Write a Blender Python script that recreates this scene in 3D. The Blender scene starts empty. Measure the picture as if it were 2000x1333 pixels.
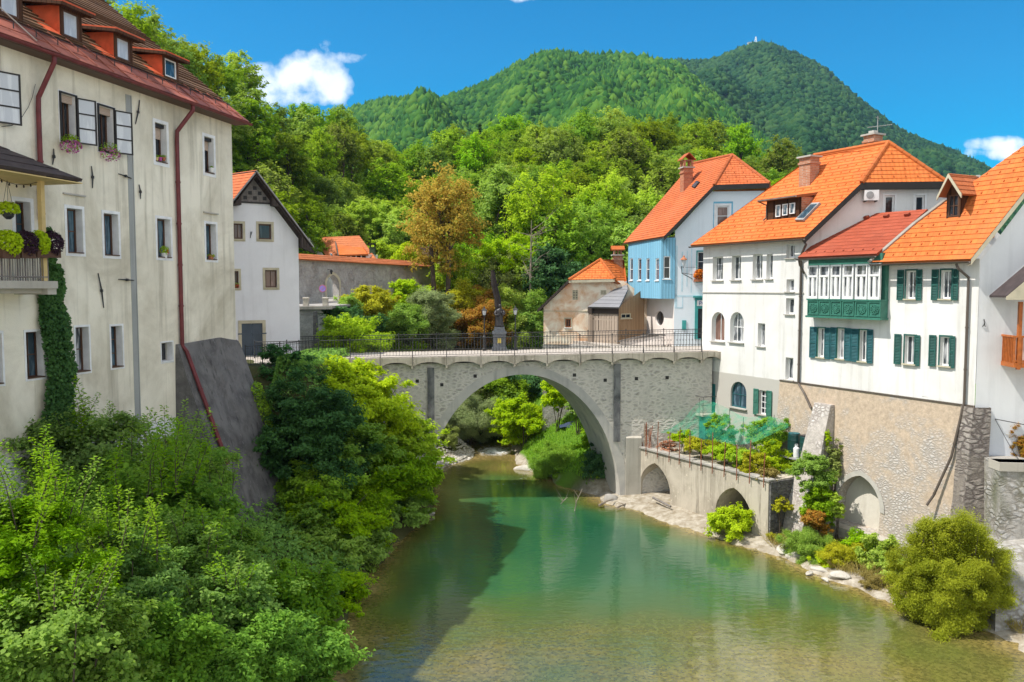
import bpy, bmesh, math, random
import numpy as np
from mathutils import Vector, Matrix
from mathutils.geometry import tessellate_polygon

scene = bpy.context.scene
COL = scene.collection

# ------------------------------------------------------------------ camera
CAM_Z = 11.5
FOCAL = 1600.0                      # focal length in photo pixels (photo 2000 wide)
TILT = math.atan((666.5 - 563.0) / FOCAL)
cam_data = bpy.data.cameras.new('camera')
cam_data.sensor_width = 36.0
cam_data.lens = FOCAL / 2000.0 * 36.0
cam_data.clip_start = 0.1
cam_data.clip_end = 6000.0
cam = bpy.data.objects.new('camera', cam_data)
COL.objects.link(cam)
cam.location = (0, 0, CAM_Z)
cam.rotation_euler = (math.pi / 2 - TILT, 0, 0)
scene.camera = cam

# ------------------------------------------------------------------ exposure
scene.view_settings.view_transform = 'Standard'
scene.view_settings.look = 'None'
scene.view_settings.exposure = 0.95
scene.view_settings.gamma = 1.0
scene.cycles.max_bounces = 7
scene.cycles.diffuse_bounces = 3
scene.cycles.glossy_bounces = 3
scene.cycles.transmission_bounces = 3
scene.cycles.transparent_max_bounces = 12
scene.cycles.volume_bounces = 0
scene.cycles.use_denoising = True
scene.cycles.sample_clamp_indirect = 6.0

# ------------------------------------------------------------------ sun
SUN_TRAVEL = Vector((1.0, 0.19, -1.55)).normalized()
sun_data = bpy.data.lights.new('sun', 'SUN')
sun_data.energy = 3.15
sun_data.angle = math.radians(0.5)
sun_data.color = (1.0, 0.945, 0.86)
sun = bpy.data.objects.new('sun', sun_data)
COL.objects.link(sun)
sun.rotation_euler = (-SUN_TRAVEL).to_track_quat('Z', 'Y').to_euler()
sun.location = (-40, 0, 60)
SUN_EL = math.asin(-SUN_TRAVEL.z)
SUN_AZ = math.atan2(-SUN_TRAVEL.x, -SUN_TRAVEL.y)       # from +Y, clockwise

# ------------------------------------------------------------------ sky with fair-weather clouds
world = bpy.data.worlds.new('World')
scene.world = world
world.use_nodes = True
wn, wl = world.node_tree.nodes, world.node_tree.links
wn.clear()


def wnode(t, **kw):
    n = wn.new(t)
    for k, v in kw.items():
        setattr(n, k, v)
    return n


def wmath(op, a, b=None, c=None, clamp=False):
    n = wnode('ShaderNodeMath', operation=op, use_clamp=clamp)
    for i, v in enumerate((a, b, c)):
        if v is None:
            continue
        if isinstance(v, (int, float)):
            n.inputs[i].default_value = v
        else:
            wl.new(v, n.inputs[i])
    return n.outputs[0]


sky = wnode('ShaderNodeTexSky', sky_type='NISHITA')
sky.sun_disc = False
sky.sun_elevation = SUN_EL
sky.sun_rotation = SUN_AZ
sky.altitude = 350
sky.air_density = 1.0
sky.dust_density = 0.4
sky.ozone_density = 2.2
hs = wnode('ShaderNodeHueSaturation')
hs.inputs['Hue'].default_value = 0.492
hs.inputs['Saturation'].default_value = 2.05
hs.inputs['Value'].default_value = 0.70
wl.new(sky.outputs[0], hs.inputs['Color'])
tc = wnode('ShaderNodeTexCoord')
sep = wnode('ShaderNodeSeparateXYZ')
wl.new(tc.outputs['Generated'], sep.inputs[0])
ysafe = wmath('MAXIMUM', sep.outputs['Y'], 0.05)
cu = wmath('DIVIDE', sep.outputs['X'], ysafe)
cv = wmath('DIVIDE', sep.outputs['Z'], ysafe)
cmb = wnode('ShaderNodeCombineXYZ')
wl.new(cu, cmb.inputs[0]); wl.new(cv, cmb.inputs[1])
cn = wnode('ShaderNodeTexNoise'); cn.inputs['Scale'].default_value = 26.0; cn.inputs['Detail'].default_value = 7.0
cn.inputs['Roughness'].default_value = 0.58
wl.new(cmb.outputs[0], cn.inputs['Vector'])
cn2 = wnode('ShaderNodeTexNoise'); cn2.inputs['Scale'].default_value = 11.0; cn2.inputs['Detail'].default_value = 3.0
wl.new(cmb.outputs[0], cn2.inputs['Vector'])
# cloud lobes: bearing, elevation (tangents), half width, half height, strength
lobes = [(a_, e_ - (0.007 if a_ < -0.2 else 0), b_, c_, d_) for a_, e_, b_, c_, d_ in [(-0.300, 0.250, 0.036, 0.027, 1.0), (-0.262, 0.258, 0.042, 0.027, 1.05), (-0.225, 0.264, 0.026, 0.028, 1.05),
         (-0.212, 0.247, 0.022, 0.020, 1.0), (-0.255, 0.234, 0.040, 0.013, 0.9), (-0.300, 0.236, 0.05, 0.014, 0.8),
         (-0.205, 0.283, 0.034, 0.008, 0.45), (-0.222, 0.293, 0.008, 0.018, 0.40),
         (0.010, 0.349, 0.028, 0.010, 0.85), (0.590, 0.172, 0.034, 0.010, 0.9), (0.645, 0.164, 0.06, 0.011, 0.9),
         (0.600, 0.162, 0.045, 0.008, 0.75)]]
mask = None
for (a, e, ra, re, st) in lobes:
    dx = wmath('DIVIDE', wmath('SUBTRACT', cu, a), ra)
    dy = wmath('DIVIDE', wmath('SUBTRACT', cv, e), re)
    d2 = wmath('ADD', wmath('MULTIPLY', dx, dx), wmath('MULTIPLY', dy, dy))
    m = wmath('MULTIPLY', wmath('SUBTRACT', 1.12, d2), st)
    mask = m if mask is None else wmath('MAXIMUM', mask, m)
mk = wmath('ADD', wmath('MAXIMUM', mask, -1.5), wmath('MULTIPLY', wmath('SUBTRACT', cn.outputs[0], 0.5), 3.9))
mk = wmath('MULTIPLY', mk, 0.80, clamp=True)
mk = wmath('MULTIPLY', wmath('SMOOTH_MIN', mk, 1.0, 0.3), 0.96, clamp=True)
shade = wnode('ShaderNodeMapRange')
shade.inputs['From Min'].default_value = 0.3; shade.inputs['From Max'].default_value = 0.62
shade.inputs['To Min'].default_value = 0.0; shade.inputs['To Max'].default_value = 1.0
wl.new(cn2.outputs[0], shade.inputs['Value'])
ccol = wnode('ShaderNodeMix', data_type='RGBA')
ccol.inputs['A'].default_value = (4.6, 5.1, 5.9, 1)
ccol.inputs['B'].default_value = (6.6, 6.7, 6.8, 1)
wl.new(shade.outputs[0], ccol.inputs['Factor'])
cmix = wnode('ShaderNodeMix', data_type='RGBA')
wl.new(mk, cmix.inputs['Factor'])
wl.new(hs.outputs[0], cmix.inputs['A'])
wl.new(ccol.outputs['Result'], cmix.inputs['B'])
# unseen broken cloud added behind the camera and overhead, to brighten the fill light
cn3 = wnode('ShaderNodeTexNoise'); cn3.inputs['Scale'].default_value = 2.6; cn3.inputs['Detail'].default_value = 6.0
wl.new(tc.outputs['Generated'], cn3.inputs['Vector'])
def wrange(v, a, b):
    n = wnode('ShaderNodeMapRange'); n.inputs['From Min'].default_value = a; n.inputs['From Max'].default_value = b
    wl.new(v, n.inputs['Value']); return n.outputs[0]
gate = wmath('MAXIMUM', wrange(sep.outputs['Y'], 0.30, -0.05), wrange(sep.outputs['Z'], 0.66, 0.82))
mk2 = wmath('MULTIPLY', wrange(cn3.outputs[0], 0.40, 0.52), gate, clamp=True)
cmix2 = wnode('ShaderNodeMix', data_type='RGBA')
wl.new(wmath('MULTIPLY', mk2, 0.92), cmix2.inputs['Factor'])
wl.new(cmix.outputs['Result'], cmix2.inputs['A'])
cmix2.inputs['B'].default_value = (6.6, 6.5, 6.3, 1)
bg = wnode('ShaderNodeBackground')
bg.inputs['Strength'].default_value = 0.115
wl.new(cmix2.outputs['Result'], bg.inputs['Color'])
wo = wnode('ShaderNodeOutputWorld')
wl.new(bg.outputs[0], wo.inputs['Surface'])

# ------------------------------------------------------------------ geometry helpers
SIN_T, COS_T = math.sin(TILT), math.cos(TILT)
ORIGIN = {}          # object name -> world origin of its tree


def V(*a):
    return Vector(a)


def ray(px, py):
    x = (px - 1000.0) / FOCAL
    y = (666.5 - py) / FOCAL
    return Vector((x, COS_T + y * SIN_T, -SIN_T + y * COS_T))


def at_y(px, py, Y):
    d = ray(px, py); t = Y / d.y
    return Vector((d.x * t, Y, CAM_Z + d.z * t))


def at_z(px, py, Z):
    d = ray(px, py); t = (Z - CAM_Z) / d.z
    return Vector((d.x * t, d.y * t, Z))


def on_plane(px, py, p, n):
    d = ray(px, py)
    c = Vector((0, 0, CAM_Z))
    t = (Vector(p) - c).dot(n) / d.dot(n)
    return c + d * t


class Fac:
    """A vertical wall plane: origin (x, y), direction along the wall, outward normal."""
    def __init__(s, x, y, dx, dy, flip=False):
        s.o = Vector((x, y, 0)); s.d = Vector((dx, dy, 0)).normalized()
        s.n = Vector((s.d.y, -s.d.x, 0))
        if flip:
            s.n = -s.n

    def uz(s, px, py, off=0.0):
        q = on_plane(px, py, s.o + s.n * off, s.n)
        return (q - s.o).dot(s.d), q.z

    def rect(s, x0, y0, x1, y1):
        xm, ym = (x0 + x1) / 2, (y0 + y1) / 2
        u0, u1 = s.uz(x0, ym)[0], s.uz(x1, ym)[0]
        z0, z1 = s.uz(xm, y1)[1], s.uz(xm, y0)[1]
        return min(u0, u1), max(u0, u1), min(z0, z1), max(z0, z1)

    def P(s, u, z, off=0.0):
        q = s.o + s.d * u + s.n * off
        return Vector((q.x, q.y, z))


class MB:
    """Collects faces; build() links them as one mesh object."""
    def __init__(s):
        s.v, s.f, s.uv = [], [], {}

    def poly(s, pts, uv=None):
        i = len(s.v)
        s.v.extend([tuple(p) for p in pts])
        s.f.append(tuple(range(i, i + len(pts))))
        if uv:
            s.uv[len(s.f) - 1] = uv

    def box(s, c, sx, sy, sz, ax=None, ay=None, az=None):
        ax = Vector(ax).normalized() if ax else Vector((1, 0, 0))
        az = Vector(az).normalized() if az else Vector((0, 0, 1))
        ay = Vector(ay).normalized() if ay else az.cross(ax).normalized()
        c = Vector(c); i = len(s.v)
        for k in range(8):
            q = c + ax * (sx / 2 * (1 if k & 1 else -1)) + ay * (sy / 2 * (1 if k & 2 else -1)) + az * (sz / 2 * (1 if k & 4 else -1))
            s.v.append(tuple(q))
        for f in ((0, 2, 3, 1), (4, 5, 7, 6), (0, 1, 5, 4), (2, 6, 7, 3), (0, 4, 6, 2), (1, 3, 7, 5)):
            s.f.append(tuple(i + j for j in f))

    def fbox(s, fac, u0, u1, z0, z1, o0, o1):
        """box on a facade between u, z and outward offsets"""
        i = len(s.v)
        for z in (z0, z1):
            for (u, o) in ((u0, o0), (u1, o0), (u1, o1), (u0, o1)):
                s.v.append(tuple(fac.P(u, z, o)))
        for f in ((3, 2, 1, 0), (4, 5, 6, 7), (0, 1, 5, 4), (1, 2, 6, 5), (2, 3, 7, 6), (3, 0, 4, 7)):
            s.f.append(tuple(i + j for j in f))

    def tube(s, pts, r, n=6, caps=True, closed=False):
        pts = [Vector(p) for p in pts]
        rs = r if isinstance(r, (list, tuple)) else [r] * len(pts)
        i0 = len(s.v); m = len(pts)
        up = Vector((0, 0, 1))
        ref = None
        for k, p in enumerate(pts):
            a = pts[max(k - 1, 0)]; b = pts[min(k + 1, m - 1)]
            t = (b - a)
            t = t.normalized() if t.length > 1e-9 else Vector((0, 0, 1))
            if ref is None:
                ref = t.cross(up) if abs(t.z) < 0.95 else t.cross(Vector((1, 0, 0)))
            ref = (ref - t * ref.dot(t))
            ref = ref.normalized() if ref.length > 1e-6 else t.orthogonal().normalized()
            bi = t.cross(ref)
            for j in range(n):
                an = 2 * math.pi * j / n
                s.v.append(tuple(p + (ref * math.cos(an) + bi * math.sin(an)) * rs[k]))
        for k in range(m - 1):
            for j in range(n):
                a = i0 + k * n + j; b = i0 + k * n + (j + 1) % n
                s.f.append((a, b, b + n, a + n))
        if caps:
            s.f.append(tuple(i0 + j for j in reversed(range(n))))
            s.f.append(tuple(i0 + (m - 1) * n + j for j in range(n)))

    def rings(s, rings, caps=True):
        i0 = len(s.v); n = len(rings[0])
        for r in rings:
            s.v.extend([tuple(p) for p in r])
        for k in range(len(rings) - 1):
            for j in range(n):
                a = i0 + k * n + j; b = i0 + k * n + (j + 1) % n
                s.f.append((a, b, b + n, a + n))
        if caps:
            s.f.append(tuple(i0 + j for j in reversed(range(n))))
            s.f.append(tuple(i0 + (len(rings) - 1) * n + j for j in range(n)))

    def lathe(s, c, prof, n=12, sx=1.0, sy=1.0):
        c = Vector(c)
        s.rings([[c + Vector((r * sx * math.cos(2 * math.pi * j / n), r * sy * math.sin(2 * math.pi * j / n), z)) for j in range(n)] for (r, z) in prof])

    def prism(s, poly, vec):
        poly = [Vector(p) for p in poly]; vec = Vector(vec); n = len(poly)
        i = len(s.v)
        s.v.extend([tuple(p) for p in poly] + [tuple(p + vec) for p in poly])
        s.f.append(tuple(i + j for j in range(n)))
        s.f.append(tuple(i + n + j for j in reversed(range(n))))
        for j in range(n):
            k = (j + 1) % n
            s.f.append((i + j, i + n + j, i + n + k, i + k))

    def tess(s, to3d, outer, holes=(), rev=False):
        """flat polygon with holes in 2-D, mapped by to3d(u, z)"""
        loops = [[Vector((a, b, 0)) for a, b in outer]] + [[Vector((a, b, 0)) for a, b in h] for h in holes]
        tris = tessellate_polygon(loops)
        flat = [q for l in loops for q in l]
        i = len(s.v)
        s.v.extend([tuple(to3d(q.x, q.y)) for q in flat])
        for t in tris:
            s.f.append(tuple(i + k for k in (reversed(t) if rev else t)))

    def add(s, other):
        i = len(s.v)
        s.v.extend(other.v)
        s.f.extend([tuple(i + j for j in f) for f in other.f])

    def build(s, name, mat, parent=None, origin=None, smooth=False):
        if parent is not None:
            org = ORIGIN[parent.name]
        elif origin is not None:
            org = Vector(origin)
        else:
            a = np.array(s.v)
            org = Vector(((a[:, 0].min() + a[:, 0].max()) / 2, (a[:, 1].min() + a[:, 1].max()) / 2, a[:, 2].min()))
        me = bpy.data.meshes.new(name)
        me.from_pydata([(x - org.x, y - org.y, z - org.z) for x, y, z in s.v], [], s.f)
        if s.uv:
            ul = me.uv_layers.new(name='UVMap')
            for fi, uvs in s.uv.items():
                p = me.polygons[fi]
                for k, li in enumerate(p.loop_indices):
                    ul.data[li].uv = uvs[k]
        me.materials.append(mat)
        if smooth:
            me.polygons.foreach_set('use_smooth', [True] * len(me.polygons))
        me.update()
        return link(name, me, parent, org)


def link(name, me, parent, org):
    o = bpy.data.objects.new(name, me)
    COL.objects.link(o)
    ORIGIN[o.name] = org
    if parent is not None:
        o.parent = parent
    else:
        o.location = org
    return o


def thing(name, label, cat, loc, group=None):
    o = bpy.data.objects.new(name, None)
    COL.objects.link(o)
    o.empty_display_size = 0.3
    o.location = loc
    ORIGIN[o.name] = Vector(loc)
    return tag(o, label, cat, group)


def tag(o, label, cat, group=None):
    o['label'] = label; o['category'] = cat
    if group:
        o['group'] = group
    return o


def structure(o):
    o['kind'] = 'structure'
    return o


def stuff(o, label, cat):
    o['kind'] = 'stuff'; o['label'] = label; o['category'] = cat
    return o


def copy_tree(root, loc, rz=0.0, sc=(1, 1, 1), label=None):
    r = root.copy(); COL.objects.link(r)
    r.location = loc; r.rotation_euler = (0, 0, rz); r.scale = sc
    ORIGIN[r.name] = Vector(loc)
    if label:
        r['label'] = label
    for ch in root.children:
        c = ch.copy(); COL.objects.link(c); c.parent = r
        for g in ch.children:
            d = g.copy(); COL.objects.link(d); d.parent = c
    return r


def np_mesh(name, verts, faces, mat, parent=None, origin=(0, 0, 0), smooth=False):
    """fast mesh from arrays: verts (n,3), faces (m,k)"""
    org = ORIGIN[parent.name] if parent is not None else Vector(origin)
    verts = np.asarray(verts, dtype=np.float32) - np.array(org, dtype=np.float32)
    faces = np.asarray(faces, dtype=np.int32)
    me = bpy.data.meshes.new(name)
    me.vertices.add(len(verts)); me.vertices.foreach_set('co', verts.ravel())
    k = faces.shape[1]
    me.loops.add(faces.size); me.loops.foreach_set('vertex_index', faces.ravel())
    me.polygons.add(len(faces))
    me.polygons.foreach_set('loop_start', np.arange(0, faces.size, k, dtype=np.int32))
    me.polygons.foreach_set('loop_total', np.full(len(faces), k, dtype=np.int32))
    if smooth:
        me.polygons.foreach_set('use_smooth', np.ones(len(faces), dtype=bool))
    me.materials.append(mat)
    me.update(calc_edges=True)
    return link(name, me, parent, org)


def arch_poly(u0, u1, z0, z1, spring=None, n=14, pointed=0.0):
    """opening outline with an arched head, counter-clockwise"""
    uc, a = (u0 + u1) / 2, (u1 - u0) / 2
    zs = spring if spring is not None else z1 - a
    pts = [(u0, z0), (u1, z0)]
    for k in range(n + 1):
        t = math.pi * k / n
        c, si = math.cos(t), math.sin(t)
        zz = zs + (z1 - zs) * (si * (1 - pointed) + (1 - abs(c)) * pointed)
        pts.append((uc + a * c, zz))
    return pts


def rect_poly(u0, u1, z0, z1):
    return [(u0, z0), (u1, z0), (u1, z1), (u0, z1)]


def inset_poly(poly, w):
    us = [p[0] for p in poly]; zs = [p[1] for p in poly]
    uc, zc = (min(us) + max(us)) / 2, (min(zs) + max(zs)) / 2
    fu = 1 - 2 * w / (max(us) - min(us)); fz = 1 - 2 * w / (max(zs) - min(zs))
    return [(uc + (u - uc) * fu, zc + (z - zc) * fz) for u, z in poly]


def wall_mb(mb, fac, outer, holes=(), depth=0.22, off=0.0):
    mb.tess(lambda u, z: fac.P(u, z, off), outer, holes)
    for h in holes:
        for k in range(len(h)):
            a, b = h[k], h[(k + 1) % len(h)]
            mb.poly([fac.P(a[0], a[1], off), fac.P(b[0], b[1], off), fac.P(b[0], b[1], off - depth), fac.P(a[0], a[1], off - depth)])


def ring_mb(mb, fac, outer, inner, o0, o1):
    """flat frame between two outlines, extruded between outward offsets"""
    n = len(outer)
    for o in (o0, o1):
        for k in range(n):
            j = (k + 1) % n
            mb.poly([fac.P(*outer[k], o), fac.P(*outer[j], o), fac.P(*inner[j], o), fac.P(*inner[k], o)])
    for pl in (outer, inner):
        for k in range(n):
            j = (k + 1) % n
            mb.poly([fac.P(*pl[k], o0), fac.P(*pl[j], o0), fac.P(*pl[j], o1), fac.P(*pl[k], o1)])


def clip(poly, axis, val, keep_less):
    out = []
    for k in range(len(poly)):
        a, b = poly[k], poly[(k + 1) % len(poly)]
        ia = (a[axis] <= val) if keep_less else (a[axis] >= val)
        ib = (b[axis] <= val) if keep_less else (b[axis] >= val)
        if ia:
            out.append(a)
        if ia != ib:
            t = (val - a[axis]) / (b[axis] - a[axis])
            out.append((a[0] + (b[0] - a[0]) * t, a[1] + (b[1] - a[1]) * t))
    return out


def roof_slope(pts, mat, parent, course=0.22, lip=0.020, thick=0.14, guards=0, name='roof', seed=0, ragged=0.0, soffit=None):
    """tiled slope: overlapping courses as real steps, a soffit, and snow-guard tiles"""
    rg = random.Random(seed)
    pts = [Vector(p) for p in pts]
    n = Vector((0, 0, 0))
    for k in range(len(pts)):
        a, b = pts[k], pts[(k + 1) % len(pts)]
        n += a.cross(b)
    n.normalize()
    if n.z < 0:
        n = -n; pts.reverse()
    e = Vector((0, 0, 1)).cross(n).normalized()       # along the eave
    s = n.cross(e).normalized()                       # up the slope
    if s.z < 0:
        s = -s
    o = min(pts, key=lambda p: p.z)
    p2 = [((p - o).dot(e), (p - o).dot(s)) for p in pts]
    vmin, vmax = min(p[1] for p in p2), max(p[1] for p in p2)
    mb = MB()
    v = vmin; k = 0
    while v < vmax - 1e-4:
        v1 = min(v + course, vmax)
        c = clip(clip(p2, 1, v, False), 1, v1, True)
        if len(c) >= 3:
            lp = lip * (1 + ragged * rg.uniform(-1, 1))
            def q(p):
                h = lp * (1 - (p[1] - v) / course)
                return o + e * p[0] + s * p[1] + n * h
            mb.poly([q(p) for p in c], uv=[(p[0], p[1]) for p in c])
            low = [p for p in c if abs(p[1] - v) < 1e-5]
            if len(low) >= 2:
                a = min(low); b = max(low)
                mb.poly([o + e * a[0] + s * v, o + e * b[0] + s * v, q(b), q(a)], uv=[(a[0], v), (b[0], v), (b[0], v), (a[0], v)])
            if guards and k % guards == 1 and len(low) >= 2:
                u = a[0] + 0.25 + (0.26 if (k // guards) % 2 else 0)
                while u < b[0] - 0.2:
                    cc = o + e * u + s * (v + 0.10) + n * (lip + 0.01)
                    i = len(mb.f)
                    mb.box(cc, 0.045, 0.08, 0.035, ax=e, ay=s, az=n)
                    for f in range(i, i + 6):
                        mb.uv[f] = [(u, v)] * 4
                    u += 0.52
        v = v1; k += 1
    # soffit and edge
    top_mb = mb
    if soffit:
        mb = MB()
    i = len(mb.f)
    mb.poly([p - n * thick for p in reversed(pts)])
    for k in range(len(pts)):
        a, b = pts[k], pts[(k + 1) % len(pts)]
        mb.poly([a - n * thick, b - n * thick, b, a])
    for f in range(i, len(mb.f)):
        mb.uv[f] = [(0, 0)] * len(mb.f[f])
    ro = top_mb.build(name, mat, parent)
    if soffit:
        mb.build('soffit', M[soffit], ro if ro.parent and not ro.parent.parent else parent)
    return ro


def ridge_tiles(a, b, mat, parent, r=0.11, name='ridge_cap'):
    a, b = Vector(a), Vector(b)
    L = (b - a).length; n = max(2, int(L / 0.38))
    mb = MB()
    for k in range(n):
        p = a.lerp(b, k / n); q = a.lerp(b, (k + 1.08) / n)
        mb.tube([p, q], [r, r * 0.86], n=8)
    return mb.build(name, mat, parent)


# ------------------------------------------------------------------ material helpers
MATS = {}


class NT:
    def __init__(s, name):
        s.m = bpy.data.materials.new(name); s.m.use_nodes = True
        s.t = s.m.node_tree; s.t.nodes.clear()
        s.out = s.t.nodes.new('ShaderNodeOutputMaterial')

    def n(s, t, ins=None, **kw):
        nd = s.t.nodes.new(t)
        for k, v in kw.items():
            setattr(nd, k, v)
        for k, v in (ins or {}).items():
            s.set(nd, k, v)
        return nd

    def set(s, nd, k, v):
        if hasattr(v, 'is_output'):
            s.t.links.new(v, nd.inputs[k])
        else:
            nd.inputs[k].default_value = v

    def math(s, op, a, b=0.0, clamp=False):
        nd = s.n('ShaderNodeMath', {0: a, 1: b}, operation=op, use_clamp=clamp)
        return nd.outputs[0]

    def mix(s, f, a, b, mode='MIX'):
        nd = s.n('ShaderNodeMix', data_type='RGBA', blend_type=mode)
        s.set(nd, 'Factor', f); s.set(nd, 'A', c4(a)); s.set(nd, 'B', c4(b))
        return nd.outputs['Result']

    def ramp(s, fac, stops, interp='LINEAR'):
        nd = s.n('ShaderNodeValToRGB', {'Fac': fac})
        cr = nd.color_ramp; cr.interpolation = interp
        while len(cr.elements) > 1:
            cr.elements.remove(cr.elements[0])
        cr.elements[0].position = stops[0][0]; cr.elements[0].color = c4(stops[0][1])
        for p, c in stops[1:]:
            el = cr.elements.new(p); el.color = c4(c)
        return nd.outputs[0]

    def noise(s, vec, scale, detail=4, rough=0.55, dist=0.0):
        nd = s.n('ShaderNodeTexNoise', {'Scale': scale, 'Detail': detail, 'Roughness': rough, 'Distortion': dist})
        if vec is not None:
            s.t.links.new(vec, nd.inputs['Vector'])
        return nd.outputs[0]

    def rng(s, v, a, b, c=0.0, d=1.0):
        nd = s.n('ShaderNodeMapRange', {'Value': v, 'From Min': a, 'From Max': b, 'To Min': c, 'To Max': d})
        return nd.outputs[0]

    def pos(s):
        return s.n('ShaderNodeNewGeometry').outputs['Position']

    def scaled(s, vec, sc):
        return s.n('ShaderNodeMapping', {'Vector': vec, 'Scale': sc}).outputs[0]

    def bsdf(s, col, rough=0.8, spec=0.3, bump=None, bdist=0.02, bstr=0.5, metal=0.0):
        b = s.n('ShaderNodeBsdfPrincipled')
        s.set(b, 'Base Color', c4(col)); s.set(b, 'Roughness', rough); s.set(b, 'Specular IOR Level', spec); s.set(b, 'Metallic', metal)
        if bump is not None:
            bp = s.n('ShaderNodeBump', {'Height': bump, 'Distance': bdist, 'Strength': bstr})
            s.t.links.new(bp.outputs[0], b.inputs['Normal'])
        s.t.links.new(b.outputs[0], s.out.inputs['Surface'])
        return b


def c4(c):
    if hasattr(c, 'is_output') or isinstance(c, (int, float)):
        return c
    return tuple(c) + (1.0,) if len(c) == 3 else tuple(c)


def mat_plain(name, col, rough=0.6, spec=0.3, metal=0.0, var=0.12, scale=3.0, bump=0.0):
    if name in MATS:
        return MATS[name]
    t = NT(name); p = t.pos()
    f = t.noise(p, scale, 5)
    c = t.mix(t.rng(f, 0.3, 0.7), tuple(x * (1 - var) for x in col), tuple(min(1, x * (1 + var)) for x in col))
    t.bsdf(c, rough, spec, t.noise(p, scale * 8, 4) if bump else None, bump or 0.01, 0.6, metal)
    MATS[name] = t.m
    return t.m


def mat_plaster(name, col, stain, amount=0.5, streak=0.5, bump=0.012, low=None, lowz=(0, 1), lowcol=(0.4, 0.4, 0.4), lown=0.3, bs=0.45, flakes=0.0):
    """rendered wall: patchy tone, vertical run-off streaks, fine grain"""
    t = NT(name); p = t.pos()
    big = t.noise(p, bs, 6, 0.62, 0.6)
    mid = t.noise(p, 2.3, 6, 0.65)
    run = t.noise(t.scaled(p, (2.6, 2.6, 0.16)), 1.0, 5, 0.6)
    f = t.math('MULTIPLY', t.rng(big, 0.42, 0.68), amount, True)
    c = t.mix(f, col, stain)
    f2 = t.math('MULTIPLY', t.rng(run, 0.52, 0.75), streak, True)
    c = t.mix(f2, c, tuple(x * 0.72 for x in stain))
    c = t.mix(t.math('MULTIPLY', t.rng(mid, 0.45, 0.75), 0.22, True), c, tuple(min(1, x * 1.12) for x in col))
    if low is not None:
        sep = t.n('ShaderNodeSeparateXYZ', {0: p})
        lf = t.rng(t.math('ADD', sep.outputs[2], t.math('MULTIPLY', t.math('SUBTRACT', mid, 0.5), lown)), lowz[0], lowz[1], 1.0, 0.0)
        c = t.mix(lf, c, lowcol)
    if flakes:
        run2 = t.noise(t.scaled(p, (4.5, 4.5, 0.3)), 1.0, 6, 0.7)
        c = t.mix(t.rng(run2, 0.56, 0.68, 0, 0.75), c, tuple(x * 0.5 for x in stain))
        fl = t.noise(t.scaled(p, (1, 1, 0.6)), 7.0, 6, 0.75)
        c = t.mix(t.math('MULTIPLY', t.rng(fl, 0.58, 0.63, 0, flakes), t.rng(big, 0.4, 0.6), True), c, tuple(min(1, x * 1.55) for x in col))
    fine = t.math('ADD', t.math('MULTIPLY', t.noise(p, 30, 3), 0.35), mid)
    t.bsdf(c, 0.92, 0.15, fine, bump, 0.55)
    return t.m


def mat_stone(name, cols, mortar, scale=3.2, flat=1.7, plaster=None, pl_amt=0.0, bump=0.05, dark=None, joint=0.075, plz=None):
    """rubble masonry: irregular stones in mortar, partly rendered over"""
    t = NT(name); p = t.pos()
    w = t.noise(p, 1.6, 3)
    wv = t.n('ShaderNodeVectorMath', {0: p}, operation='ADD')
    cm = t.n('ShaderNodeCombineXYZ', {0: t.math('MULTIPLY', w, 0.5), 1: t.math('MULTIPLY', w, 0.5), 2: t.math('MULTIPLY', w, 0.35)})
    t.t.links.new(cm.outputs[0], wv.inputs[1])
    q = t.scaled(wv.outputs[0], (1, 1, flat))
    v1 = t.n('ShaderNodeTexVoronoi', {'Vector': q, 'Scale': scale, 'Randomness': 0.9})
    v2 = t.n('ShaderNodeTexVoronoi', {'Vector': q, 'Scale': scale, 'Randomness': 0.9}, feature='DISTANCE_TO_EDGE')
    sep = t.n('ShaderNodeSeparateColor', {0: v1.outputs['Color']})
    c = t.ramp(sep.outputs[0], [(i / max(1, len(cols) - 1), x) for i, x in enumerate(cols)])
    fine = t.noise(p, 14, 5, 0.65)
    c = t.mix(t.rng(fine, 0.3, 0.8), c, tuple(min(1, x * 1.25) for x in cols[-1]))
    med = t.noise(p, 5.5, 5, 0.7)
    edge = t.rng(t.math('ADD', v2.outputs[0], t.math('ADD', t.math('MULTIPLY', t.math('SUBTRACT', fine, 0.5), 0.12), t.math('MULTIPLY', t.math('SUBTRACT', med, 0.5), 0.10))), joint * 0.1, joint)
    c = t.mix(edge, mortar, c)
    h = edge
    if plaster is not None:
        pn = t.noise(p, 0.8, 6, 0.65, 0.4)
        if plz:
            pn = t.math('ADD', pn, t.rng(t.n('ShaderNodeSeparateXYZ', {0: p}).outputs[2], plz[0], plz[1], -0.10, 0.14))
        pf = t.rng(pn, 0.57 - pl_amt * 0.4, 0.75 - pl_amt * 0.4)
        pc = t.mix(t.rng(med, 0.35, 0.7), tuple(x * 0.78 for x in plaster), tuple(min(1, x * 1.15) for x in plaster))
        pc = t.mix(t.rng(fine, 0.55, 0.75, 0, 0.6), pc, tuple(x * 0.6 for x in plaster))
        c = t.mix(pf, c, pc)
        h = t.math('ADD', t.math('MULTIPLY', h, t.math('SUBTRACT', 1.0, pf)), t.math('MULTIPLY', med, 0.8))
    if dark is not None:
        df = t.rng(t.noise(t.scaled(p, (1.2, 1.2, 0.35)), 1.0, 5, 0.6), 0.5, 0.72, 0, 0.75)
        c = t.mix(df, c, dark)
    hh = t.math('ADD', h, t.math('MULTIPLY', fine, 0.4))
    t.bsdf(c, 0.95, 0.12, hh, bump, 0.9)
    return t.m


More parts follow.
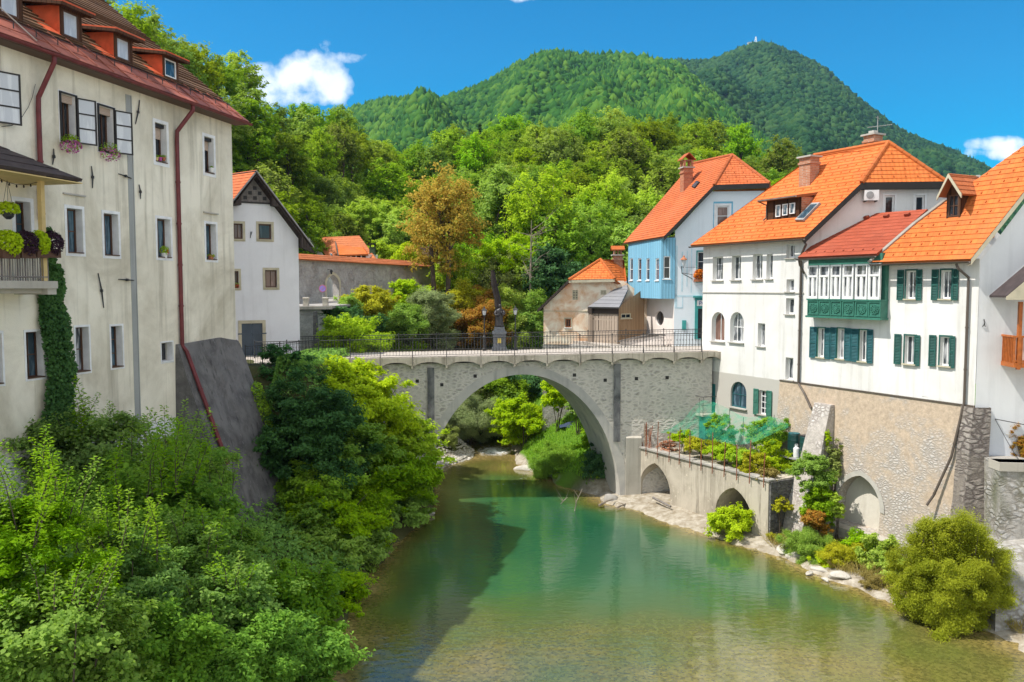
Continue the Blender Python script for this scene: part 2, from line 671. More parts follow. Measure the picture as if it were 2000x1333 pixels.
def mat_tiles(name, col, col2, tw=0.2, course=0.22, stain=0.2, dirt=(0.12, 0.07, 0.04), rough=0.75):
    t = NT(name)
    uv = t.n('ShaderNodeTexCoord').outputs['UV']
    br = t.n('ShaderNodeTexBrick', {'Vector': uv, 'Scale': 1.0, 'Brick Width': tw, 'Row Height': course, 'Mortar Size': 0.006, 'Mortar Smooth': 0.3,
                                    'Color1': c4(col), 'Color2': c4(col2), 'Mortar': c4(tuple(x * 0.55 for x in col)), 'Bias': 0.0})
    p = t.pos()
    wn_ = t.n('ShaderNodeTexWhiteNoise', noise_dimensions='2D')
    sp = t.n('ShaderNodeSeparateXYZ', {0: uv})
    cb = t.n('ShaderNodeCombineXYZ', {0: t.math('FLOOR', t.math('DIVIDE', sp.outputs[0], tw)), 1: t.math('FLOOR', t.math('DIVIDE', sp.outputs[1], course))})
    t.t.links.new(cb.outputs[0], wn_.inputs['Vector'])
    c = t.mix(t.math('MULTIPLY', wn_.outputs[0], 0.5), br.outputs['Color'], tuple(x * 0.7 for x in col2))
    big = t.noise(p, 0.7, 6, 0.68)
    c = t.mix(t.math('MULTIPLY', t.rng(big, 0.5, 0.75), stain, True), c, dirt)
    c = t.mix(t.rng(t.noise(p, 0.35, 4), 0.4, 0.65, 0, 0.25), c, tuple(min(1, x * 1.25 + 0.03) for x in col))
    wv = t.math('SINE', t.math('MULTIPLY', sp.outputs[0], 2 * math.pi / tw))
    h = t.math('ADD', t.math('MULTIPLY', wv, 0.5), t.math('MULTIPLY', t.noise(p, 9, 4), 0.5))
    t.bsdf(c, rough, 0.25, h, 0.02, 0.6)
    return t.m


def mat_brick(name, c1, c2, mortar, scale=1.0):
    t = NT(name); p = t.pos()
    sep = t.n('ShaderNodeSeparateXYZ', {0: p})
    cb = t.n('ShaderNodeCombineXYZ', {0: t.math('ADD', sep.outputs[0], sep.outputs[1]), 1: sep.outputs[2]})
    br = t.n('ShaderNodeTexBrick', {'Vector': cb.outputs[0], 'Scale': scale, 'Brick Width': 0.25, 'Row Height': 0.085, 'Mortar Size': 0.008,
                                    'Color1': c4(c1), 'Color2': c4(c2), 'Mortar': c4(mortar)})
    c = t.mix(t.rng(t.noise(p, 4, 5), 0.45, 0.75, 0, 0.5), br.outputs['Color'], tuple(x * 0.5 for x in c1))
    t.bsdf(c, 0.9, 0.15, t.math('ADD', t.math('MULTIPLY', br.outputs['Fac'], -1.0), t.noise(p, 20, 3)), 0.012, 0.7)
    return t.m


def mat_wood(name, c1, c2, plank=0.14, axis='x', rough=0.85):
    t = NT(name); p = t.pos()
    sep = t.n('ShaderNodeSeparateXYZ', {0: p})
    hor = t.math('ADD', sep.outputs[0], t.math('MULTIPLY', sep.outputs[1], 0.7))
    k = t.math('DIVIDE', hor if axis == 'x' else sep.outputs[2], plank)
    wn_ = t.n('ShaderNodeTexWhiteNoise', noise_dimensions='1D')
    t.t.links.new(t.math('FLOOR', k), wn_.inputs['W'])
    g = t.noise(t.scaled(p, (9, 9, 0.9) if axis == 'x' else (0.9, 0.9, 9)), 2.0, 6, 0.6, 0.5)
    c = t.mix(t.math('ADD', t.math('MULTIPLY', wn_.outputs[0], 0.5), t.math('MULTIPLY', g, 0.6), True), c1, c2)
    fr = t.math('FRACT', k)
    gap = t.math('MINIMUM', t.rng(fr, 0.0, 0.08), t.rng(fr, 1.0, 0.92))
    c = t.mix(gap, tuple(x * 0.3 for x in c1), c)
    t.bsdf(c, rough, 0.2, t.math('ADD', gap, t.math('MULTIPLY', g, 0.4)), 0.02, 0.8)
    return t.m


def mat_leaf(name, dark, light, trans=0.38, tint=0.0, tint_col=(0.3, 0.2, 0.02), rough=0.6, spec=0.12, obj_var=0.0, noise_scale=0.6):
    t = NT(name)
    g = t.n('ShaderNodeNewGeometry')
    r = g.outputs['Random Per Island']
    big = t.noise(g.outputs['Position'], noise_scale, 3)
    f = t.math('ADD', t.math('MULTIPLY', r, 0.6), t.math('MULTIPLY', t.rng(big, 0.3, 0.7), 0.4), True)
    c = t.mix(f, dark, light)
    if tint > 0:
        r2 = t.math('FRACT', t.math('MULTIPLY', r, 37.3))
        c = t.mix(t.math('MULTIPLY', t.math('LESS_THAN', r2, tint), 0.8), c, tint_col)
    if obj_var > 0:
        oi = t.n('ShaderNodeObjectInfo').outputs['Random']
        h = t.n('ShaderNodeHueSaturation', {'Color': c,
                'Hue': t.rng(t.math('FRACT', t.math('MULTIPLY', oi, 7.7)), 0, 1, 0.5 - 0.035 * obj_var, 0.5 + 0.03 * obj_var),
                'Saturation': t.rng(t.math('FRACT', t.math('MULTIPLY', oi, 13.1)), 0, 1, 0.85, 1.1),
                'Value': t.rng(oi, 0, 1, 1 - 0.48 * obj_var, 1 + 0.42 * obj_var)})
        c = h.outputs[0]
    b = t.n('ShaderNodeBsdfPrincipled', {'Base Color': c, 'Roughness': rough, 'Specular IOR Level': spec})
    tr = t.n('ShaderNodeBsdfTranslucent', {'Color': t.mix(0.5, c, tuple(min(1, x * 1.5) for x in light), 'MIX')})
    ms = t.n('ShaderNodeMixShader', {0: trans})
    t.t.links.new(b.outputs[0], ms.inputs[1]); t.t.links.new(tr.outputs[0], ms.inputs[2])
    t.t.links.new(ms.outputs[0], t.out.inputs['Surface'])
    return t.m

# ------------------------------------------------------------------ materials
M = {}
M['white_render'] = mat_plaster('white_render', (0.75, 0.74, 0.72), (0.58, 0.56, 0.52), 0.55, 0.6)
M['house_one_render'] = mat_plaster('house_one_render', (0.75, 0.74, 0.72), (0.58, 0.56, 0.52), 0.5, 0.55,
                                    low=True, lowz=(6.99, 7.03), lowcol=(0.47, 0.45, 0.41), lown=0.06)
M['gable_render'] = mat_plaster('gable_render', (0.74, 0.75, 0.76), (0.60, 0.61, 0.62), 0.5, 0.35, low=True, lowz=(5.2, 6.9), lowcol=(0.60, 0.62, 0.66))
M['aged_render'] = mat_plaster('aged_render', (0.60, 0.55, 0.44), (0.47, 0.42, 0.32), 0.85, 0.55, 0.02)
M['pale_base_render'] = mat_plaster('pale_base_render', (0.62, 0.63, 0.64), (0.45, 0.46, 0.46), 0.6, 0.5, 0.02)
M['blue_render'] = mat_plaster('blue_render', (0.72, 0.79, 0.84), (0.60, 0.71, 0.79), 0.4, 0.25)
M['lilac_render'] = mat_plaster('lilac_render', (0.72, 0.66, 0.62), (0.60, 0.52, 0.46), 0.5, 0.3)
M['peeling_render'] = mat_plaster('peeling_render', (0.88, 0.78, 0.64), (0.64, 0.33, 0.15), 1.0, 0.25, 0.02, bs=1.1)
M['light_house_render'] = mat_plaster('light_house_render', (0.76, 0.76, 0.79), (0.62, 0.61, 0.63), 0.4, 0.3)
M['concrete'] = mat_plaster('concrete', (0.50, 0.45, 0.37), (0.25, 0.215, 0.165), 0.75, 1.0, 0.02, flakes=0.9)
M['pale_concrete'] = mat_plaster('pale_concrete', (0.47, 0.44, 0.38), (0.32, 0.29, 0.24), 0.6, 0.7, 0.02)
M['dark_concrete'] = mat_plaster('dark_concrete', (0.19, 0.183, 0.178), (0.085, 0.08, 0.08), 0.95, 0.7, 0.16, bs=0.9, flakes=0.5)
M['trim_white'] = mat_plain('trim_white', (0.78, 0.78, 0.78), 0.7)
M['trim_grey'] = mat_plain('trim_grey', (0.42, 0.40, 0.36), 0.8)
M['trim_stone'] = mat_plain('trim_stone', (0.50, 0.45, 0.33), 0.85, bump=0.01)
M['frame_white'] = mat_plain('frame_white', (0.80, 0.80, 0.79), 0.45)
M['frame_brown'] = mat_plain('frame_brown', (0.10, 0.05, 0.03), 0.55)
M['frame_black'] = mat_plain('frame_black', (0.025, 0.022, 0.02), 0.5)
M['frame_orange_wood'] = mat_plain('frame_orange_wood', (0.33, 0.11, 0.035), 0.5)
M['green_paint'] = mat_plain('green_paint', (0.045, 0.17, 0.125), 0.5, var=0.2)
M['dark_green_paint'] = mat_plain('dark_green_paint', (0.025, 0.10, 0.085), 0.5, var=0.2)
M['blue_green_paint'] = mat_plain('blue_green_paint', (0.028, 0.115, 0.13), 0.5, var=0.2)
M['teal_paint'] = mat_plain('teal_paint', (0.05, 0.30, 0.29), 0.5)
M['bay_blue'] = mat_wood('bay_blue', (0.17, 0.40, 0.56), (0.23, 0.49, 0.65), 0.16)
M['band_blue'] = mat_plain('band_blue', (0.17, 0.45, 0.62), 0.8)
M['band_pale_blue'] = mat_plain('band_pale_blue', (0.50, 0.68, 0.76), 0.85)
M['tile_orange'] = mat_tiles('tile_orange', (0.70, 0.185, 0.038), (0.60, 0.145, 0.030), stain=0.36)
M['tile_red_orange'] = mat_tiles('tile_red_orange', (0.60, 0.155, 0.045), (0.52, 0.12, 0.035), stain=0.45)
M['tile_weathered'] = mat_tiles('tile_weathered', (0.50, 0.16, 0.055), (0.42, 0.12, 0.04), stain=0.5)
M['tile_brown'] = mat_tiles('tile_brown', (0.17, 0.085, 0.045), (0.22, 0.125, 0.06), 0.18, 0.30, 0.8, (0.035, 0.025, 0.018))
M['sheet_red'] = mat_tiles('sheet_red', (0.37, 0.078, 0.036), (0.33, 0.066, 0.03), 0.5, 0.3, 0.12)
M['tin_red'] = mat_plain('tin_red', (0.31, 0.095, 0.06), 0.6, var=0.5, scale=1.2, bump=0.01)
M['tin_orange'] = mat_plain('tin_orange', (0.58, 0.10, 0.035), 0.6, var=0.2)
M['tin_maroon'] = mat_plain('tin_maroon', (0.15, 0.028, 0.03), 0.4, var=0.25)
M['tin_brown'] = mat_plain('tin_brown', (0.10, 0.08, 0.065), 0.45, 0.4)
M['tin_grey'] = mat_plain('tin_grey', (0.30, 0.30, 0.30), 0.5, 0.4, var=0.3)
M['slate_roof'] = mat_tiles('slate_roof', (0.20, 0.20, 0.215), (0.24, 0.24, 0.25), 0.9, 0.5, 0.4, (0.12, 0.12, 0.12))
M['porch_roof'] = mat_plain('porch_roof', (0.055, 0.04, 0.04), 0.6, var=0.35, bump=0.01)
M['brick_red'] = mat_brick('brick_red', (0.42, 0.13, 0.06), (0.50, 0.20, 0.10), (0.42, 0.36, 0.30))
M['brick_old'] = mat_brick('brick_old', (0.42, 0.17, 0.09), (0.50, 0.25, 0.15), (0.45, 0.40, 0.34))
M['brick_dark'] = mat_brick('brick_dark', (0.09, 0.035, 0.03), (0.13, 0.05, 0.04), (0.10, 0.08, 0.07))
M['wood_dark'] = mat_wood('wood_dark', (0.045, 0.035, 0.03), (0.075, 0.058, 0.05), 0.2)
M['wood_grey'] = mat_wood('wood_grey', (0.22, 0.165, 0.125), (0.44, 0.36, 0.29), 0.17)
M['wood_tan'] = mat_wood('wood_tan', (0.26, 0.16, 0.085), (0.36, 0.24, 0.14), 0.18)
M['wood_brown'] = mat_wood('wood_brown', (0.05, 0.022, 0.012), (0.11, 0.05, 0.025), 0.16)
M['wood_orange'] = mat_plain('wood_orange', (0.42, 0.115, 0.02), 0.45, var=0.25, scale=6)
M['wood_silver'] = mat_plain('wood_silver', (0.19, 0.17, 0.155), 0.9, var=0.3, scale=8)
M['iron'] = mat_plain('iron', (0.035, 0.035, 0.036), 0.55, 0.4, var=0.3)
M['rust'] = mat_plain('rust', (0.24, 0.085, 0.045), 0.85, var=0.4, scale=6)
M['bronze'] = mat_plain('bronze', (0.030, 0.026, 0.027), 0.45, 0.5, var=0.4, scale=6)
M['granite'] = mat_plain('granite', (0.115, 0.125, 0.14), 0.45, 0.5, var=0.25, scale=10)
M['yellow_paint'] = mat_plain('yellow_paint', (0.62, 0.46, 0.20), 0.7)
M['plastic_white'] = mat_plain('plastic_white', (0.75, 0.75, 0.74), 0.4)
M['plastic_dark'] = mat_plain('plastic_dark', (0.03, 0.03, 0.035), 0.4)
M['barrel_green'] = mat_plain('barrel_green', (0.012, 0.055, 0.052), 0.35, 0.5)
M['terracotta'] = mat_plain('terracotta', (0.42, 0.16, 0.08), 0.8)
M['flower_pink'] = mat_leaf('flower_pink', (0.42, 0.05, 0.25), (0.62, 0.16, 0.45), 0.25)
M['flower_red'] = mat_leaf('flower_red', (0.55, 0.01, 0.03), (0.70, 0.04, 0.08), 0.2)
M['flower_orange'] = mat_leaf('flower_orange', (0.62, 0.13, 0.01), (0.75, 0.26, 0.02), 0.2)
M['bark'] = mat_plain('bark', (0.085, 0.065, 0.048), 0.95, var=0.4, scale=3, bump=0.03)
M['bark_pale'] = mat_plain('bark_pale', (0.24, 0.20, 0.16), 0.9, var=0.4, scale=3, bump=0.02)
M['bark_dark'] = mat_plain('bark_dark', (0.035, 0.028, 0.026), 0.95, var=0.4, scale=3, bump=0.03)
M['cable'] = mat_plain('cable', (0.04, 0.04, 0.045), 0.6)
M['limestone'] = mat_plain('limestone', (0.50, 0.47, 0.41), 0.9, var=0.25, scale=2.2, bump=0.06)
M['granite_step'] = mat_plain('granite_step', (0.36, 0.34, 0.31), 0.9, var=0.25, scale=2.2, bump=0.03)

M['bridge_stone'] = mat_stone('bridge_stone', [(0.19, 0.175, 0.16), (0.32, 0.30, 0.27), (0.45, 0.42, 0.38)], (0.62, 0.58, 0.52), 3.1, 1.9,
                              plaster=(0.54, 0.51, 0.46), pl_amt=0.18, bump=0.025, joint=0.36)
M['ring_stone'] = mat_plaster('ring_stone', (0.52, 0.495, 0.45), (0.30, 0.30, 0.30), 0.7, 0.7, 0.02)
M['dark_stone'] = mat_stone('dark_stone', [(0.05, 0.05, 0.055), (0.09, 0.09, 0.09), (0.16, 0.155, 0.15)], (0.17, 0.165, 0.16), 3.0, 1.8, bump=0.06)
M['foundation_stone'] = mat_stone('foundation_stone', [(0.40, 0.365, 0.33), (0.46, 0.43, 0.395), (0.53, 0.50, 0.465), (0.42, 0.40, 0.375)], (0.355, 0.315, 0.275), 5.0, 1.7,
                                  plaster=(0.50, 0.40, 0.30), pl_amt=0.34, bump=0.018, joint=0.32, plz=(1.0, 6.4))
M['corner_stone'] = mat_stone('corner_stone', [(0.16, 0.14, 0.13), (0.24, 0.21, 0.19), (0.32, 0.29, 0.26)], (0.13, 0.11, 0.10), 2.6, 2.0, bump=0.03, joint=0.25, plaster=(0.24, 0.21, 0.18), pl_amt=0.25)
M['buttress_stone'] = mat_stone('buttress_stone', [(0.34, 0.31, 0.29), (0.42, 0.39, 0.36), (0.56, 0.53, 0.50)], (0.30, 0.265, 0.24), 4.2, 1.5, joint=0.3, bump=0.02, plaster=(0.47, 0.43, 0.39), pl_amt=0.45)
M['garden_stone'] = mat_stone('garden_stone', [(0.22, 0.24, 0.22), (0.30, 0.32, 0.29), (0.36, 0.37, 0.34)], (0.33, 0.34, 0.31), 4.0, 1.6, bump=0.025)
M['old_wall'] = mat_stone('old_wall', [(0.17, 0.15, 0.14), (0.27, 0.245, 0.23), (0.38, 0.35, 0.33)], (0.34, 0.32, 0.30), 4.2, 2.4,
                          plaster=(0.44, 0.42, 0.40), pl_amt=0.50, bump=0.04)
M['bank_stone'] = mat_stone('bank_stone', [(0.26, 0.25, 0.24), (0.36, 0.35, 0.34), (0.46, 0.45, 0.43)], (0.22, 0.20, 0.17), 3.0, 1.8, joint=0.25, bump=0.03, dark=(0.11, 0.12, 0.06), plaster=(0.36, 0.34, 0.31), pl_amt=0.35)

# window glass, with pale curtains behind some of the panes
def mat_glass(name, dark, pale, f):
    t = NT(name); p = t.pos()
    g = t.noise(t.scaled(p, (3.5, 3.5, 0.6)), 1.6, 3)
    c = t.mix(t.rng(g, f, f + 0.12), dark, pale)
    t.bsdf(c, 0.06, 0.6)
    return t.m
M['glass_dark'] = mat_glass('glass_dark', (0.018, 0.022, 0.028), (0.06, 0.07, 0.08), 0.55)
M['glass_curtain'] = mat_glass('glass_curtain', (0.05, 0.06, 0.07), (0.42, 0.43, 0.45), 0.48)
M['glass_blue'] = mat_glass('glass_blue', (0.03, 0.06, 0.085), (0.10, 0.17, 0.22), 0.5)
M['glass_brown'] = mat_glass('glass_brown', (0.16, 0.09, 0.07), (0.25, 0.15, 0.12), 0.5)
M['blind_cream'] = mat_wood('blind_cream', (0.50, 0.38, 0.30), (0.55, 0.43, 0.35), 0.05, 'z')

# ground: soil under plants, pale limestone shelf by the water, grass where it is mown
def mat_ground():
    t = NT('ground'); p = t.pos()
    sep = t.n('ShaderNodeSeparateXYZ', {0: p})
    n1 = t.noise(p, 0.5, 6, 0.6); n2 = t.noise(p, 3.0, 5, 0.6); n3 = t.noise(p, 14, 4, 0.7)
    soil = t.mix(n2, (0.045, 0.05, 0.02), (0.10, 0.10, 0.035))
    shelf = t.mix(t.rng(n2, 0.35, 0.65), (0.25, 0.21, 0.15), (0.46, 0.42, 0.35))
    shelf = t.mix(t.rng(n3, 0.5, 0.75, 0, 0.5), shelf, (0.25, 0.20, 0.13))
    side = t.rng(t.math('ADD', sep.outputs[0], t.math('MULTIPLY', n1, 1.5)), 2.0, 3.5)
    low = t.rng(t.math('ADD', sep.outputs[2], t.math('MULTIPLY', n2, 0.35)), 0.75, 1.0, 1.0, 0.0)
    gravel_low = t.math('MULTIPLY', t.rng(sep.outputs[2], 0.34, 0.5, 1.0, 0.0), t.rng(sep.outputs[1], 47.5, 48.5))
    front = t.rng(sep.outputs[1], 45.0, 46.5, 1.0, 0.0)
    fs = t.math('MAXIMUM', t.math('MULTIPLY', t.math('MULTIPLY', side, low), front), gravel_low)
    grass = t.mix(n2, (0.075, 0.16, 0.012), (0.12, 0.235, 0.02))
    back_right = t.math('MULTIPLY', t.rng(sep.outputs[1], 46.0, 47.0), t.rng(sep.outputs[0], -1.5, 0.2))
    c = t.mix(back_right, soil, grass)
    c = t.mix(fs, c, shelf)
    t.bsdf(c, 0.95, 0.15, t.math('ADD', n2, t.math('MULTIPLY', n3, 0.5)), 0.08, 0.8)
    return t.m
M['ground'] = mat_ground()

# ------------------------------------------------------------------ river banks and bed
RL = np.array([(0, -2.4), (12, -2.6), (18, -3.9), (24, -6.0), (29, -5.75), (33, -5.7), (38, -5.0), (42, -4.2), (50, -4.9), (52, -4.6), (54.6, -2.9), (58, -2.8), (62, -4), (68, -8), (75, -13), (90, -20)])
RR = np.array([(0, 18.5), (24, 17.2), (26.8, 15.9), (29.3, 13.7), (33, 12.1), (35.2, 10.9), (37.4, 9.1), (40.7, 7.0), (43, 5.2), (45, 4.4), (48, 2.5), (50, 2.0), (52, 0.6), (56, 0.3), (60, 0.0), (64, -2), (70, -5.5), (75, -9.5), (90, -17)])
def xl(y): return np.interp(y, RL[:, 0], RL[:, 1])
def xr(y): return np.interp(y, RR[:, 0], RR[:, 1])
_rs = np.random.RandomState(3)
_ph = _rs.uniform(0, 6.28, (8, 2)); _k = _rs.uniform(0.25, 1.7, (8, 2))
def bumps(x, y):
    r = 0
    for i in range(8):
        r = r + np.sin(x * _k[i, 0] + _ph[i, 0] + 0.6 * np.sin(y * 0.7 + i)) * np.sin(y * _k[i, 1] + _ph[i, 1])
    return r / 5.0
def land(x, y):
    x = np.asarray(x, float); y = np.asarray(y, float)
    wob = 0.35 * np.sin(y * 1.7) + 0.2 * np.sin(y * 4.1 + 1)
    l, r = xl(y) + 0.3 * wob, xr(y) + 0.45 * wob
    b = bumps(x, y)
    dl, dr = l - x, x - r
    inside = np.minimum(-dl, -dr)
    deep = np.interp(y, [0, 24, 27, 31, 36, 44, 48, 52, 56, 90], [0.45, 0.45, 0.6, 1.5, 2.1, 1.9, 1.3, 0.5, 0.35, 0.4])
    bed = -0.04 - deep * np.clip((inside - 0.15) / np.interp(y, [0, 28, 34, 90], [1.5, 2.2, 3.6, 2.0]), 0, 1) ** 0.8 + 0.12 * b
    bed = np.minimum(bed, -0.03)
    topl = np.interp(y, [0, 15, 30, 35.5, 38.5, 49, 56, 90], [1.5, 3.0, 4.4, 4.4, 7.75, 7.75, 10.2, 10.6])
    sl = np.interp(y, [0, 24, 29, 36, 38, 47, 50, 58], [0.75, 0.75, 0.5, 0.4, 1.5, 1.6, 0.75, 0.8])
    bar = np.interp(y, [46, 48, 53, 56], [0, 2.2, 2.2, 0])
    left = np.minimum(0.12 + 0.10 * np.minimum(dl, bar) + sl * np.maximum(dl - bar, 0), topl) + 0.16 * b * np.clip(dl, 0, 1)
    near = 0.10 + 0.10 * dr + 0.10 * b * np.clip(dr, 0, 1)
    near = np.minimum(near, 0.8 + 0.15 * b)
    lawn = np.minimum(0.22 + 0.78 * np.maximum(dr, 0), np.interp(y, [46, 60, 66, 74, 90], [4.3, 4.6, 5.0, 9.4, 9.6])) + 0.05 * b
    w = np.clip((y - 45.2) / 1.0, 0, 1)
    right = near * (1 - w) + lawn * w
    return np.where(inside > 0, bed, np.where(dl > 0, left, right))

gx = np.arange(-48, 42.01, 0.45); gy = np.arange(2, 88.01, 0.45)
X, Y = np.meshgrid(gx, gy)
Z = land(X, Y)
nx, ny = len(gx), len(gy)
idx = np.arange(nx * ny).reshape(ny, nx)
quads = np.stack([idx[:-1, :-1], idx[:-1, 1:], idx[1:, 1:], idx[1:, :-1]], -1).reshape(-1, 4)
structure(np_mesh('ground', np.stack([X, Y, Z], -1).reshape(-1, 3), quads, M['ground'], smooth=True))

# ------------------------------------------------------------------ river water: clear green, the bed shows where it is shallow
def mat_water():
    t = NT('river_water'); p = t.pos()
    at = t.n('ShaderNodeAttribute', attribute_name='depth')
    n1 = t.noise(p, 0.35, 4, 0.5)
    n2 = t.noise(p, 7.0, 6, 0.75)
    vs = t.n('ShaderNodeTexVoronoi', {'Vector': t.scaled(p, (1, 1, 0)), 'Scale': 11.0, 'Randomness': 1.0})
    n2 = t.math('ADD', t.math('MULTIPLY', n2, 0.65), t.math('MULTIPLY', t.n('ShaderNodeSeparateColor', {0: vs.outputs['Color']}).outputs[0], 0.35))
    d = t.math('ADD', at.outputs['Fac'], t.math('MULTIPLY', t.math('SUBTRACT', n1, 0.5), 0.9))
    c = t.ramp(t.math('DIVIDE', d, 2.4), [(0.0, (0.26, 0.195, 0.075)), (0.12, (0.160, 0.135, 0.038)), (0.26, (0.100, 0.112, 0.026)), (0.42, (0.060, 0.110, 0.033)),
                                         (0.62, (0.032, 0.110, 0.044)), (0.85, (0.014, 0.085, 0.040))])
    peb = t.mix(t.rng(n2, 0.32, 0.68), (0.52, 0.53, 0.55), (1.4, 1.37, 1.3))
    c = t.mix(t.rng(d, 0.2, 1.3, 0.9, 0.0), c, t.mix(1.0, c, peb, 'MULTIPLY'))
    fo = t.n('ShaderNodeAttribute', attribute_name='foam').outputs['Fac']
    fn = t.noise(t.scaled(p, (1.0, 2.2, 1)), 3.2, 6, 0.7)
    ff = t.rng(t.math('ADD', fo, t.math('MULTIPLY', t.math('SUBTRACT', fn, 0.5), 2.4)), 0.55, 0.95)
    ff = t.math('MULTIPLY', ff, t.math('MULTIPLY', fo, 3.0, True))
    c = t.mix(ff, c, (0.80, 0.83, 0.85))
    wv = t.noise(t.scaled(p, (1.0, 2.2, 1)), 1.5, 3, 0.5, 0.4)
    wv2 = t.noise(t.scaled(p, (1.0, 2.6, 1)), 6.0, 3, 0.55)
    h = t.math('ADD', wv, t.math('MULTIPLY', wv2, 0.2))
    b = t.bsdf(c, t.rng(ff, 0, 1, 0.035, 0.6), 0.5, h, 0.035, 0.35)
    b.inputs['IOR'].default_value = 1.95
    return t.m
wx = np.arange(-24, 20.01, 0.35); wy = np.arange(2, 88.01, 0.35)
WX, WY = np.meshgrid(wx, wy)
wd = np.clip(-land(WX, WY), 0, 3)
foam = np.exp(-(((WX + 1.2) / 1.5) ** 2 + ((WY - 57.0) / 1.7) ** 2)) + 0.55 * np.exp(-(((WX + 0.2) / 1.6) ** 2 + ((WY - 47.6) / 0.25) ** 2)) + 0.5 * np.exp(-(((WX - 0.6) / 1.0) ** 2 + ((WY - 48.9) / 0.25) ** 2))
WZ = 0.10 * np.exp(-(((WX + 1.2) / 1.6) ** 2 + ((WY - 57.4) / 1.2) ** 2)) * (0.6 + 0.8 * np.sin(WX * 5.1 + WY * 3) * np.sin(WY * 4.3)) + 0.22 * np.clip((WY - 56.5) / 3, 0, 1)
wi = np.arange(WX.size).reshape(WX.shape)
wq = np.stack([wi[:-1, :-1], wi[:-1, 1:], wi[1:, 1:], wi[1:, :-1]], -1).reshape(-1, 4)
keep = (wd.ravel()[wq].max(1) > 0.0)
water = np_mesh('river', np.stack([WX, WY, WZ], -1).reshape(-1, 3), wq[keep], mat_water(), smooth=True)
structure(water)
a = water.data.attributes.new('depth', 'FLOAT', 'POINT'); a.data.foreach_set('value', wd.ravel().astype(np.float32))
a = water.data.attributes.new('foam', 'FLOAT', 'POINT'); a.data.foreach_set('value', foam.ravel().astype(np.float32))

# ------------------------------------------------------------------ hills: each a ridge at its own distance, rising from the valley
def ridge_surface(prof, foot, nt=60, na=130, back=0.35, rough=1.0, seed=1, curve=1.0):
    """prof rows: photo column, photo row of the tree line, distance; foot: (distance, height). Returns function (bearing, t) -> xyz"""
    pr = np.array(prof, float)
    aa = (pr[:, 0] - 1000) / FOCAL
    ht = CAM_Z + (563 - pr[:, 1]) / FOCAL * pr[:, 2]
    rs = np.random.RandomState(seed)
    k = rs.uniform(3, 22, (7, 2)); ph = rs.uniform(0, 6.28, (7, 2))
    def f(a, t):
        a = np.asarray(a, float); t = np.asarray(t, float)
        D = np.interp(a, aa, pr[:, 2]); H = np.interp(a, aa, ht)
        f0 = np.interp(a, aa, pr[:, 3]) if pr.shape[1] > 3 else foot[0]
        y = f0 + (D - f0) * t
        tt = np.clip(t, 0, 1)
        z = foot[1] + (H - foot[1]) * (tt ** curve)
        z = np.where(t > 1, H - (y - D) * back, z)
        w = 0
        for i in range(7):
            w = w + np.sin(a * k[i, 0] * 3 + ph[i, 0]) * np.sin(t * k[i, 1] * 0.6 + ph[i, 1] + a * 6)
        z = z + w * rough * np.sin(np.clip(t, 0, 1) * math.pi)
        return a * y, y, z
    A, T = np.meshgrid(np.linspace(aa[0], aa[-1], na), np.linspace(0, 1.35, nt))
    x, y, z = f(A, T)
    ii = np.arange(A.size).reshape(A.shape)
    q = np.stack([ii[:-1, :-1], ii[:-1, 1:], ii[1:, 1:], ii[1:, :-1]], -1).reshape(-1, 4)
    return f, np.stack([x, y, z], -1).reshape(-1, 3), q, (aa[0], aa[-1])

def mat_floor(name, c1, c2):
    t = NT(name); p = t.pos()
    t.bsdf(t.mix(t.noise(p, 0.15, 5), c1, c2), 1.0, 0.05)
    return t.m
M['forest_floor'] = mat_floor('forest_floor', (0.016, 0.034, 0.009), (0.030, 0.055, 0.014))

TREE_H = 6.5      # typical tree height above the hillside ground line
wood_prof = [(100, -20, 84, 62), (240, 25, 88, 62), (340, 62, 92, 62), (430, 108, 98, 64), (500, 165, 104, 70), (560, 222, 110, 76), (640, 244, 118, 82), (700, 250, 124, 86),
             (770, 284, 130, 90), (850, 296, 136, 90), (900, 280, 140, 84), (960, 260, 146, 82), (1060, 256, 150, 80), (1200, 250, 152, 80), (1300, 256, 152, 80),
             (1380, 285, 152, 80), (1450, 305, 150, 80), (1510, 312, 148, 80), (1600, 372, 144, 82), (1900, 420, 140, 82), (2150, 450, 140, 82)]
wood_prof = [(a, b + TREE_H * FOCAL / d, d, f) for a, b, d, f in wood_prof]
hill_f, hv, hq, hill_rng = ridge_surface(wood_prof, (80, 9.6), 40, 120, 0.3, 1.0, 5, 0.85)
structure(np_mesh('hillside', hv, hq, M['forest_floor'], smooth=True))

mid_prof = [(a_, b_ + 13, c_) for a_, b_, c_ in [(350, 300, 820), (560, 262, 860), (660, 230, 900), (700, 210, 900), (760, 197, 900), (850, 196, 900), (930, 176, 900), (1000, 136, 900), (1040, 111, 900), (1075, 102, 900), (1110, 108, 900),
            (1150, 113, 900), (1200, 108, 900), (1260, 116, 890), (1320, 130, 870), (1380, 180, 840), (1430, 230, 810), (1480, 275, 780), (1530, 320, 750), (1600, 370, 720), (1800, 440, 680)]]
mid_f, mv, mq, mid_rng = ridge_surface(mid_prof, (240, 14), 60, 160, 0.4, 6.0, 11, 1.0)
structure(np_mesh('mountain', mv, mq, M['forest_floor'], smooth=True))

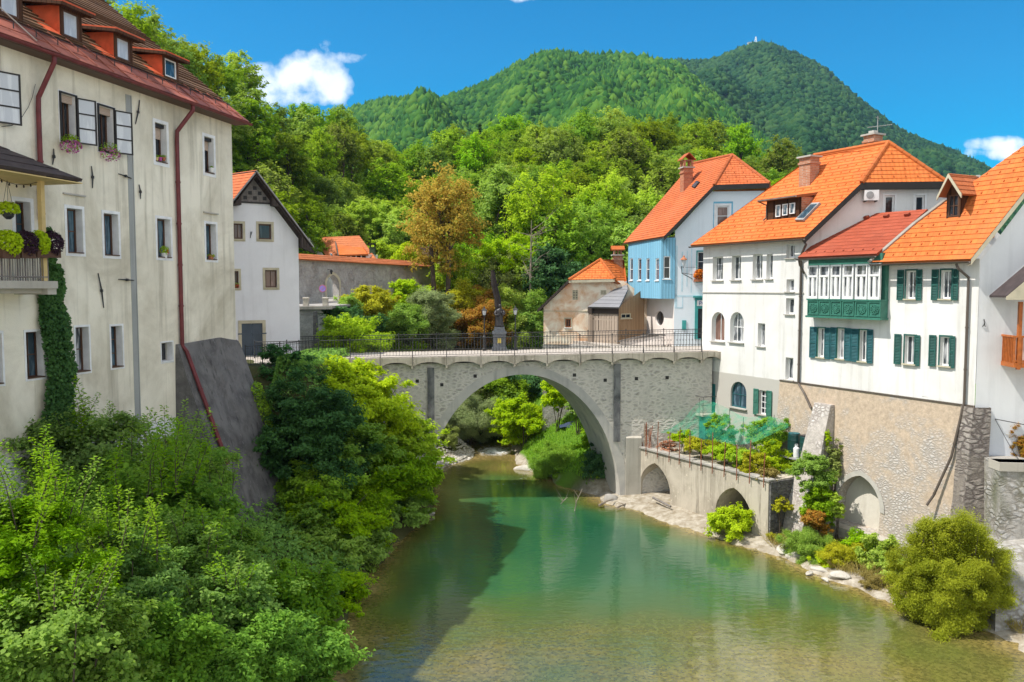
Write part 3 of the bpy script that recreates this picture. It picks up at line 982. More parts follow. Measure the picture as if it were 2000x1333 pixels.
far_prof = [(a_, b_ + 11, c_) for a_, b_, c_ in [(1000, 250, 1450), (1200, 145, 1450), (1290, 121, 1450), (1380, 121, 1450), (1430, 101, 1450), (1470, 92, 1450), (1500, 93, 1450), (1550, 110, 1440), (1600, 136, 1420), (1650, 180, 1400),
            (1700, 220, 1380), (1750, 254, 1360), (1800, 275, 1340), (1850, 294, 1320), (1900, 318, 1300), (1960, 352, 1280), (2100, 420, 1240), (2300, 470, 1200)]]
far_f, fv, fq, far_rng = ridge_surface(far_prof, (520, 40), 60, 140, 0.4, 12.0, 23, 1.0)
structure(np_mesh('far_mountain', fv, fq, M['forest_floor'], smooth=True))

# valley ground beyond the river, out to the mountains
structure(np_mesh('valley_ground', [(-900, 80, 9.2), (900, 80, 9.2), (1500, 1300, 12), (-1500, 1300, 12)], [(0, 1, 2, 3)], M['forest_floor']))

# ================================================================== windows, gutters, pipes
def window(parent, fac, outline, off=-0.14, fw=0.06, frame='frame_white', pane='glass_dark', bars=(1, 0), sill=None, sill_w=0.10,
           surround=None, sur_w=0.13, shutters=(), shutter_mat='green_paint', louvre=True, bar_w=0.035, name='window', sur_off=0.02):
    if len(outline) == 4 and not isinstance(outline[0], tuple):
        outline = rect_poly(*outline)
    us = [p[0] for p in outline]; zs = [p[1] for p in outline]
    u0, u1, z0, z1 = min(us), max(us), min(zs), max(zs)
    mb = MB()
    inner = inset_poly(outline, fw)
    ring_mb(mb, fac, outline, inner, off, off + 0.05)
    nx, nz = bars
    for k in range(1, nx + 1):
        u = u0 + (u1 - u0) * k / (nx + 1)
        top = z1 - fw
        if len(outline) > 4:
            top = max(z for uu, z in inner if abs(uu - u) < (u1 - u0) * 0.12)
        mb.fbox(fac, u - bar_w / 2, u + bar_w / 2, z0 + fw, top, off + 0.004, off + 0.044)
    for k in range(1, nz + 1):
        z = z0 + (z1 - z0) * k / (nz + 1)
        mb.fbox(fac, u0 + fw, u1 - fw, z - bar_w / 2, z + bar_w / 2, off + 0.007, off + 0.04)
    w = mb.build(name, M[frame], parent)
    pb = MB(); pb.tess(lambda u, z: fac.P(u, z, off + 0.012), inner)
    pb.build('pane', M[pane], w)
    if sill:
        sb = MB(); sb.fbox(fac, u0 - 0.07, u1 + 0.07, z0 - 0.055, z0 - 0.004, -0.05, sill_w)
        sb.build('sill', M[sill], w)
    if surround:
        ub = MB()
        ring_mb(ub, fac, [(u + (sur_w if u > (u0 + u1) / 2 else -sur_w), z + (sur_w if z > (z0 + z1) / 2 else -sur_w)) for u, z in outline] if len(outline) == 4
                else inset_poly(outline, -sur_w), [(u, z) for u, z in outline], 0.003, sur_off)
        ub.build('surround', M[surround], w)
    for (a, b) in shutters:
        hb = MB()
        zz0, zz1 = z0 - 0.06, z1 + 0.04
        for (c, d) in ((a, a + 0.045), (b - 0.045, b)):
            hb.fbox(fac, c, d, zz0, zz1, 0.035, 0.075)
        for z in (zz0, (zz0 + zz1) / 2 - 0.03, zz1 - 0.06):
            hb.fbox(fac, a + 0.045, b - 0.045, z, z + 0.06, 0.037, 0.073)
        if louvre:
            n = int((zz1 - zz0) / 0.062)
            for k in range(1, n):
                z = zz0 + (zz1 - zz0) * k / n
                i = len(hb.v)
                for (u, o, q) in ((a + 0.045, 0.040, 0.02), (b - 0.045, 0.040, 0.02), (b - 0.045, 0.070, -0.02), (a + 0.045, 0.070, -0.02)):
                    hb.v.append(tuple(fac.P(u, z + q, o)))
                hb.f.append((i, i + 1, i + 2, i + 3))
        hb.fbox(fac, a + 0.045, b - 0.045, zz0 + 0.06, zz1 - 0.06, 0.0335, 0.0365)
        hb.build('shutter', M[shutter_mat], w)
    return w


def gutter(parent, a, b, mat, r=0.075, name='gutter'):
    a, b = Vector(a), Vector(b)
    t = (b - a).normalized(); sd = t.cross(Vector((0, 0, 1))).normalized()
    mb = MB(); n = 8
    for s_, rr in ((0, r), (1, r * 0.86)):
        for p in (a, b):
            for k in range(n + 1):
                an = math.pi + math.pi * k / n
                mb.v.append(tuple(p + sd * (rr * math.cos(an)) + Vector((0, 0, rr * math.sin(an)))))
    m = n + 1
    for s_ in (0, 1):
        for k in range(n):
            i = s_ * 2 * m + k
            mb.f.append((i, i + 1, i + 1 + m, i + m))
    for k in (0, n):
        mb.f.append((k, k + m, k + 3 * m, k + 2 * m))
    return mb.build(name, M[mat], parent)


def pipe(parent, pts, mat, r=0.05, name='downpipe', bands=True):
    pts = [Vector(p) for p in pts]
    mb = MB(); mb.tube(pts, r, 10)
    if bands:
        for k in range(len(pts) - 1):
            L = (pts[k + 1] - pts[k]).length
            if L > 1.5:
                for j in range(1, int(L / 1.6) + 1):
                    q = pts[k].lerp(pts[k + 1], j * 1.6 / L if j * 1.6 < L else 1)
                    d = (pts[k + 1] - pts[k]).normalized()
                    mb.tube([q - d * 0.03, q + d * 0.03], r * 1.25, 10)
    return mb.build(name, M[mat], parent, smooth=False)


def plane_n(a, b, c):
    n = (b - a).cross(c - a).normalized()
    return n if n.z > 0 else -n


# ================================================================== right bank: three joined houses over a stone foundation
RF = Fac(10.46, 45, 0.447, -0.894)
U1, U2, U3 = 7.24, 11.53, 15.83
BASE = 7.05

# ---- white house with the arched windows
c = RF.P(U1, 0)
G1 = Fac(c.x, c.y, 1, -0.12)
h1 = thing('townhouse', 'white riverside house with twin arched windows under a broad orange roof at the bridge end', 'house', RF.P(3.6, 2.6))
w1 = [RF.rect(*r) for r in ((1392, 502, 1412, 548), (1429, 500, 1447, 547), (1470, 497, 1489, 546), (1497, 497, 1509, 545), (1536, 477, 1552, 504),
                            (1536, 546, 1551, 570), (1535, 583, 1551, 614), (1480, 632, 1494, 677), (1534, 699, 1549, 742))]
arches1 = [arch_poly(*RF.rect(1390, 610, 1415, 667)), arch_poly(*RF.rect(1426, 610, 1452, 669))]
base_arch = arch_poly(*RF.rect(1427, 746, 1458, 797))
base_win = RF.rect(1483, 763, 1498, 810)
base_door = RF.rect(1386, 750, 1397, 806)
ub = RF.uz(1525, 730)[0]
mb = MB()
wall_mb(mb, RF, [(0, 2.5), (ub, 2.5), (ub, BASE), (U1, BASE), (U1, 13.8), (0, 13.8)],
        [rect_poly(*r) for r in w1] + arches1 + [base_arch, rect_poly(*base_win), rect_poly(*base_door)], 0.26)
a0 = RF.P(0, 0)
lf = Fac(a0.x, a0.y, 1, -0.12)
mb.poly([lf.P(0, 2.5), lf.P(8, 2.5), lf.P(8, 13.8), lf.P(4, 16.0), lf.P(0, 13.8)])
wall1 = mb.build('wall', M['house_one_render'], h1)
mb = MB()
gw = [G1.rect(1727, 382, 1747, 425), G1.rect(1787, 382, 1806, 420)]
wall_mb(mb, G1, [(0.02, 7.1), (8.9, 7.1), (8.9, 13.6), (6.2, 16.25), (2.45, 16.25), (0.02, 13.75)], [rect_poly(*r) for r in gw], 0.15)
mb.build('gable_wall', M['white_render'], h1)
for k, r in enumerate(w1):
    window(h1, RF, r, off=-0.24, fw=0.07, pane='glass_curtain', bars=(0 if k in (0, 3, 5, 6, 7, 8) else 1, 0), sill='trim_grey', sill_w=0.09)
for k, p in enumerate(arches1):
    window(h1, RF, p, off=-0.25, fw=0.06, pane='glass_brown' if k == 0 else 'glass_curtain', bars=(1 if k == 0 else 2, 0 if k == 0 else 1), sill='trim_grey')
window(h1, RF, base_arch, off=-0.16, fw=0.07, frame='blue_green_paint', pane='glass_blue', bars=(1, 1), sill='trim_grey', sill_w=0.12)
u0, u1, z0, z1 = base_win
window(h1, RF, base_win, off=-0.16, frame='trim_white', pane='glass_dark', bars=(1, 3), sill='trim_grey', shutters=((u0 - 0.36, u0 - 0.02), (u1 + 0.02, u1 + 0.36)), shutter_mat='green_paint')
mb = MB(); mb.fbox(RF, base_door[0], base_door[1], base_door[2], base_door[3], -0.16, -0.11)
for k in range(3):
    mb.fbox(RF, base_door[0] + 0.08, base_door[1] - 0.08, base_door[2] + 0.15 + 0.62 * k, base_door[2] + 0.62 + 0.62 * k, -0.11, -0.09)
dr = mb.build('door', M['teal_paint'], h1)
mb = MB(); mb.tube([RF.P(base_door[0] + 0.1, base_door[2] + 1.0, -0.11), RF.P(base_door[0] + 0.1, base_door[2] + 1.0, -0.04), RF.P(base_door[0] + 0.2, base_door[2] + 1.0, -0.04)], 0.012, 6)
mb.build('handle', M['iron'], dr)
for r in gw:
    window(h1, G1, r, off=-0.12, fw=0.08, pane='glass_dark', bars=(0, 0), sill='trim_white', surround='trim_white', sur_w=0.08)
mb = MB(); zc = RF.uz(1460, 572)[1]
mb.fbox(RF, 0, U1 + 0.02, zc - 0.03, zc + 0.02, 0.0, 0.045)
mb.build('string_course', M['trim_grey'], h1)
# roof
P1 = on_plane(1348, 478, RF.o + RF.n * 0.45, RF.n); P2 = on_plane(1572, 464, RF.o + RF.n * 0.45, RF.n)
P1.z = P2.z = 13.86
H1 = on_plane(1683, 357, G1.o + G1.n * 0.35, G1.n); H2 = on_plane(1848, 355, G1.o + G1.n * 0.35, G1.n)
n1 = plane_n(P1, P2, H1)
AP = on_plane(1735, 278, H1, n1); RL1 = on_plane(1590, 310, H1, n1); RL1.z = AP.z
r1 = roof_slope([P1, P2, H1, AP, RL1], M['tile_orange'], h1, guards=2)
roof_slope([H1, H2, AP], M['tile_orange'], h1, guards=2)
bk = RF.n * -5.2
roof_slope([RL1, AP, H2, H2 + V(2.3, 0, -2.45), RL1 + bk + V(0, 0, AP.z * 0 - 4.4)], M['tile_orange'], h1)
ridge_tiles(RL1, AP, M['tile_orange'], h1); ridge_tiles(H1, AP, M['tile_orange'], h1); ridge_tiles(H2, AP, M['tile_orange'], h1)
gutter(h1, P1 + V(-0.05, -0.03, -0.09), P2 + V(-0.05, -0.03, -0.09), 'tin_brown')
mb = MB()
for a, b in ((P2, H1), (H1, H2)):
    d = Vector((0, 0, -0.30))
    mb.poly([a + G1.n * 0.02, b + G1.n * 0.02, b + G1.n * 0.02 + d, a + G1.n * 0.02 + d])
    mb.poly([a + G1.n * 0.02 + d, b + G1.n * 0.02 + d, b - G1.n * 0.33 + d, a - G1.n * 0.33 + d])
mb.build('barge_board', M['frame_black'], h1)
pd = RF.P(7.13, 0, 0.10)
pipe(h1, [P2 + V(-0.05, 0.12, -0.14), P2 + V(0.1, 0.1, -0.35), V(pd.x - 0.05, pd.y, 12.95), V(pd.x, pd.y, 12.7), V(pd.x, pd.y, 7.0), RF.P(7.55, 6.6, 0.16), RF.P(8.05, 5.95, 0.22)], 'tin_brown', 0.055)
# brick chimney on the slope, and the one on the ridge
def chimney(parent, base, top_z, sx, sy, ax, mat, cap='trim_grey', flue=True, name='chimney', drop=0.7):
    base = Vector(base)
    mb = MB(); h = top_z - base.z + drop
    mb.box(base + V(0, 0, (h / 2) - drop), sx, sy, h, ax=ax)
    mb.box(V(base.x, base.y, top_z - 0.28), sx + 0.10, sy + 0.10, 0.10, ax=ax)
    c_ = mb.build(name, M[mat], parent)
    mb = MB(); mb.box(V(base.x, base.y, top_z + 0.04), sx + 0.20, sy + 0.20, 0.08, ax=ax)
    if flue:
        mb.box(V(base.x, base.y, top_z + 0.16), sx * 0.5, sy * 0.5, 0.16, ax=ax)
    mb.build('chimney_cap', M[cap], c_)
    return c_
cb = on_plane(1580, 352, H1, n1)
chimney(h1, cb, at_y(1580, 309, cb.y).z, 0.72, 0.62, RF.d, 'brick_old', flue=False, drop=0.6)
cb = on_plane(1694, 290, H1, n1) + V(0.35, 0.2, 0)
chimney(h1, cb, at_y(1694, 266, cb.y).z, 0.6, 0.6, RF.d, 'brick_old')
an_base = V(cb.x, cb.y, at_y(1694, 266, cb.y).z)
# shed dormer
DB = on_plane(1520, 427, H1, n1)
DF = Fac(DB.x, DB.y, RF.d.x, RF.d.y)
ua, za = DF.uz(1497, 420); ub_, _ = DF.uz(1561, 420); zt = DF.uz(1528, 388)[1]
zb = DB.z - 0.05
mb = MB()
dwin = [DF.rect(1517, 401, 1526, 424), DF.rect(1530, 399, 1540, 421), DF.rect(1544, 397, 1554, 418)]
depth = (zt - zb) * 1.1
mb.fbox(DF, ua, ub_, zb, zt, -0.3, 0)
for u in (ua, ub_):
    mb.poly([DF.P(u, zb, 0), DF.P(u, zt, 0), DF.P(u, zt + 0.1, -depth)])
dm = mb.build('dormer', M['wood_brown'], h1)
mb = MB(); mb.fbox(DF, ub_ + 0.004, ub_ + 0.05, zb + 0.15, zt, -depth * 0.75, -0.1)
mb.build('cheek', M['brick_red'], dm)
for r in dwin:
    window(dm, DF, r, off=0.03, fw=0.04, pane='glass_curtain', bars=(0, 0))
e0, e1 = on_plane(1481, 391, DF.o + DF.n * 0.3, DF.n), on_plane(1556, 381, DF.o + DF.n * 0.3, DF.n)
e1.z = e0.z
up = -RF.n * 2.0 + V(0, 0, 0.28)
mb = MB(); mb.prism([e0, e1, e1 + up, e0 + up], V(0, 0, -0.12))
mb.build('dormer_roof', M['tile_weathered'], dm)
gutter(dm, e0 + V(-.04, -.02, -0.04), e1 + V(-.04, -.02, -0.04), 'tin_grey', 0.05)
pipe(dm, [e0 + V(0, 0, -0.08), DF.P(ua + 0.05, zt - 0.25, 0.05), DF.P(ua + 0.05, zb + 0.15, 0.06), DF.P(ua - 0.05, zb, 0.15)], 'tin_brown', 0.035, bands=False)
# roof window
def roof_window(parent, corners, p0, n, lift=0.06, frame='tin_grey'):
    q = [on_plane(x, y, p0, n) + n * lift for x, y in corners]
    mb = MB(); mb.prism([p - n * 0.09 for p in q], n * 0.12)
    w = mb.build('roof_window', M[frame], parent)
    cc = sum(q, Vector()) / 4
    mb = MB(); mb.poly([cc + (p - cc) * 0.80 + n * 0.036 for p in q])
    mb.build('pane', M['glass_blue'], w)
roof_window(h1, [(1554, 432), (1570, 432), (1603, 398), (1587, 399)], H1, n1)

tag_ac = thing('air_conditioner', 'white air conditioner unit fixed under the eaves of the orange-roofed riverside house gable', 'air conditioner', G1.P(*G1.uz(1698, 392), 0.2))
ar = G1.rect(1684, 373, 1712, 393)
mb = MB(); mb.fbox(G1, ar[0], ar[1], ar[2], ar[3], 0.06, 0.36); mb.build('casing', M['plastic_white'], tag_ac)
mb = MB(); cu0 = (ar[0] * 0.62 + ar[1] * 0.38); zc_ = (ar[2] + ar[3]) / 2
mb.tube([G1.P(cu0, zc_, 0.355), G1.P(cu0, zc_, 0.375)], 0.17, 16)
for k in range(4):
    mb.fbox(G1, ar[0] + 0.03, ar[1] - 0.03, ar[2] - 0.02, ar[2] + 0.003, 0.06, 0.34) if k == 0 else None
mb.build('fan_grille', M['tin_grey'], tag_ac)
mb = MB()
for u in (ar[0] + 0.08, ar[1] - 0.08):
    mb.fbox(G1, u - 0.02, u + 0.02, ar[2] - 0.06, ar[2] - 0.02, 0.0, 0.36)
mb.build('bracket', M['iron'], tag_ac)

tv = thing('tv_antenna', 'thin metal television antenna on the ridge chimney of the orange-roofed house', 'antenna', an_base)
mb = MB(); t0 = an_base + V(0.2, 0, 0)
mb.tube([t0 + V(0, 0, -0.3), t0 + V(0, 0, 0.95)], 0.018, 6); mb.build('mast', M['tin_grey'], tv)
mb = MB(); mb.tube([t0 + V(-0.45, 0.1, 0.42), t0 + V(0.65, -0.1, 0.52)], 0.014, 5)
for k in range(7):
    q = t0 + V(-0.4 + 0.16 * k, 0.1 - 0.03 * k, 0.42 + 0.015 * k)
    mb.tube([q + V(-.05, -0.22, 0), q + V(.05, 0.22, 0)], 0.008, 4)
mb.tube([t0 + V(-0.2, -0.2, 0.85), t0 + V(0.2, 0.2, 0.85)], 0.01, 4)
mb.build('aerial', M['tin_grey'], tv)

# ---- narrow middle house with the carved green veranda
h2 = thing('townhouse', 'narrow white house with a carved green glazed veranda under a red sheet roof', 'house', RF.P(9.4, 7.0))
w2 = [RF.rect(1598, 641, 1611, 698), RF.rect(1636, 642, 1650, 701), RF.rect(1679, 645, 1694, 706)]
mb = MB()
wall_mb(mb, RF, [(U1, BASE), (U2, BASE), (U2, 13.0), (U1, 13.0)], [rect_poly(*r) for r in w2], 0.24)
mb.build('wall', M['white_render'], h2)
shut = [((1583, 1596.5), (1612, 1622.5)), ((1623.5, 1635), (1651, 1663)), ((1664, 1678), (1695, 1706.5))]
for r, sh in zip(w2, shut):
    window(h2, RF, r, off=-0.18, fw=0.06, frame='frame_white', pane='glass_curtain', bars=(1, 0), sill='trim_stone', sill_w=0.10,
           surround='green_paint', sur_w=0.05, shutters=[(RF.uz(a, 668)[0], RF.uz(b, 668)[0]) for a, b in sh], shutter_mat='blue_green_paint')
BO = 0.45
b0, b1 = RF.uz(1577, 560, BO)[0], RF.uz(1721, 560, BO)[0]
zb0, zb1 = RF.uz(1650, 619, BO)[1], 12.95
zs = RF.uz(1650, 585.5, BO)[1]; zw1 = RF.uz(1650, 517, BO)[1]
mb = MB()
mb.fbox(RF, b0, b1, zb0, zs, 0.0, BO - 0.03)
mb.fbox(RF, b0, b1, zw1, zb1, 0.0, BO - 0.03)
mb.fbox(RF, b0, b1, zs, zw1, 0.0, 0.20)
mb.fbox(RF, b0 - 0.04, b1 + 0.04, zb0 - 0.09, zb0, 0.0, BO + 0.05)
mb.fbox(RF, b0 - 0.02, b1 + 0.02, zs - 0.05, zs + 0.02, 0.0, BO + 0.03)
bay = mb.build('veranda', M['green_paint'], h2)
bx = [(1577.8, 1597.5), (1600, 1620), (1622.7, 1642.5), (1646, 1667), (1671, 1694), (1696.5, 1719.3)]
BW = Fac(RF.P(0, 0, BO).x, RF.P(0, 0, BO).y, RF.d.x, RF.d.y)
def rosette(mb, fac, u, z, r):
    for k in range(9):
        an = math.pi * 2 * k / 9
        cu_, cz_ = u + r * 0.62 * math.cos(an), z + r * 0.55 * math.sin(an)
        pts = []
        for j in range(8):
            a2 = 2 * math.pi * j / 8
            pts.append((cu_ + r * 0.25 * math.cos(a2), cz_ + r * 0.25 * math.sin(a2)))
        ring_mb(mb, fac, pts, [(cu_ + (a - cu_) * 0.45, cz_ + (b - cz_) * 0.45) for a, b in pts], 0.0, 0.035)
    pts = [(u + r * 0.3 * math.cos(2 * math.pi * j / 8), z + r * 0.3 * math.sin(2 * math.pi * j / 8)) for j in range(8)]
    ring_mb(mb, fac, pts, [(u + (a - u) * 0.2, z + (b - z) * 0.2) for a, b in pts], 0.0, 0.05)
for (x0, x1) in bx:
    u0, u1 = BW.uz(x0, 550)[0], BW.uz(x1, 550)[0]
    zt_ = zs + 0.06 + (zw1 - zs) * 0.64
    mb = MB()
    o0, o1 = -0.06, 0.03
    ring_mb(mb, BW, rect_poly(u0, u1, zs + 0.02, zw1), rect_poly(u0 + 0.06, u1 - 0.06, zs + 0.09, zw1 - 0.07), o0, o1)
    mb.fbox(BW, u0 + 0.06, u1 - 0.06, zt_ - 0.04, zt_ + 0.04, o0, o1 + 0.012)
    um = (u0 + u1) / 2
    mb.fbox(BW, um - 0.045, um + 0.045, zs + 0.09, zt_ - 0.04, o0, o1)
    for (a, b_) in ((u0 + 0.06, um - 0.045), (um + 0.045, u1 - 0.06)):
        ring_mb(mb, BW, rect_poly(a, b_, zs + 0.09, zt_ - 0.04), rect_poly(a + 0.03, b_ - 0.03, zs + 0.13, zt_ - 0.07), o0 + 0.01, o1 - 0.02)
    wv = mb.build('window', M['frame_white'], bay)
    mb = MB(); mb.fbox(BW, u0 + 0.05, u1 - 0.05, zs + 0.06, zw1 - 0.06, -0.075, -0.055)
    mb.build('pane', M['glass_curtain'], wv)
mb = MB()
PF = Fac(RF.P(0, 0, BO - 0.03).x, RF.P(0, 0, BO - 0.03).y, RF.d.x, RF.d.y)
for (x0, x1) in bx:
    u0, u1 = BW.uz(x0, 600)[0], BW.uz(x1, 600)[0]
    ring_mb(mb, PF, rect_poly(u0 - 0.02, u1 + 0.02, zb0 + 0.04, zs - 0.06), rect_poly(u0 + 0.03, u1 - 0.03, zb0 + 0.09, zs - 0.11), 0.0, 0.04)
    rosette(mb, PF, (u0 + u1) / 2, (zb0 + zs) / 2 - 0.02, 0.27)
mb.build('carved_panel', M['green_paint'], bay)
# red sheet roof
Q1 = on_plane(1558, 507, RF.o + RF.n * 0.62, RF.n); Q2 = on_plane(1712, 493, RF.o + RF.n * 0.62, RF.n); Q1.z = Q2.z = 12.92
tn = Vector((RF.n.x * 0.53, RF.n.y * 0.53, 0.85)).normalized()
TL = on_plane(1655, 421, Q1, tn); TR = on_plane(1812, 409, Q1, tn)
roof_slope([Q1, Q2, TR, TL], M['sheet_red'], h2, course=0.3, lip=0.010, thick=0.1, guards=30)
e_ = (Q2 - Q1).normalized(); s_ = tn.cross(e_); s_ = s_ if s_.z > 0 else -s_
for f in (0.35, 0.6, 0.85):
    mb = MB(); mb.box(TL.lerp(TR, f) - s_ * 0.5 + tn * 0.07, 0.22, 0.16, 0.12, ax=e_, ay=s_, az=tn); mb.build('roof_vent', M['sheet_red'], h2)
gutter(h2, Q1 + V(-0.06, -0.03, -0.08), Q2 + V(-0.06, -0.03, -0.08), 'tin_brown')
pipe(h2, [Q1 + V(0.05, 0, -0.1), Q1 + V(0.12, 0.05, -0.35), V(pd.x + 0.12, pd.y - 0.1, 12.2)], 'tin_brown', 0.05, bands=False)

# ---- end house with the green shutters and the little gabled dormer
c = RF.P(U3, 0)
G3 = Fac(c.x, c.y, 1, -0.12)
h3 = thing('townhouse', 'white end house with four green-shuttered windows and a small gabled dormer on its roof', 'house', RF.P(13.6, 7.0))
w3 = [RF.rect(1770, 529, 1789, 584), RF.rect(1838, 528, 1858, 584), RF.rect(1767, 656, 1788, 711), RF.rect(1836, 658, 1857, 715)]
vent = RF.rect(1800, 775, 1812, 796)
mb = MB()
wall_mb(mb, RF, [(U2, BASE), (U3, BASE), (U3, 12.6), (U2, 12.6)], [rect_poly(*r) for r in w3] + [rect_poly(vent[0], vent[1], BASE + 0.08, vent[3])], 0.22)
mb.fbox(RF, vent[0] - 0.01, vent[1] + 0.01, BASE + 0.07, vent[3] + 0.01, -0.27, -0.222)
mb.build('wall', M['white_render'], h3)
sh3 = [((1752, 1764.5), (1790, 1800)), ((1819, 1832), (1860, 1871)), ((1750, 1763), (1789.5, 1800)), ((1818, 1831.5), (1858.5, 1869))]
for r, sh in zip(w3, sh3):
    window(h3, RF, r, off=-0.17, fw=0.06, frame='frame_white', pane='glass_curtain', bars=(1, 0), sill='trim_stone', sill_w=0.1,
           surround='dark_green_paint', sur_w=0.06, shutters=[(RF.uz(a, 620)[0], RF.uz(b, 620)[0]) for a, b in sh], shutter_mat='dark_green_paint')
mb = MB()
wall_mb(mb, G3, [(0.02, 4.6), (8.0, 4.6), (8.0, 12.4), (4.2, 18.6), (0.02, 12.5)], [], 0.2)
mb.build('gable_wall', M['gable_render'], h3)
P1 = on_plane(1702, 514, RF.o + RF.n * 0.45, RF.n); P2 = on_plane(1896, 506, RF.o + RF.n * 0.45, RF.n); P1.z = P2.z = 12.58
Q = on_plane(2000, 375, G3.o + G3.n * 0.3, G3.n)
n3 = plane_n(P1, P2, Q)
roof3 = [P1, P2] + [on_plane(x, y, Q, n3) for x, y in ((2000, 375), (2105, 238), (2105, 210), (2000, 285), (1850, 392), (1790, 437))]
roof_slope(roof3, M['tile_orange'], h3, guards=2, thick=0.18)
rt = roof3[3]; rl_ = roof3[4]
roof_slope([rt, rl_, rl_ - RF.n * 3.5 + V(0, 0, -6.2), rt - RF.n * 3.5 + V(0, 0, -6.2)], M['tile_orange'], h3)
mb = MB()
for a, b in ((P2, roof3[2]), (roof3[2], roof3[3])):
    d = Vector((0, 0, -0.24))
    mb.poly([a + G3.n * 0.03, b + G3.n * 0.03, b + G3.n * 0.03 + d, a + G3.n * 0.03 + d])
    mb.poly([a + G3.n * 0.03 + d, b + G3.n * 0.03 + d, b - G3.n * 0.30 + d, a - G3.n * 0.30 + d])
mb.build('barge_board', M['trim_stone'], h3)
mb = MB()
pv = [roof3[0], roof3[7], roof3[6]]
for a, b in zip(pv, pv[1:]):
    mb.prism([a - n3 * 0.2, b - n3 * 0.2, b + n3 * 0.07, a + n3 * 0.07], RF.n * 0.05 - e_ * 0.12)
mb.build('verge_flashing', M['trim_grey'], h3)
gutter(h3, P1 + V(-0.06, -0.03, -0.08), P2 + V(-0.06, -0.03, -0.08), 'tin_brown')
q0 = RF.P(RF.uz(1893, 600)[0], 0, 0.10)
pipe(h3, [RF.P(15.2, 12.42, 0.45), RF.P(15.25, 12.25, 0.42), V(q0.x, q0.y, 11.9), V(q0.x, q0.y, 11.6), V(q0.x, q0.y, 7.1), RF.P(15.2, 5.0, 0.35), RF.P(14.7, 3.4, 0.62), RF.P(14.55, 3.0, 0.8)], 'tin_brown', 0.05)
# gabled dormer
DB = on_plane(1862, 427, Q, n3)
DF = Fac(DB.x, DB.y, RF.d.x, RF.d.y)
fu0, fu1 = DF.uz(1849, 400)[0], DF.uz(1876, 400)[0]
zt = DF.uz(1862, 377)[1]; zb = DB.z - 0.05
zap = DF.uz(1853, 341)[1] + 0.05
mb = MB()
um = (fu0 + fu1) / 2
mb.fbox(DF, fu0, fu0 + 0.07, zb, zt, -0.06, 0.0); mb.fbox(DF, fu1 - 0.07, fu1, zb, zt, -0.06, 0.0)
mb.poly([DF.P(fu0, zt, 0), DF.P(fu1, zt, 0), DF.P(um, zap - 0.12, 0)])
mb.fbox(DF, fu0 + 0.07, fu1 - 0.07, zt - 0.08, zt, -0.06, 0.0)
for u in (fu0, fu1):
    mb.poly([DF.P(u, zb, 0), DF.P(u, zt, 0), DF.P(u, zt, -1.2)])
dm = mb.build('dormer', M['wood_brown'], h3)
window(dm, DF, (fu0 + 0.07, fu1 - 0.07, zb + 0.12, zt - 0.08), off=-0.05, fw=0.05, frame='frame_brown', pane='glass_dark', bars=(1, 1))
el = on_plane(1830, 384, DF.o + DF.n * 0.4, DF.n); er = on_plane(1878, 379, DF.o + DF.n * 0.4, DF.n); apx = on_plane(1852.5, 339, DF.o + DF.n * 0.4, DF.n)
el.z = er.z = (el.z + er.z) / 2
bkv = -RF.n * 1.75
for a in (el, er):
    roof_slope([a, apx, apx + bkv, a + bkv], M['tile_weathered'], dm, course=0.22, thick=0.08, name='dormer_roof')
mb = MB()
for a in (el, er):
    mb.prism([a + DF.n * 0.02, apx + DF.n * 0.02, apx + DF.n * 0.02 - V(0, 0, 0.16), a + DF.n * 0.02 - V(0, 0, 0.16)], -DF.n * 0.05)
mb.build('barge_board', M['trim_stone'], dm)
mb = MB(); mb.prism([er + bkv * 0.97 + V(0, 0, -0.05), apx + bkv * 0.97, apx + bkv * 1.12 + V(0, 0, .03), er + bkv * 1.12 + V(0, 0, -0.05)], n3 * 0.06)
mb.build('flashing', M['trim_grey'], dm)

# wall anchor on the gable, cables
mb = MB(); u, z = G3.uz(1921, 632)
mb.tube([G3.P(u, z + 0.16, 0.02), G3.P(u + 0.02, z, 0.05), G3.P(u - 0.04, z - 0.13, 0.02)], 0.016, 5); mb.tube([G3.P(u, z + 0.02, 0.05), G3.P(u + 0.06, z - 0.13, 0.02)], 0.014, 5)
tag(mb.build('wall_anchor', M['iron']), 'small iron wall anchor on the pale gable beside the green-shuttered front', 'wall anchor')
mb = MB()
k0 = G3.P(*G3.uz(1941, 818), 0.1)
mb.tube([k0, k0 + V(1.3, -0.6, -0.22), k0 + V(3.0, -1.2, -0.3)], 0.016, 5)
tag(mb.build('cable', M['cable']), 'thin dark cable running right from the corner stonework across the pale gable foot', 'cable')
mb = MB(); mb.tube([k0, k0 + V(0.35, -0.35, -0.9), k0 + V(0.75, -0.7, -1.75)], 0.012, 5)
tag(mb.build('guy_wire', M['cable']), 'thin slanting wire dropping from the corner stonework to the grassy ledge', 'wire')

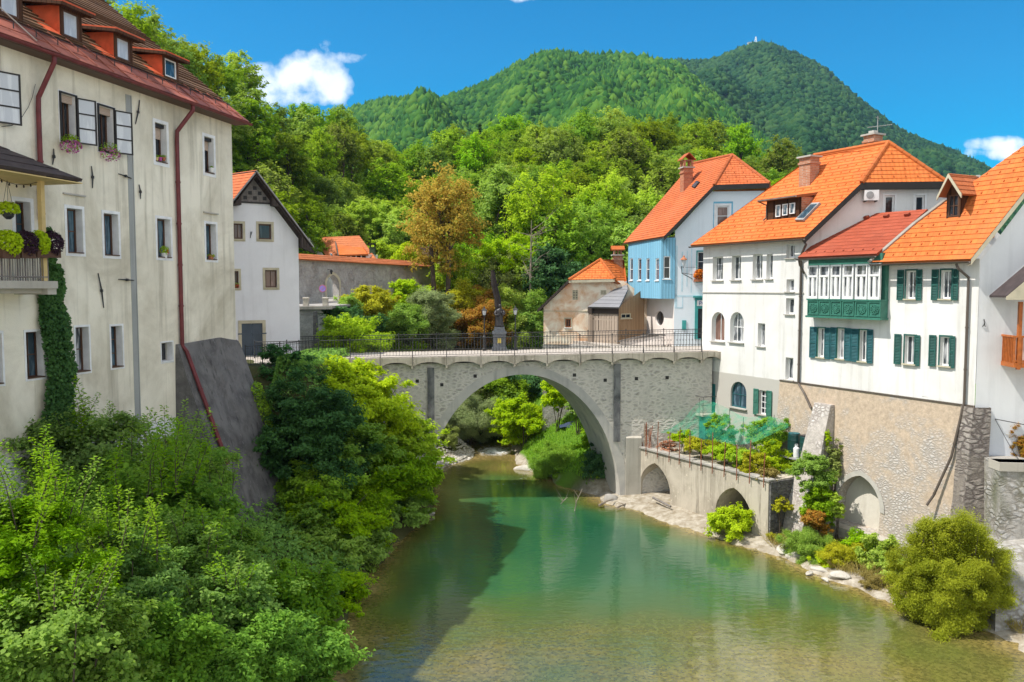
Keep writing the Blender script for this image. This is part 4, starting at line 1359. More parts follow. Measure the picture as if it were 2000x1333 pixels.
# timber balcony and its little roof on the gable
bal = thing('balcony', 'orange-stained timber balcony on the pale gable at the right edge', 'balcony', G3.P(2.2, 8.0, 0.5))
B1 = Fac(G3.P(0, 0, 1.0).x, G3.P(0, 0, 1.0).y, G3.d.x, G3.d.y)
ul = B1.uz(1981, 690)[0]; zf = B1.uz(1990, 716)[1]; zr = B1.uz(1990, 660)[1]; ztop = B1.uz(1990, 590)[1]
mb = MB(); mb.fbox(B1, ul, ul + 3.0, zf - 0.05, zf + 0.12, -1.0, 0.0); mb.build('floor_beam', M['wood_orange'], bal)
up1 = B1.uz(1992, 660)[0]
for u in (up1, up1 + 2.2):
    mb = MB(); mb.fbox(B1, u - 0.06, u + 0.06, zf - 0.12, ztop, -0.12, 0.01); mb.build('post', M['wood_orange'], bal)
mb = MB(); mb.fbox(B1, ul - 0.02, ul + 3.0, zr, zr + 0.07, -0.07, 0.012); mb.fbox(B1, ul - 0.02, ul + 0.05, zr, zr + 0.07, -1.0, -0.07)
mb.fbox(B1, ul - 0.02, ul + 3.0, zf + 0.17, zf + 0.22, -0.05, 0.004)
u = ul
while u < ul + 3.0:
    mb.fbox(B1, u, u + 0.045, zf + 0.1, zr, -0.045, 0.0); u += 0.12
for k in range(8):
    mb.fbox(B1, ul, ul + 0.04, zf + 0.1, zr, -0.95 + 0.12 * k, -0.91 + 0.12 * k)
mb.build('railing', M['wood_orange'], bal)
rp = [on_plane(x, y, B1.o + B1.n * 0.35, B1.n) for x, y in ((1966, 578), (2010, 541))]
mb = MB()
ra = rp[0]; rb = ra + (rp[1] - ra) * 3
mb.prism([ra, rb, rb - B1.n * 1.36, ra - B1.n * 1.36], V(0, 0, -0.07)); br_ = mb.build('balcony_roof', M['porch_roof'], bal)
mb = MB(); mb.prism([ra + B1.n * 0.01 + V(0, 0, -0.03), rb + B1.n * 0.01 + V(0, 0, -0.03), V(rb.x, rb.y, ra.z - 0.15) + B1.n * 0.01, ra + B1.n * 0.01 + V(0, 0, -0.15)], -B1.n * 0.05)
mb.build('gable_board', M['trim_stone'], br_)

# ---- stone foundation under the middle and end houses
def bat(u, z):
    return RF.P(u, z, 0.05 + max(0.0, BASE - z) * 0.085)
M['infill'] = mat_plaster('infill', (0.62, 0.59, 0.52), (0.46, 0.42, 0.35), 0.6, 0.4, 0.02)
fd = thing('foundation_wall', 'battered rubble stone foundation wall with a blind arch carrying the two green-shuttered white houses', 'stone wall', RF.P(11, 0, 0.5))
nr = RF.rect(1637, 930, 1722, 1038)
us_ = RF.uz(1637, 980, 0.4)[0], RF.uz(1722, 980, 0.4)[0]
z0n, z1n = RF.uz(1680, 1032, 0.5)[1], RF.uz(1680, 929, 0.35)[1]
niche = arch_poly(us_[0], us_[1], z0n, z1n, z0n + (z1n - z0n) * 0.42, 16, 0.15)
mb = MB()
mb.tess(bat, [(ub, -0.6), (U3 + 0.02, -0.6), (U3 + 0.02, BASE), (ub, BASE)], [niche])
for k in range(len(niche)):
    a, b = niche[k], niche[(k + 1) % len(niche)]
    mb.poly([bat(*a), bat(*b), bat(*b) - RF.n * 0.6, bat(*a) - RF.n * 0.6])
mb.poly([bat(ub, -0.6), bat(ub, BASE), RF.P(ub, BASE, -0.3), RF.P(ub, -0.6, -0.3)])
mb.build('wall', M['foundation_stone'], fd)
mb = MB(); mb.tess(lambda u, z: bat(u, z) - RF.n * 0.55, [(us_[0] - 0.1, z0n - 0.1), (us_[1] + 0.1, z0n - 0.1), (us_[1] + 0.1, z1n + 0.1), (us_[0] - 0.1, z1n + 0.1)])
mb.build('niche_infill', M['infill'], fd)
mb = MB()
on_ = inset_poly(niche, -0.22)
for k in range(2, len(niche) - 1):
    a, b, c_, d_ = niche[k], niche[k + 1], on_[k + 1], on_[k]
    i = [bat(*p) + RF.n * 0.03 for p in (a, b, c_, d_)]
    mb.poly(i)
mb.build('arch_ring', M['trim_grey'], fd)
mb = MB(); mb.fbox(RF, ub, U3, BASE - 0.06, BASE - 0.003, 0.05, 0.09); mb.build('drip_edge', M['tin_brown'], fd)
# flaring buttress
b0u, b1u = RF.uz(1594, 790, 0.3)[0], RF.uz(1624, 790, 0.3)[0]
rg = random.Random(4)
mb = MB()
prof = [(6.25, 0.42), (5.0, 0.78), (3.6, 1.15), (2.2, 1.6), (1.0, 2.05), (-0.5, 2.4)]
rows = []
for z, o in prof:
    w = 0.02 + (6.25 - z) * 0.035
    row = []
    for k in range(5):
        uu = b0u - w + (b1u - b0u + 2 * w) * k / 4
        row.append(RF.P(uu, z, o + rg.uniform(-.05, .05)))
    rows.append([RF.P(b0u - w, z, -0.1)] + row + [RF.P(b1u + w, z, -0.1)])
for a, b in zip(rows, rows[1:]):
    for k in range(6):
        mb.poly([a[k], a[k + 1], b[k + 1], b[k]])
mb.poly(rows[0])
mb.build('buttress', M['buttress_stone'], fd)
# dark quoin pillar at the river corner
mb = MB()
rows = []
for z in np.linspace(7.0, -0.6, 12):
    bt = (7.05 - z) * 0.07
    cpt = bat(U3, z)
    rows.append([cpt + RF.n * 0.06 - RF.d * (0.45 + 0.05 * rg.random()), cpt + RF.n * (0.07 + rg.uniform(0, .05)) + G3.n * 0.10, G3.P(0.48 + rg.uniform(-.05, .05), z, 0.12 + bt + rg.uniform(0, .05)), G3.P(0.52, z, -0.3), RF.P(U3 - 0.6, z, -0.4)])
for a, b in zip(rows, rows[1:]):
    for k in range(5):
        mb.poly([a[k], a[(k + 1) % 5], b[(k + 1) % 5], b[k]])
mb.build('corner_quoin', M['corner_stone'], fd)

# concrete trough slab below the blind arch
mb = MB()
s0, s1 = RF.uz(1612, 1020, 1.0)[0], RF.uz(1727, 1030, 1.0)[0]
mb.fbox(RF, s0, s1, z0n - 0.22, z0n - 0.02, 0.5, 1.15)
mb.fbox(RF, s0 + 0.1, s0 + 0.45, 0.1, z0n - 0.22, 0.6, 1.0); mb.fbox(RF, s1 - 0.5, s1 - 0.1, 0.1, z0n - 0.22, 0.6, 1.0)
mb.fbox(RF, s0 + 0.02, s1 - 0.02, z0n - 0.55, z0n - 0.22, 1.05, 1.12)
tag(mb.build('concrete_ledge', M['pale_concrete']), 'pale concrete ledge projecting below the blind arch in the rubble foundation', 'ledge')

# bank wall at the right edge, with the grassy ledge behind it
mb = MB()
def bank_pt(t, z, o):
    return V(17.9 + t * 1.0, 29.6 - 0.12 * t - o, z)
rows = []
for z in np.linspace(5.15, -0.5, 9):
    rows.append([bank_pt(t, z, 0.12 * (5.2 - z) + rg.uniform(-.07, .07)) for t in np.linspace(-0.1, 7, 12)])
for a, b in zip(rows, rows[1:]):
    for k in range(11):
        mb.poly([a[k], a[k + 1], b[k + 1], b[k]])
mb.poly([rows[0][0], rows[0][-1], V(25, 32, 5.15), V(17.9, 32, 5.15)])
mb.poly([r[0] for r in rows] + [V(17.8, 31, -0.5), V(17.8, 31, 5.15)])
bw = mb.build('bank_wall', M['bank_stone'])
tag(bw, 'mossy grey stone bank wall at the right edge beside the dark corner stonework', 'stone wall')
mb = MB()
cop = [bank_pt(t, 5.15, 0.10) for t in (-0.12, 7)]
mb.prism([cop[0], cop[1], cop[1] + V(0, 0.7, 0), cop[0] + V(0, 0.7, 0)], V(0, 0, -0.32))
ORIGIN[bw.name] = Vector(bw.location)
mb.build('coping', M['pale_concrete'], bw)
mb = MB(); rows = []
for i, z in enumerate((2.35, 2.3, 1.4, 0.5, -0.6)):
    rows.append([V(17.0 - 0.25 * i + t, 28.6 - 0.55 * i + 0.4 * (i == 0) - 0.10 * t + rg.uniform(-.15, .15), z + rg.uniform(-.12, .12)) for t in np.linspace(0, 7, 10)])
rows.insert(0, [p + V(0.3, 1.5, 0.1) for p in rows[0]])
for a, b in zip(rows, rows[1:]):
    for k in range(9):
        mb.poly([a[k], a[k + 1], b[k + 1], b[k]])
mb.poly([r[0] for r in rows] + [V(17.6, 30.4, -0.6)])
tag(mb.build('rock_footing', M['bank_stone']), 'rough grey rock footing at the water below the mossy bank wall on the right', 'rock')

# ---- walled garden terrace in front of the arched-window house
TF = Fac(6.9, 44.0, 0.51, -0.86)
if TF.n.x > 0:
    TF = Fac(6.9, 44.0, 0.51, -0.86, True)
TU = TF.uz(1500, 1000)[0]
TZ = 2.86
ter = thing('garden_terrace', 'streaked concrete garden terrace with two arched openings along the water below the white arched-window house', 'terrace', TF.P(4, 0))
ta1 = TF.rect(1250, 905, 1309, 969); ta2 = TF.rect(1397, 953, 1469, 1052)
A1 = arch_poly(ta1[0], ta1[1], 0.12, ta1[3], 0.9, 14, 0.25); A2 = arch_poly(ta2[0], ta2[1], 0.12, ta2[3], 0.75, 14, 0.2)
mb = MB()
wall_mb(mb, TF, [(-0.4, -0.6), (TU, -0.6), (TU, TZ), (-0.4, TZ)], [A1, A2], 2.3)
mb.poly([TF.P(TU, -0.6), TF.P(TU, TZ), TF.P(TU, TZ, -3.4), TF.P(TU, -0.6, -3.4)])
mb.poly([TF.P(-0.4, TZ, 0), TF.P(TU, TZ, 0), TF.P(TU, TZ, -3.4), TF.P(-0.4, TZ, -3.6)])
mb.build('wall', M['concrete'], ter)
mb = MB(); mb.fbox(TF, ta1[0] - .3, ta1[1] + .3, -0.6, 2.6, -2.4, -2.31); mb.fbox(TF, ta2[0] - .3, ta2[1] + .3, -0.6, 2.6, -2.4, -2.31)
mb.build('vault_back', M['dark_concrete'], ter)
mb = MB()
u = -0.4
while u < TU - 0.1:
    L = rg.uniform(0.5, 0.95); u2 = min(u + L, TU + 0.06)
    mb.fbox(TF, u, u2 - 0.012, TZ + rg.uniform(-0.02, 0.0), TZ + rg.uniform(0.05, 0.085), -0.42, 0.07 + rg.uniform(-.02, .03)); u = u2
mb.build('coping', M['granite_step'], ter)
mb = MB(); mb.fbox(TF, TU + 0.004, TU + 0.10, -0.6, TZ - 0.05, -3.3, -0.05)
mb.build('end_wall', M['dark_stone'], ter)

# rusty posts along the terrace edge
for i, x in enumerate((1264, 1286, 1309, 1329, 1350, 1372, 1394, 1417, 1442, 1467, 1495)):
    u = TF.uz(x, 900)[0]
    mb = MB(); hgt = 1.45 + 0.25 * math.sin(i * 2.3)
    le = rg.uniform(-.05, .05)
    mb.tube([TF.P(u, TZ - 0.32, 0.09), TF.P(u + le, TZ + hgt, 0.07)], 0.023, 6)
    mb.tube([TF.P(u, TZ + 0.03, 0.09), TF.P(u + 0.02, TZ + 0.03, -0.1)], 0.012, 5)
    mb.tube([TF.P(u, TZ - 0.2, 0.09), TF.P(u, TZ - 0.2, 0.0)], 0.012, 5)
    o = mb.build('terrace_post', M['rust'])
    tag(o, 'thin rusty iron post on the outer edge of the garden terrace', 'post', 'rusty posts along the terrace edge')
# leaning bundle of poles at the bridge end of the terrace
for i in range(9):
    mb = MB(); u = rg.uniform(-0.2, 0.75); L = rg.uniform(0.9, 1.6)
    a = TF.P(u, TZ + 0.03, -0.12 - 0.1 * rg.random()); b = TF.P(u - rg.uniform(-.1, .5), TZ + L, -0.25 - 0.2 * rg.random())
    mb.tube([a, b], 0.02, 6)
    tag(mb.build('garden_pole', M['rust'] if i % 3 else M['wood_tan']), 'slim brown garden pole leaning in a bundle at the bridge end of the terrace', 'pole', 'leaning garden poles by the bridge')
# brick pile
bp = thing('brick_pile', 'loose heap of pale red bricks on the terrace beside the leaning poles', 'bricks', TF.P(1.35, TZ, -0.75))
mb = MB()
for k in range(46):
    lv = k // 12
    mb.box(TF.P(1.35 + rg.uniform(-.55, .55) * (1 - lv * 0.2), TZ + 0.05 + lv * 0.13 + rg.uniform(0, .05), -0.75 + rg.uniform(-.4, .4)), 0.25, 0.12, 0.09,
           ax=(math.cos(rg.uniform(0, 3)), math.sin(rg.uniform(0, 3)), rg.uniform(-.3, .3)))
mb.build('bricks', M['brick_old'], bp)
# stair and landing to the basement door
st = thing('metal_stair', 'narrow dark metal stair with landing rail up to the teal basement door', 'stairs', RF.P(0.6, 2.9, 0.6))
lz = base_door[2] - 0.02
mb = MB(); mb.fbox(RF, base_door[0] - 0.9, base_door[1] + 0.15, lz - 0.10, lz, 0.0, 0.95); mb.build('landing', M['pale_concrete'], st)
s_top = RF.P(base_door[0] - 0.85, lz, 0.5)
s_dir = (RF.P(0, 0) - TF.P(1.0, 0, -0.9)); s_dir.z = 0
s_bot = on_plane(1338, 850, s_top, V(0, 1, 0.0)); s_bot = V(s_top.x - 1.25, s_top.y - 0.35, TZ + 0.05)
for o_ in (-0.32, 0.32):
    mb = MB(); sd = V(0.27, -0.96, 0) * o_
    mb.tube([s_top + sd, s_bot + sd], 0.035, 6); mb.tube([s_top + sd + V(0, 0, 0.85), s_bot + sd + V(0, 0, 0.85)], 0.018, 6)
    for f in (0.0, 0.33, 0.66, 1.0):
        q = s_top.lerp(s_bot, f) + sd
        mb.tube([q, q + V(0, 0, 0.85)], 0.014, 5)
    mb.build('stringer', M['iron'], st)
for k in range(9):
    q = s_top.lerp(s_bot, (k + 0.5) / 9)
    mb = MB(); mb.box(q, 0.2, 0.66, 0.035, ax=(0.96, 0.27, 0)); mb.build('step', M['tin_grey'], st)
mb = MB()
for u in (base_door[0] - 0.85, base_door[0] - 0.35, base_door[1] + 0.12):
    mb.tube([RF.P(u, lz, 0.92), RF.P(u, lz + 0.95, 0.92)], 0.014, 5)
for z in (0.5, 0.95):
    mb.tube([RF.P(base_door[0] - 0.85, lz + z, 0.92), RF.P(base_door[1] + 0.12, lz + z, 0.92), RF.P(base_door[1] + 0.12, lz + z, 0.02)], 0.014, 5)
mb.build('landing_rail', M['iron'], st)
mb = MB(); mb.fbox(RF, base_door[0] - 0.1, base_door[1] + 0.1, TZ, lz - 0.1, 0.1, 0.75); mb.build('support', M['blue_green_paint'], st)

# rain barrels on a shelf beside the buttress
sh0, sh1 = RF.uz(1529, 890, 0.9)[0], RF.uz(1572, 890, 0.9)[0]
shz = RF.uz(1550, 893, 0.8)[1]
shf = thing('barrel_stand', 'thin steel stand carrying dark barrels beside the flaring stone buttress', 'stand', RF.P(sh0 + 0.5, 2.9, 0.6))
mb = MB(); mb.fbox(RF, sh0 - 0.05, sh1, shz - 0.06, shz, 0.15, 1.05); mb.build('shelf', M['tin_grey'], shf)
for u in (sh0, sh1 - 0.1):
    for o_ in (0.2, 1.0):
        mb = MB(); mb.tube([RF.P(u, 1.9, o_), RF.P(u, shz - 0.06, o_)], 0.02, 6); mb.build('leg', M['tin_grey'], shf)
for k, (f, lab) in enumerate(((0.25, 'dark green rain barrel standing left on the steel stand beside the buttress'), (0.80, 'dark green rain barrel standing right on the steel stand beside the buttress'))):
    ctr = RF.P(sh0 + (sh1 - sh0) * f, shz + 0.003, 0.55)
    bl = thing('rain_barrel', lab, 'barrel', ctr, 'dark barrels on the steel stand')
    mb = MB(); mb.lathe(ctr, [(0.26, 0.0), (0.275, 0.08), (0.29, 0.3), (0.295, 0.32), (0.295, 0.36), (0.29, 0.38), (0.29, 0.7), (0.295, 0.72), (0.295, 0.76), (0.285, 0.8), (0.27, 1.0), (0.25, 1.04)], 16)
    mb.build('barrel', M['barrel_green'], bl)
    mb = MB(); mb.lathe(ctr + V(0, 0, 1.04), [(0.262, 0.0), (0.262, 0.035), (0.2, 0.05), (0.05, 0.055)], 16); mb.build('lid', M['plastic_dark'] if k else M['blue_green_paint'], bl)
mb = MB(); ctr = RF.P(sh0 + (sh1 - sh0) * 0.53, shz + 0.003, 0.78)
mb.lathe(ctr, [(0.13, 0.0), (0.14, 0.03), (0.14, 0.42), (0.11, 0.47), (0.05, 0.5), (0.05, 0.56), (0.0, 0.56)], 12)
mb.tube([ctr + V(-.06, 0, 0.5), ctr + V(-.06, 0, 0.62), ctr + V(.06, 0, 0.62), ctr + V(.06, 0, 0.5)], 0.015, 5)
tag(mb.build('water_canister', M['frame_white']), 'white canister standing between the two dark green rain barrels', 'canister')

# green shade net slung over the vegetable beds
def mat_net():
    t = NT('shade_net'); p = t.pos()
    d = t.n('ShaderNodeBsdfDiffuse', {'Color': (0.04, 0.32, 0.19, 1)}); tr = t.n('ShaderNodeBsdfTransparent')
    ms = t.n('ShaderNodeMixShader', {0: t.rng(t.noise(p, 2.5, 3), 0.35, 0.65, 0.10, 0.42)})
    t.t.links.new(tr.outputs[0], ms.inputs[1]); t.t.links.new(d.outputs[0], ms.inputs[2]); t.t.links.new(ms.outputs[0], t.out.inputs['Surface'])
    return t.m
M['net'] = mat_net()
top = [(1289, 838), (1312, 824), (1338, 812), (1352, 800), (1366, 779), (1396, 785), (1425, 800), (1452, 817), (1480, 814), (1512, 812), (1540, 828)]
bot = [(1290, 846), (1312, 846), (1338, 850), (1352, 852), (1366, 856), (1396, 862), (1425, 868), (1452, 870), (1480, 862), (1512, 846), (1540, 836)]
mb = MB(); rows = []
for k in range(7):
    f = k / 6; row = []
    for a, b in zip(top, bot):
        x, y = a[0] + (b[0] - a[0]) * f, a[1] + (b[1] - a[1]) * f
        o_ = -2.3 + 1.5 * f + 0.12 * math.sin(x * 0.13 + f * 5)
        row.append(on_plane(x, y, TF.o + TF.n * o_, TF.n))
    rows.append(row)
for a, b in zip(rows, rows[1:]):
    for k in range(len(a) - 1):
        mb.poly([a[k], a[k + 1], b[k + 1], b[k]])
net_ = mb.build('shade_net', M['net'], smooth=True)
net_.modifiers.new('weld', 'WELD'); net_.modifiers.new('smooth', 'SUBSURF').render_levels = 2
tag(net_, 'sagging green shade net slung over the terrace vegetable beds', 'net')
for i, k in enumerate((4, 6, 7, 9)):
    q = rows[0][k]
    mb = MB(); mb.tube([V(q.x, q.y, TZ + 0.03), q + V(0, 0, 0.04)], 0.018, 6)
    tag(mb.build('net_pole', M['wood_silver']), 'thin upright pole holding up the green shade net', 'pole', 'poles holding the shade net')

# ================================================================== left bank: tall aged house
LF = Fac(-12.15, 36, -0.2368, -0.9715, True)
LU = 17.0
LEAVE = 18.72
hl = thing('old_house', 'tall weathered cream house with a sagging brown tiled roof rising from the left riverbank', 'house', LF.P(5, 5))
openings = dict(
    top=[(118, 186, 147, 277), (192, 210, 221, 296), (303, 242, 325, 318), (399, 269, 417, 339)],
    mid=[(30, 394, 60, 480), (131, 408, 161, 495), (203, 418, 231, 500), (307, 428, 333, 504), (402, 438, 422, 508)],
    low=[(-24, 652, 4, 752), (51, 648, 85, 739), (148, 639, 174, 727), (217, 637, 239, 718)],
    small=[(315, 669, 337, 707)])
mb = MB()
rects = {k: [LF.rect(*r) for r in v] for k, v in openings.items()}
holes = [rect_poly(*r) for v in rects.values() for r in v]
DEEP = 0.32
wall_mb(mb, LF, [(0, 2.0), (LU, 2.0), (LU, LEAVE + 0.1), (0, LEAVE + 0.1)], holes, DEEP)
EF = Fac(-12.15, 36, -0.9715, 0.2368)
mb.poly([EF.P(0, 2), EF.P(15, 2), EF.P(15, LEAVE), EF.P(7.5, LEAVE + 6.1), EF.P(0, LEAVE)])
nb = LF.P(LU, 0)
NF = Fac(nb.x, nb.y, -0.9715, 0.2368)
mb.poly([NF.P(0, 0), NF.P(15, 0), NF.P(15, LEAVE), NF.P(7.5, LEAVE + 6.1), NF.P(0, LEAVE)])
mb.poly([EF.P(15, 2), NF.P(15, 2), NF.P(15, LEAVE), EF.P(15, LEAVE)])
t_aged = mat_plaster('left_render', (0.86, 0.805, 0.67), (0.52, 0.47, 0.36), 0.95, 0.85, 0.02, low=True, lowz=(6.3, 6.7), lowcol=(0.70, 0.71, 0.72), lown=1.2, bs=0.3)
mb.build('wall', t_aged, hl)
M['left_render'] = t_aged
def leftwin(r, frame, pane, bars, blind=None, sur='trim_white', sw=0.12, name='window', sill='frame_brown'):
    w = window(hl, LF, r, off=-DEEP + 0.02, fw=0.055, frame=frame, pane=pane, bars=bars, sill=None, surround=sur, sur_w=sw, sur_off=0.018, name=name)
    sb = MB(); sb.fbox(LF, r[0] + 0.003, r[1] - 0.003, r[2] + 0.002, r[2] + 0.035, -DEEP + 0.07, 0.05); sb.build('sill', M[sill], w)
    vb = MB()
    for (a, b) in ((r[0] + 0.004, r[0] + 0.008), (r[1] - 0.008, r[1] - 0.004)):
        vb.fbox(LF, a, b, r[2] + 0.04, r[3] - 0.004, -DEEP + 0.075, -0.004)
    vb.fbox(LF, r[0] + 0.004, r[1] - 0.004, r[3] - 0.008, r[3] - 0.004, -DEEP + 0.075, -0.004)
    vb.build('reveal', M['trim_white'], w)
    if blind:
        bb = MB(); bb.fbox(LF, r[0] + 0.003, r[1] - 0.003, r[3] - 0.14, r[3] - 0.003, -DEEP + 0.075, -0.08)
        bb.build('blind_box', M['frame_black'], w)
        bb = MB(); bb.fbox(LF, r[0] + 0.05, r[1] - 0.05, r[3] - 0.14 - blind, r[3] - 0.14, -DEEP + 0.085, -DEEP + 0.10); bb.build('blind', M['blind_cream'], w)
    return w
tops = []
for k, r in enumerate(rects['top']):
    if k < 2:
        w = leftwin(r, 'frame_brown', 'glass_dark', (2, 0), sur='trim_white', sw=0.08)
        fr = MB(); ring_mb(fr, LF, rect_poly(r[0] - 0.05, r[1] + 0.05, r[2] - 0.05, r[3] + 0.05), rect_poly(*r), 0.02, 0.07); fr.build('outer_frame', M['frame_black'], w)
        bb = MB(); bb.fbox(LF, r[0] + 0.003, r[1] - 0.003, r[3] - 0.25, r[3] - 0.01, -0.15, -0.10); bb.build('blind', M['blind_cream'], w)
    else:
        w = leftwin(r, 'frame_brown', 'glass_dark', (1, 0), blind=0.42 if k == 2 else 0.36, sw=0.13)
    tops.append(w)
for k, r in enumerate(rects['mid']):
    leftwin(r, 'frame_brown', 'glass_blue', (1, 1 if k in (0, 1) else 0), sw=0.10 if k else 0.12)
for k, r in enumerate(rects['low']):
    leftwin(r, 'frame_brown', 'glass_curtain' if k == 2 else 'glass_blue', (1, 2 if k == 3 else 1), sw=0.07)
leftwin(rects['small'][0], 'trim_grey', 'glass_dark', (0, 0), sw=0.05, sill='trim_white')
# open casements with white panes standing out from the wall
def casement(win, u, z0, z1, width, swing, name='casement'):
    hx = LF.P(u, 0, 0.06)
    dv = (LF.d * -math.cos(swing) + LF.n * math.sin(swing)).normalized()
    cf = Fac(hx.x, hx.y, dv.x, dv.y)
    mb = MB()
    mb_bars = [(0, 0.05), (width - 0.05, width)]
    for a, b in mb_bars:
        mb.fbox(cf, a, b, z0, z1, -0.025, 0.025)
    nb_ = 4
    for k in range(nb_):
        z = z0 + (z1 - z0 - 0.045) * k / (nb_ - 1)
        mb.fbox(cf, 0.05, width - 0.05, z, z + 0.045, -0.022, 0.022)
    c_ = mb.build(name, M['frame_black'], win)
    pb = MB(); pb.fbox(cf, 0.05, width - 0.05, z0 + 0.04, z1 - 0.04, -0.004, 0.004); pb.build('pane', M['glass_pale'], c_)
M['glass_pale'] = mat_glass('glass_pale', (0.50, 0.53, 0.57), (0.62, 0.65, 0.68), 0.5)
for w, r in zip(tops[:2], rects['top'][:2]):
    casement(w, r[0] - 0.02, r[2] + 0.0, r[3] - 0.02, 0.62, 0.42)
# the casement at the left frame edge belongs to a window nearer the camera
r0 = LF.rect(-42, 120, -12, 240)
w0 = window(hl, LF, r0, off=0.02, fw=0.06, frame='frame_black', pane='glass_dark', bars=(1, 2))
casement(w0, r0[0] - 0.02, LF.uz(6, 243)[1], LF.uz(6, 143)[1], 0.66, 0.42)
# vertical wall joint
mb = MB(); uj = LF.uz(250, 190)[0]; uj2 = LF.uz(268, 815)[0]; us = (uj + uj2) / 2
mb.fbox(LF, us - 0.13, us + 0.13, 5.9, LEAVE - 0.35, 0.001, 0.012)
mb.fbox(LF, us - 0.155, us - 0.125, 5.9, LEAVE - 0.35, 0.001, 0.035)
mb.build('joint_strip', mat_plaster('joint_grey', (0.36, 0.37, 0.36), (0.28, 0.29, 0.28), 0.6, 0.6), hl)
# small lintel ledges above the middle windows
mb = MB()
for r in rects['mid'][1:2] + rects['mid'][4:5]:
    mb.fbox(LF, r[0] - 0.14, r[1] + 0.14, r[3] + 0.42, r[3] + 0.47, 0.0, 0.07)
mb.build('lintel_ledge', M['trim_grey'], hl)

# unseen taller block added to the house to shade the foreground bushes
mb = MB()
for z0_, z1_, o_ in ((1.0, 22.8, 0.0), (22.8, 23.0, 0.55)):
    mb.fbox(LF, LU + 0.02, LU + 13, z0_, z1_, -13, o_)
mb.prism([LF.P(LU + 0.02, 23.01, 0.5), LF.P(LU + 0.02, 23.01, -13), LF.P(LU + 0.02, 28.0, -6.3)], LF.d * 13)
mb.build('added_shade_wing', t_aged, hl)

# ---- roof
OV = 0.62
def rp_(u, q):
    """point on the left roof: along eave u, horizontal run q from the eave edge"""
    b = LF.P(u, LEAVE, OV)
    return b - LF.n * q + V(0, 0, 0.80 * q + 0.03 * math.sin(u * 0.9))
roof_slope([rp_(-0.35, 1.05), rp_(LU, 1.05), rp_(LU, 8.1), rp_(-0.35, 8.1)], M['tile_brown'], hl, course=0.30, lip=0.055, thick=0.16, ragged=0.35, seed=2)
roof_slope([rp_(-0.42, 0), rp_(LU, 0), rp_(LU, 1.15), rp_(-0.42, 1.15)], M['tin_red'], hl, course=0.62, lip=0.02, thick=0.10, name='tin_eave')
far_a, far_b = rp_(-0.35, 8.1), rp_(LU, 8.1)
roof_slope([far_a, far_b, far_b - LF.n * 8.1 + V(0, 0, -6.48), far_a - LF.n * 8.1 + V(0, 0, -6.48)], M['tile_brown'], hl)
gutter(hl, rp_(-0.45, -0.06) + V(0, 0, -0.02), rp_(LU, -0.06) + V(0, 0, -0.02), 'tin_maroon', 0.085)
mb = MB(); a, b = rp_(-0.3, 0.04), rp_(LU, 0.04)
mb.prism([a + V(0, 0, -.12), b + V(0, 0, -.12), b - LF.n * 0.58 + V(0, 0, -.12), a - LF.n * 0.58 + V(0, 0, -.12)], V(0, 0, -0.05)); mb.build('soffit', M['frame_brown'], hl)
mb = MB()
rg = random.Random(9)
for k in range(20):
    u = 0.4 + k * 0.85
    q = rp_(u, 0.55)
    mb.tube([q, q + V(0, 0, 0.22)], 0.016, 5)
mb.tube([rp_(0.2, 0.55) + V(0, 0, 0.2), rp_(LU - 0.5, 0.55) + V(0, 0, 0.2)], 0.014, 5)
mb.build('snow_rail', M['iron'], hl)
# tin ribs over the eave sheets (standing seams)
mb = MB()
for k in range(22):
    u = 0.1 + k * 0.78
    mb.tube([rp_(u, 0.02) + V(0, 0, .03), rp_(u, 1.2) + V(0, 0, .03)], 0.022, 5)
mb.build('tin_seams', M['tin_red'], hl)
rn = LF.n * 0.625 + V(0, 0, 0.781)
def shed_dormer(px, py, hpx, pane, frame, label_frame=None):
    b = on_plane(px, py, rp_(3, 0.0), rn.normalized())
    f = Fac(b.x, b.y, LF.d.x, LF.d.y, True)
    if f.n.dot(LF.n) < 0:
        f = Fac(b.x, b.y, LF.d.x, LF.d.y)
    h = hpx / FOCAL * b.y
    w2 = 0.48
    L = h / 0.80
    mb = MB()
    ring_mb(mb, f, rect_poly(-w2, w2, b.z - 0.05, b.z + h), rect_poly(-w2 + 0.13, w2 - 0.13, b.z + 0.08, b.z + h - 0.09), -0.08, 0.0)
    d = mb.build('dormer', M['wood_brown'], hl)
    window(d, f, (-w2 + 0.13, w2 - 0.13, b.z + 0.08, b.z + h - 0.09), off=-0.06, fw=0.05, frame=frame, pane=pane, bars=(0, 0))
    for s_ in (-1, 1):
        mb = MB(); u = s_ * w2
        mb.prism([f.P(u, b.z - 0.05, -0.02), f.P(u, b.z + h, -0.02), f.P(u, b.z + h + 0.08, -L - 0.3)], f.d * (0.03 * s_))
        mb.build('cheek', M['tin_orange'] if s_ > 0 else M['wood_brown'], d)
    e = 0.34
    A, B = f.P(-w2 - 0.28, b.z + h + 0.02, e), f.P(w2 + 0.28, b.z + h + 0.02, e)
    k = -f.n * (L + e + 0.5) + V(0, 0, 0.30)
    mb = MB(); mb.prism([A, B, B + k, A + k], V(0, 0, 0.05)); mb.build('dormer_roof', M['tin_orange'], d)
    mb = MB(); mb.prism([A + V(0, 0, -0.003), B + V(0, 0, -0.003), B + k + V(0, 0, -0.003), A + k + V(0, 0, -0.003)], V(0, 0, -0.10)); mb.build('rafter_board', M['wood_brown'], d)
    mb = MB()
    for s_ in (1,):
        u = w2 + 0.05
        p0_, p1_ = f.P(u, b.z - 0.03, 0.05), f.P(u, b.z + h - 0.1, -L - 0.05)
        mb.prism([p0_, p0_ + f.d * 0.55 , p1_ + f.d * 0.55, p1_], rn.normalized() * 0.05)
    mb.build('flashing', M['tin_orange'], d)
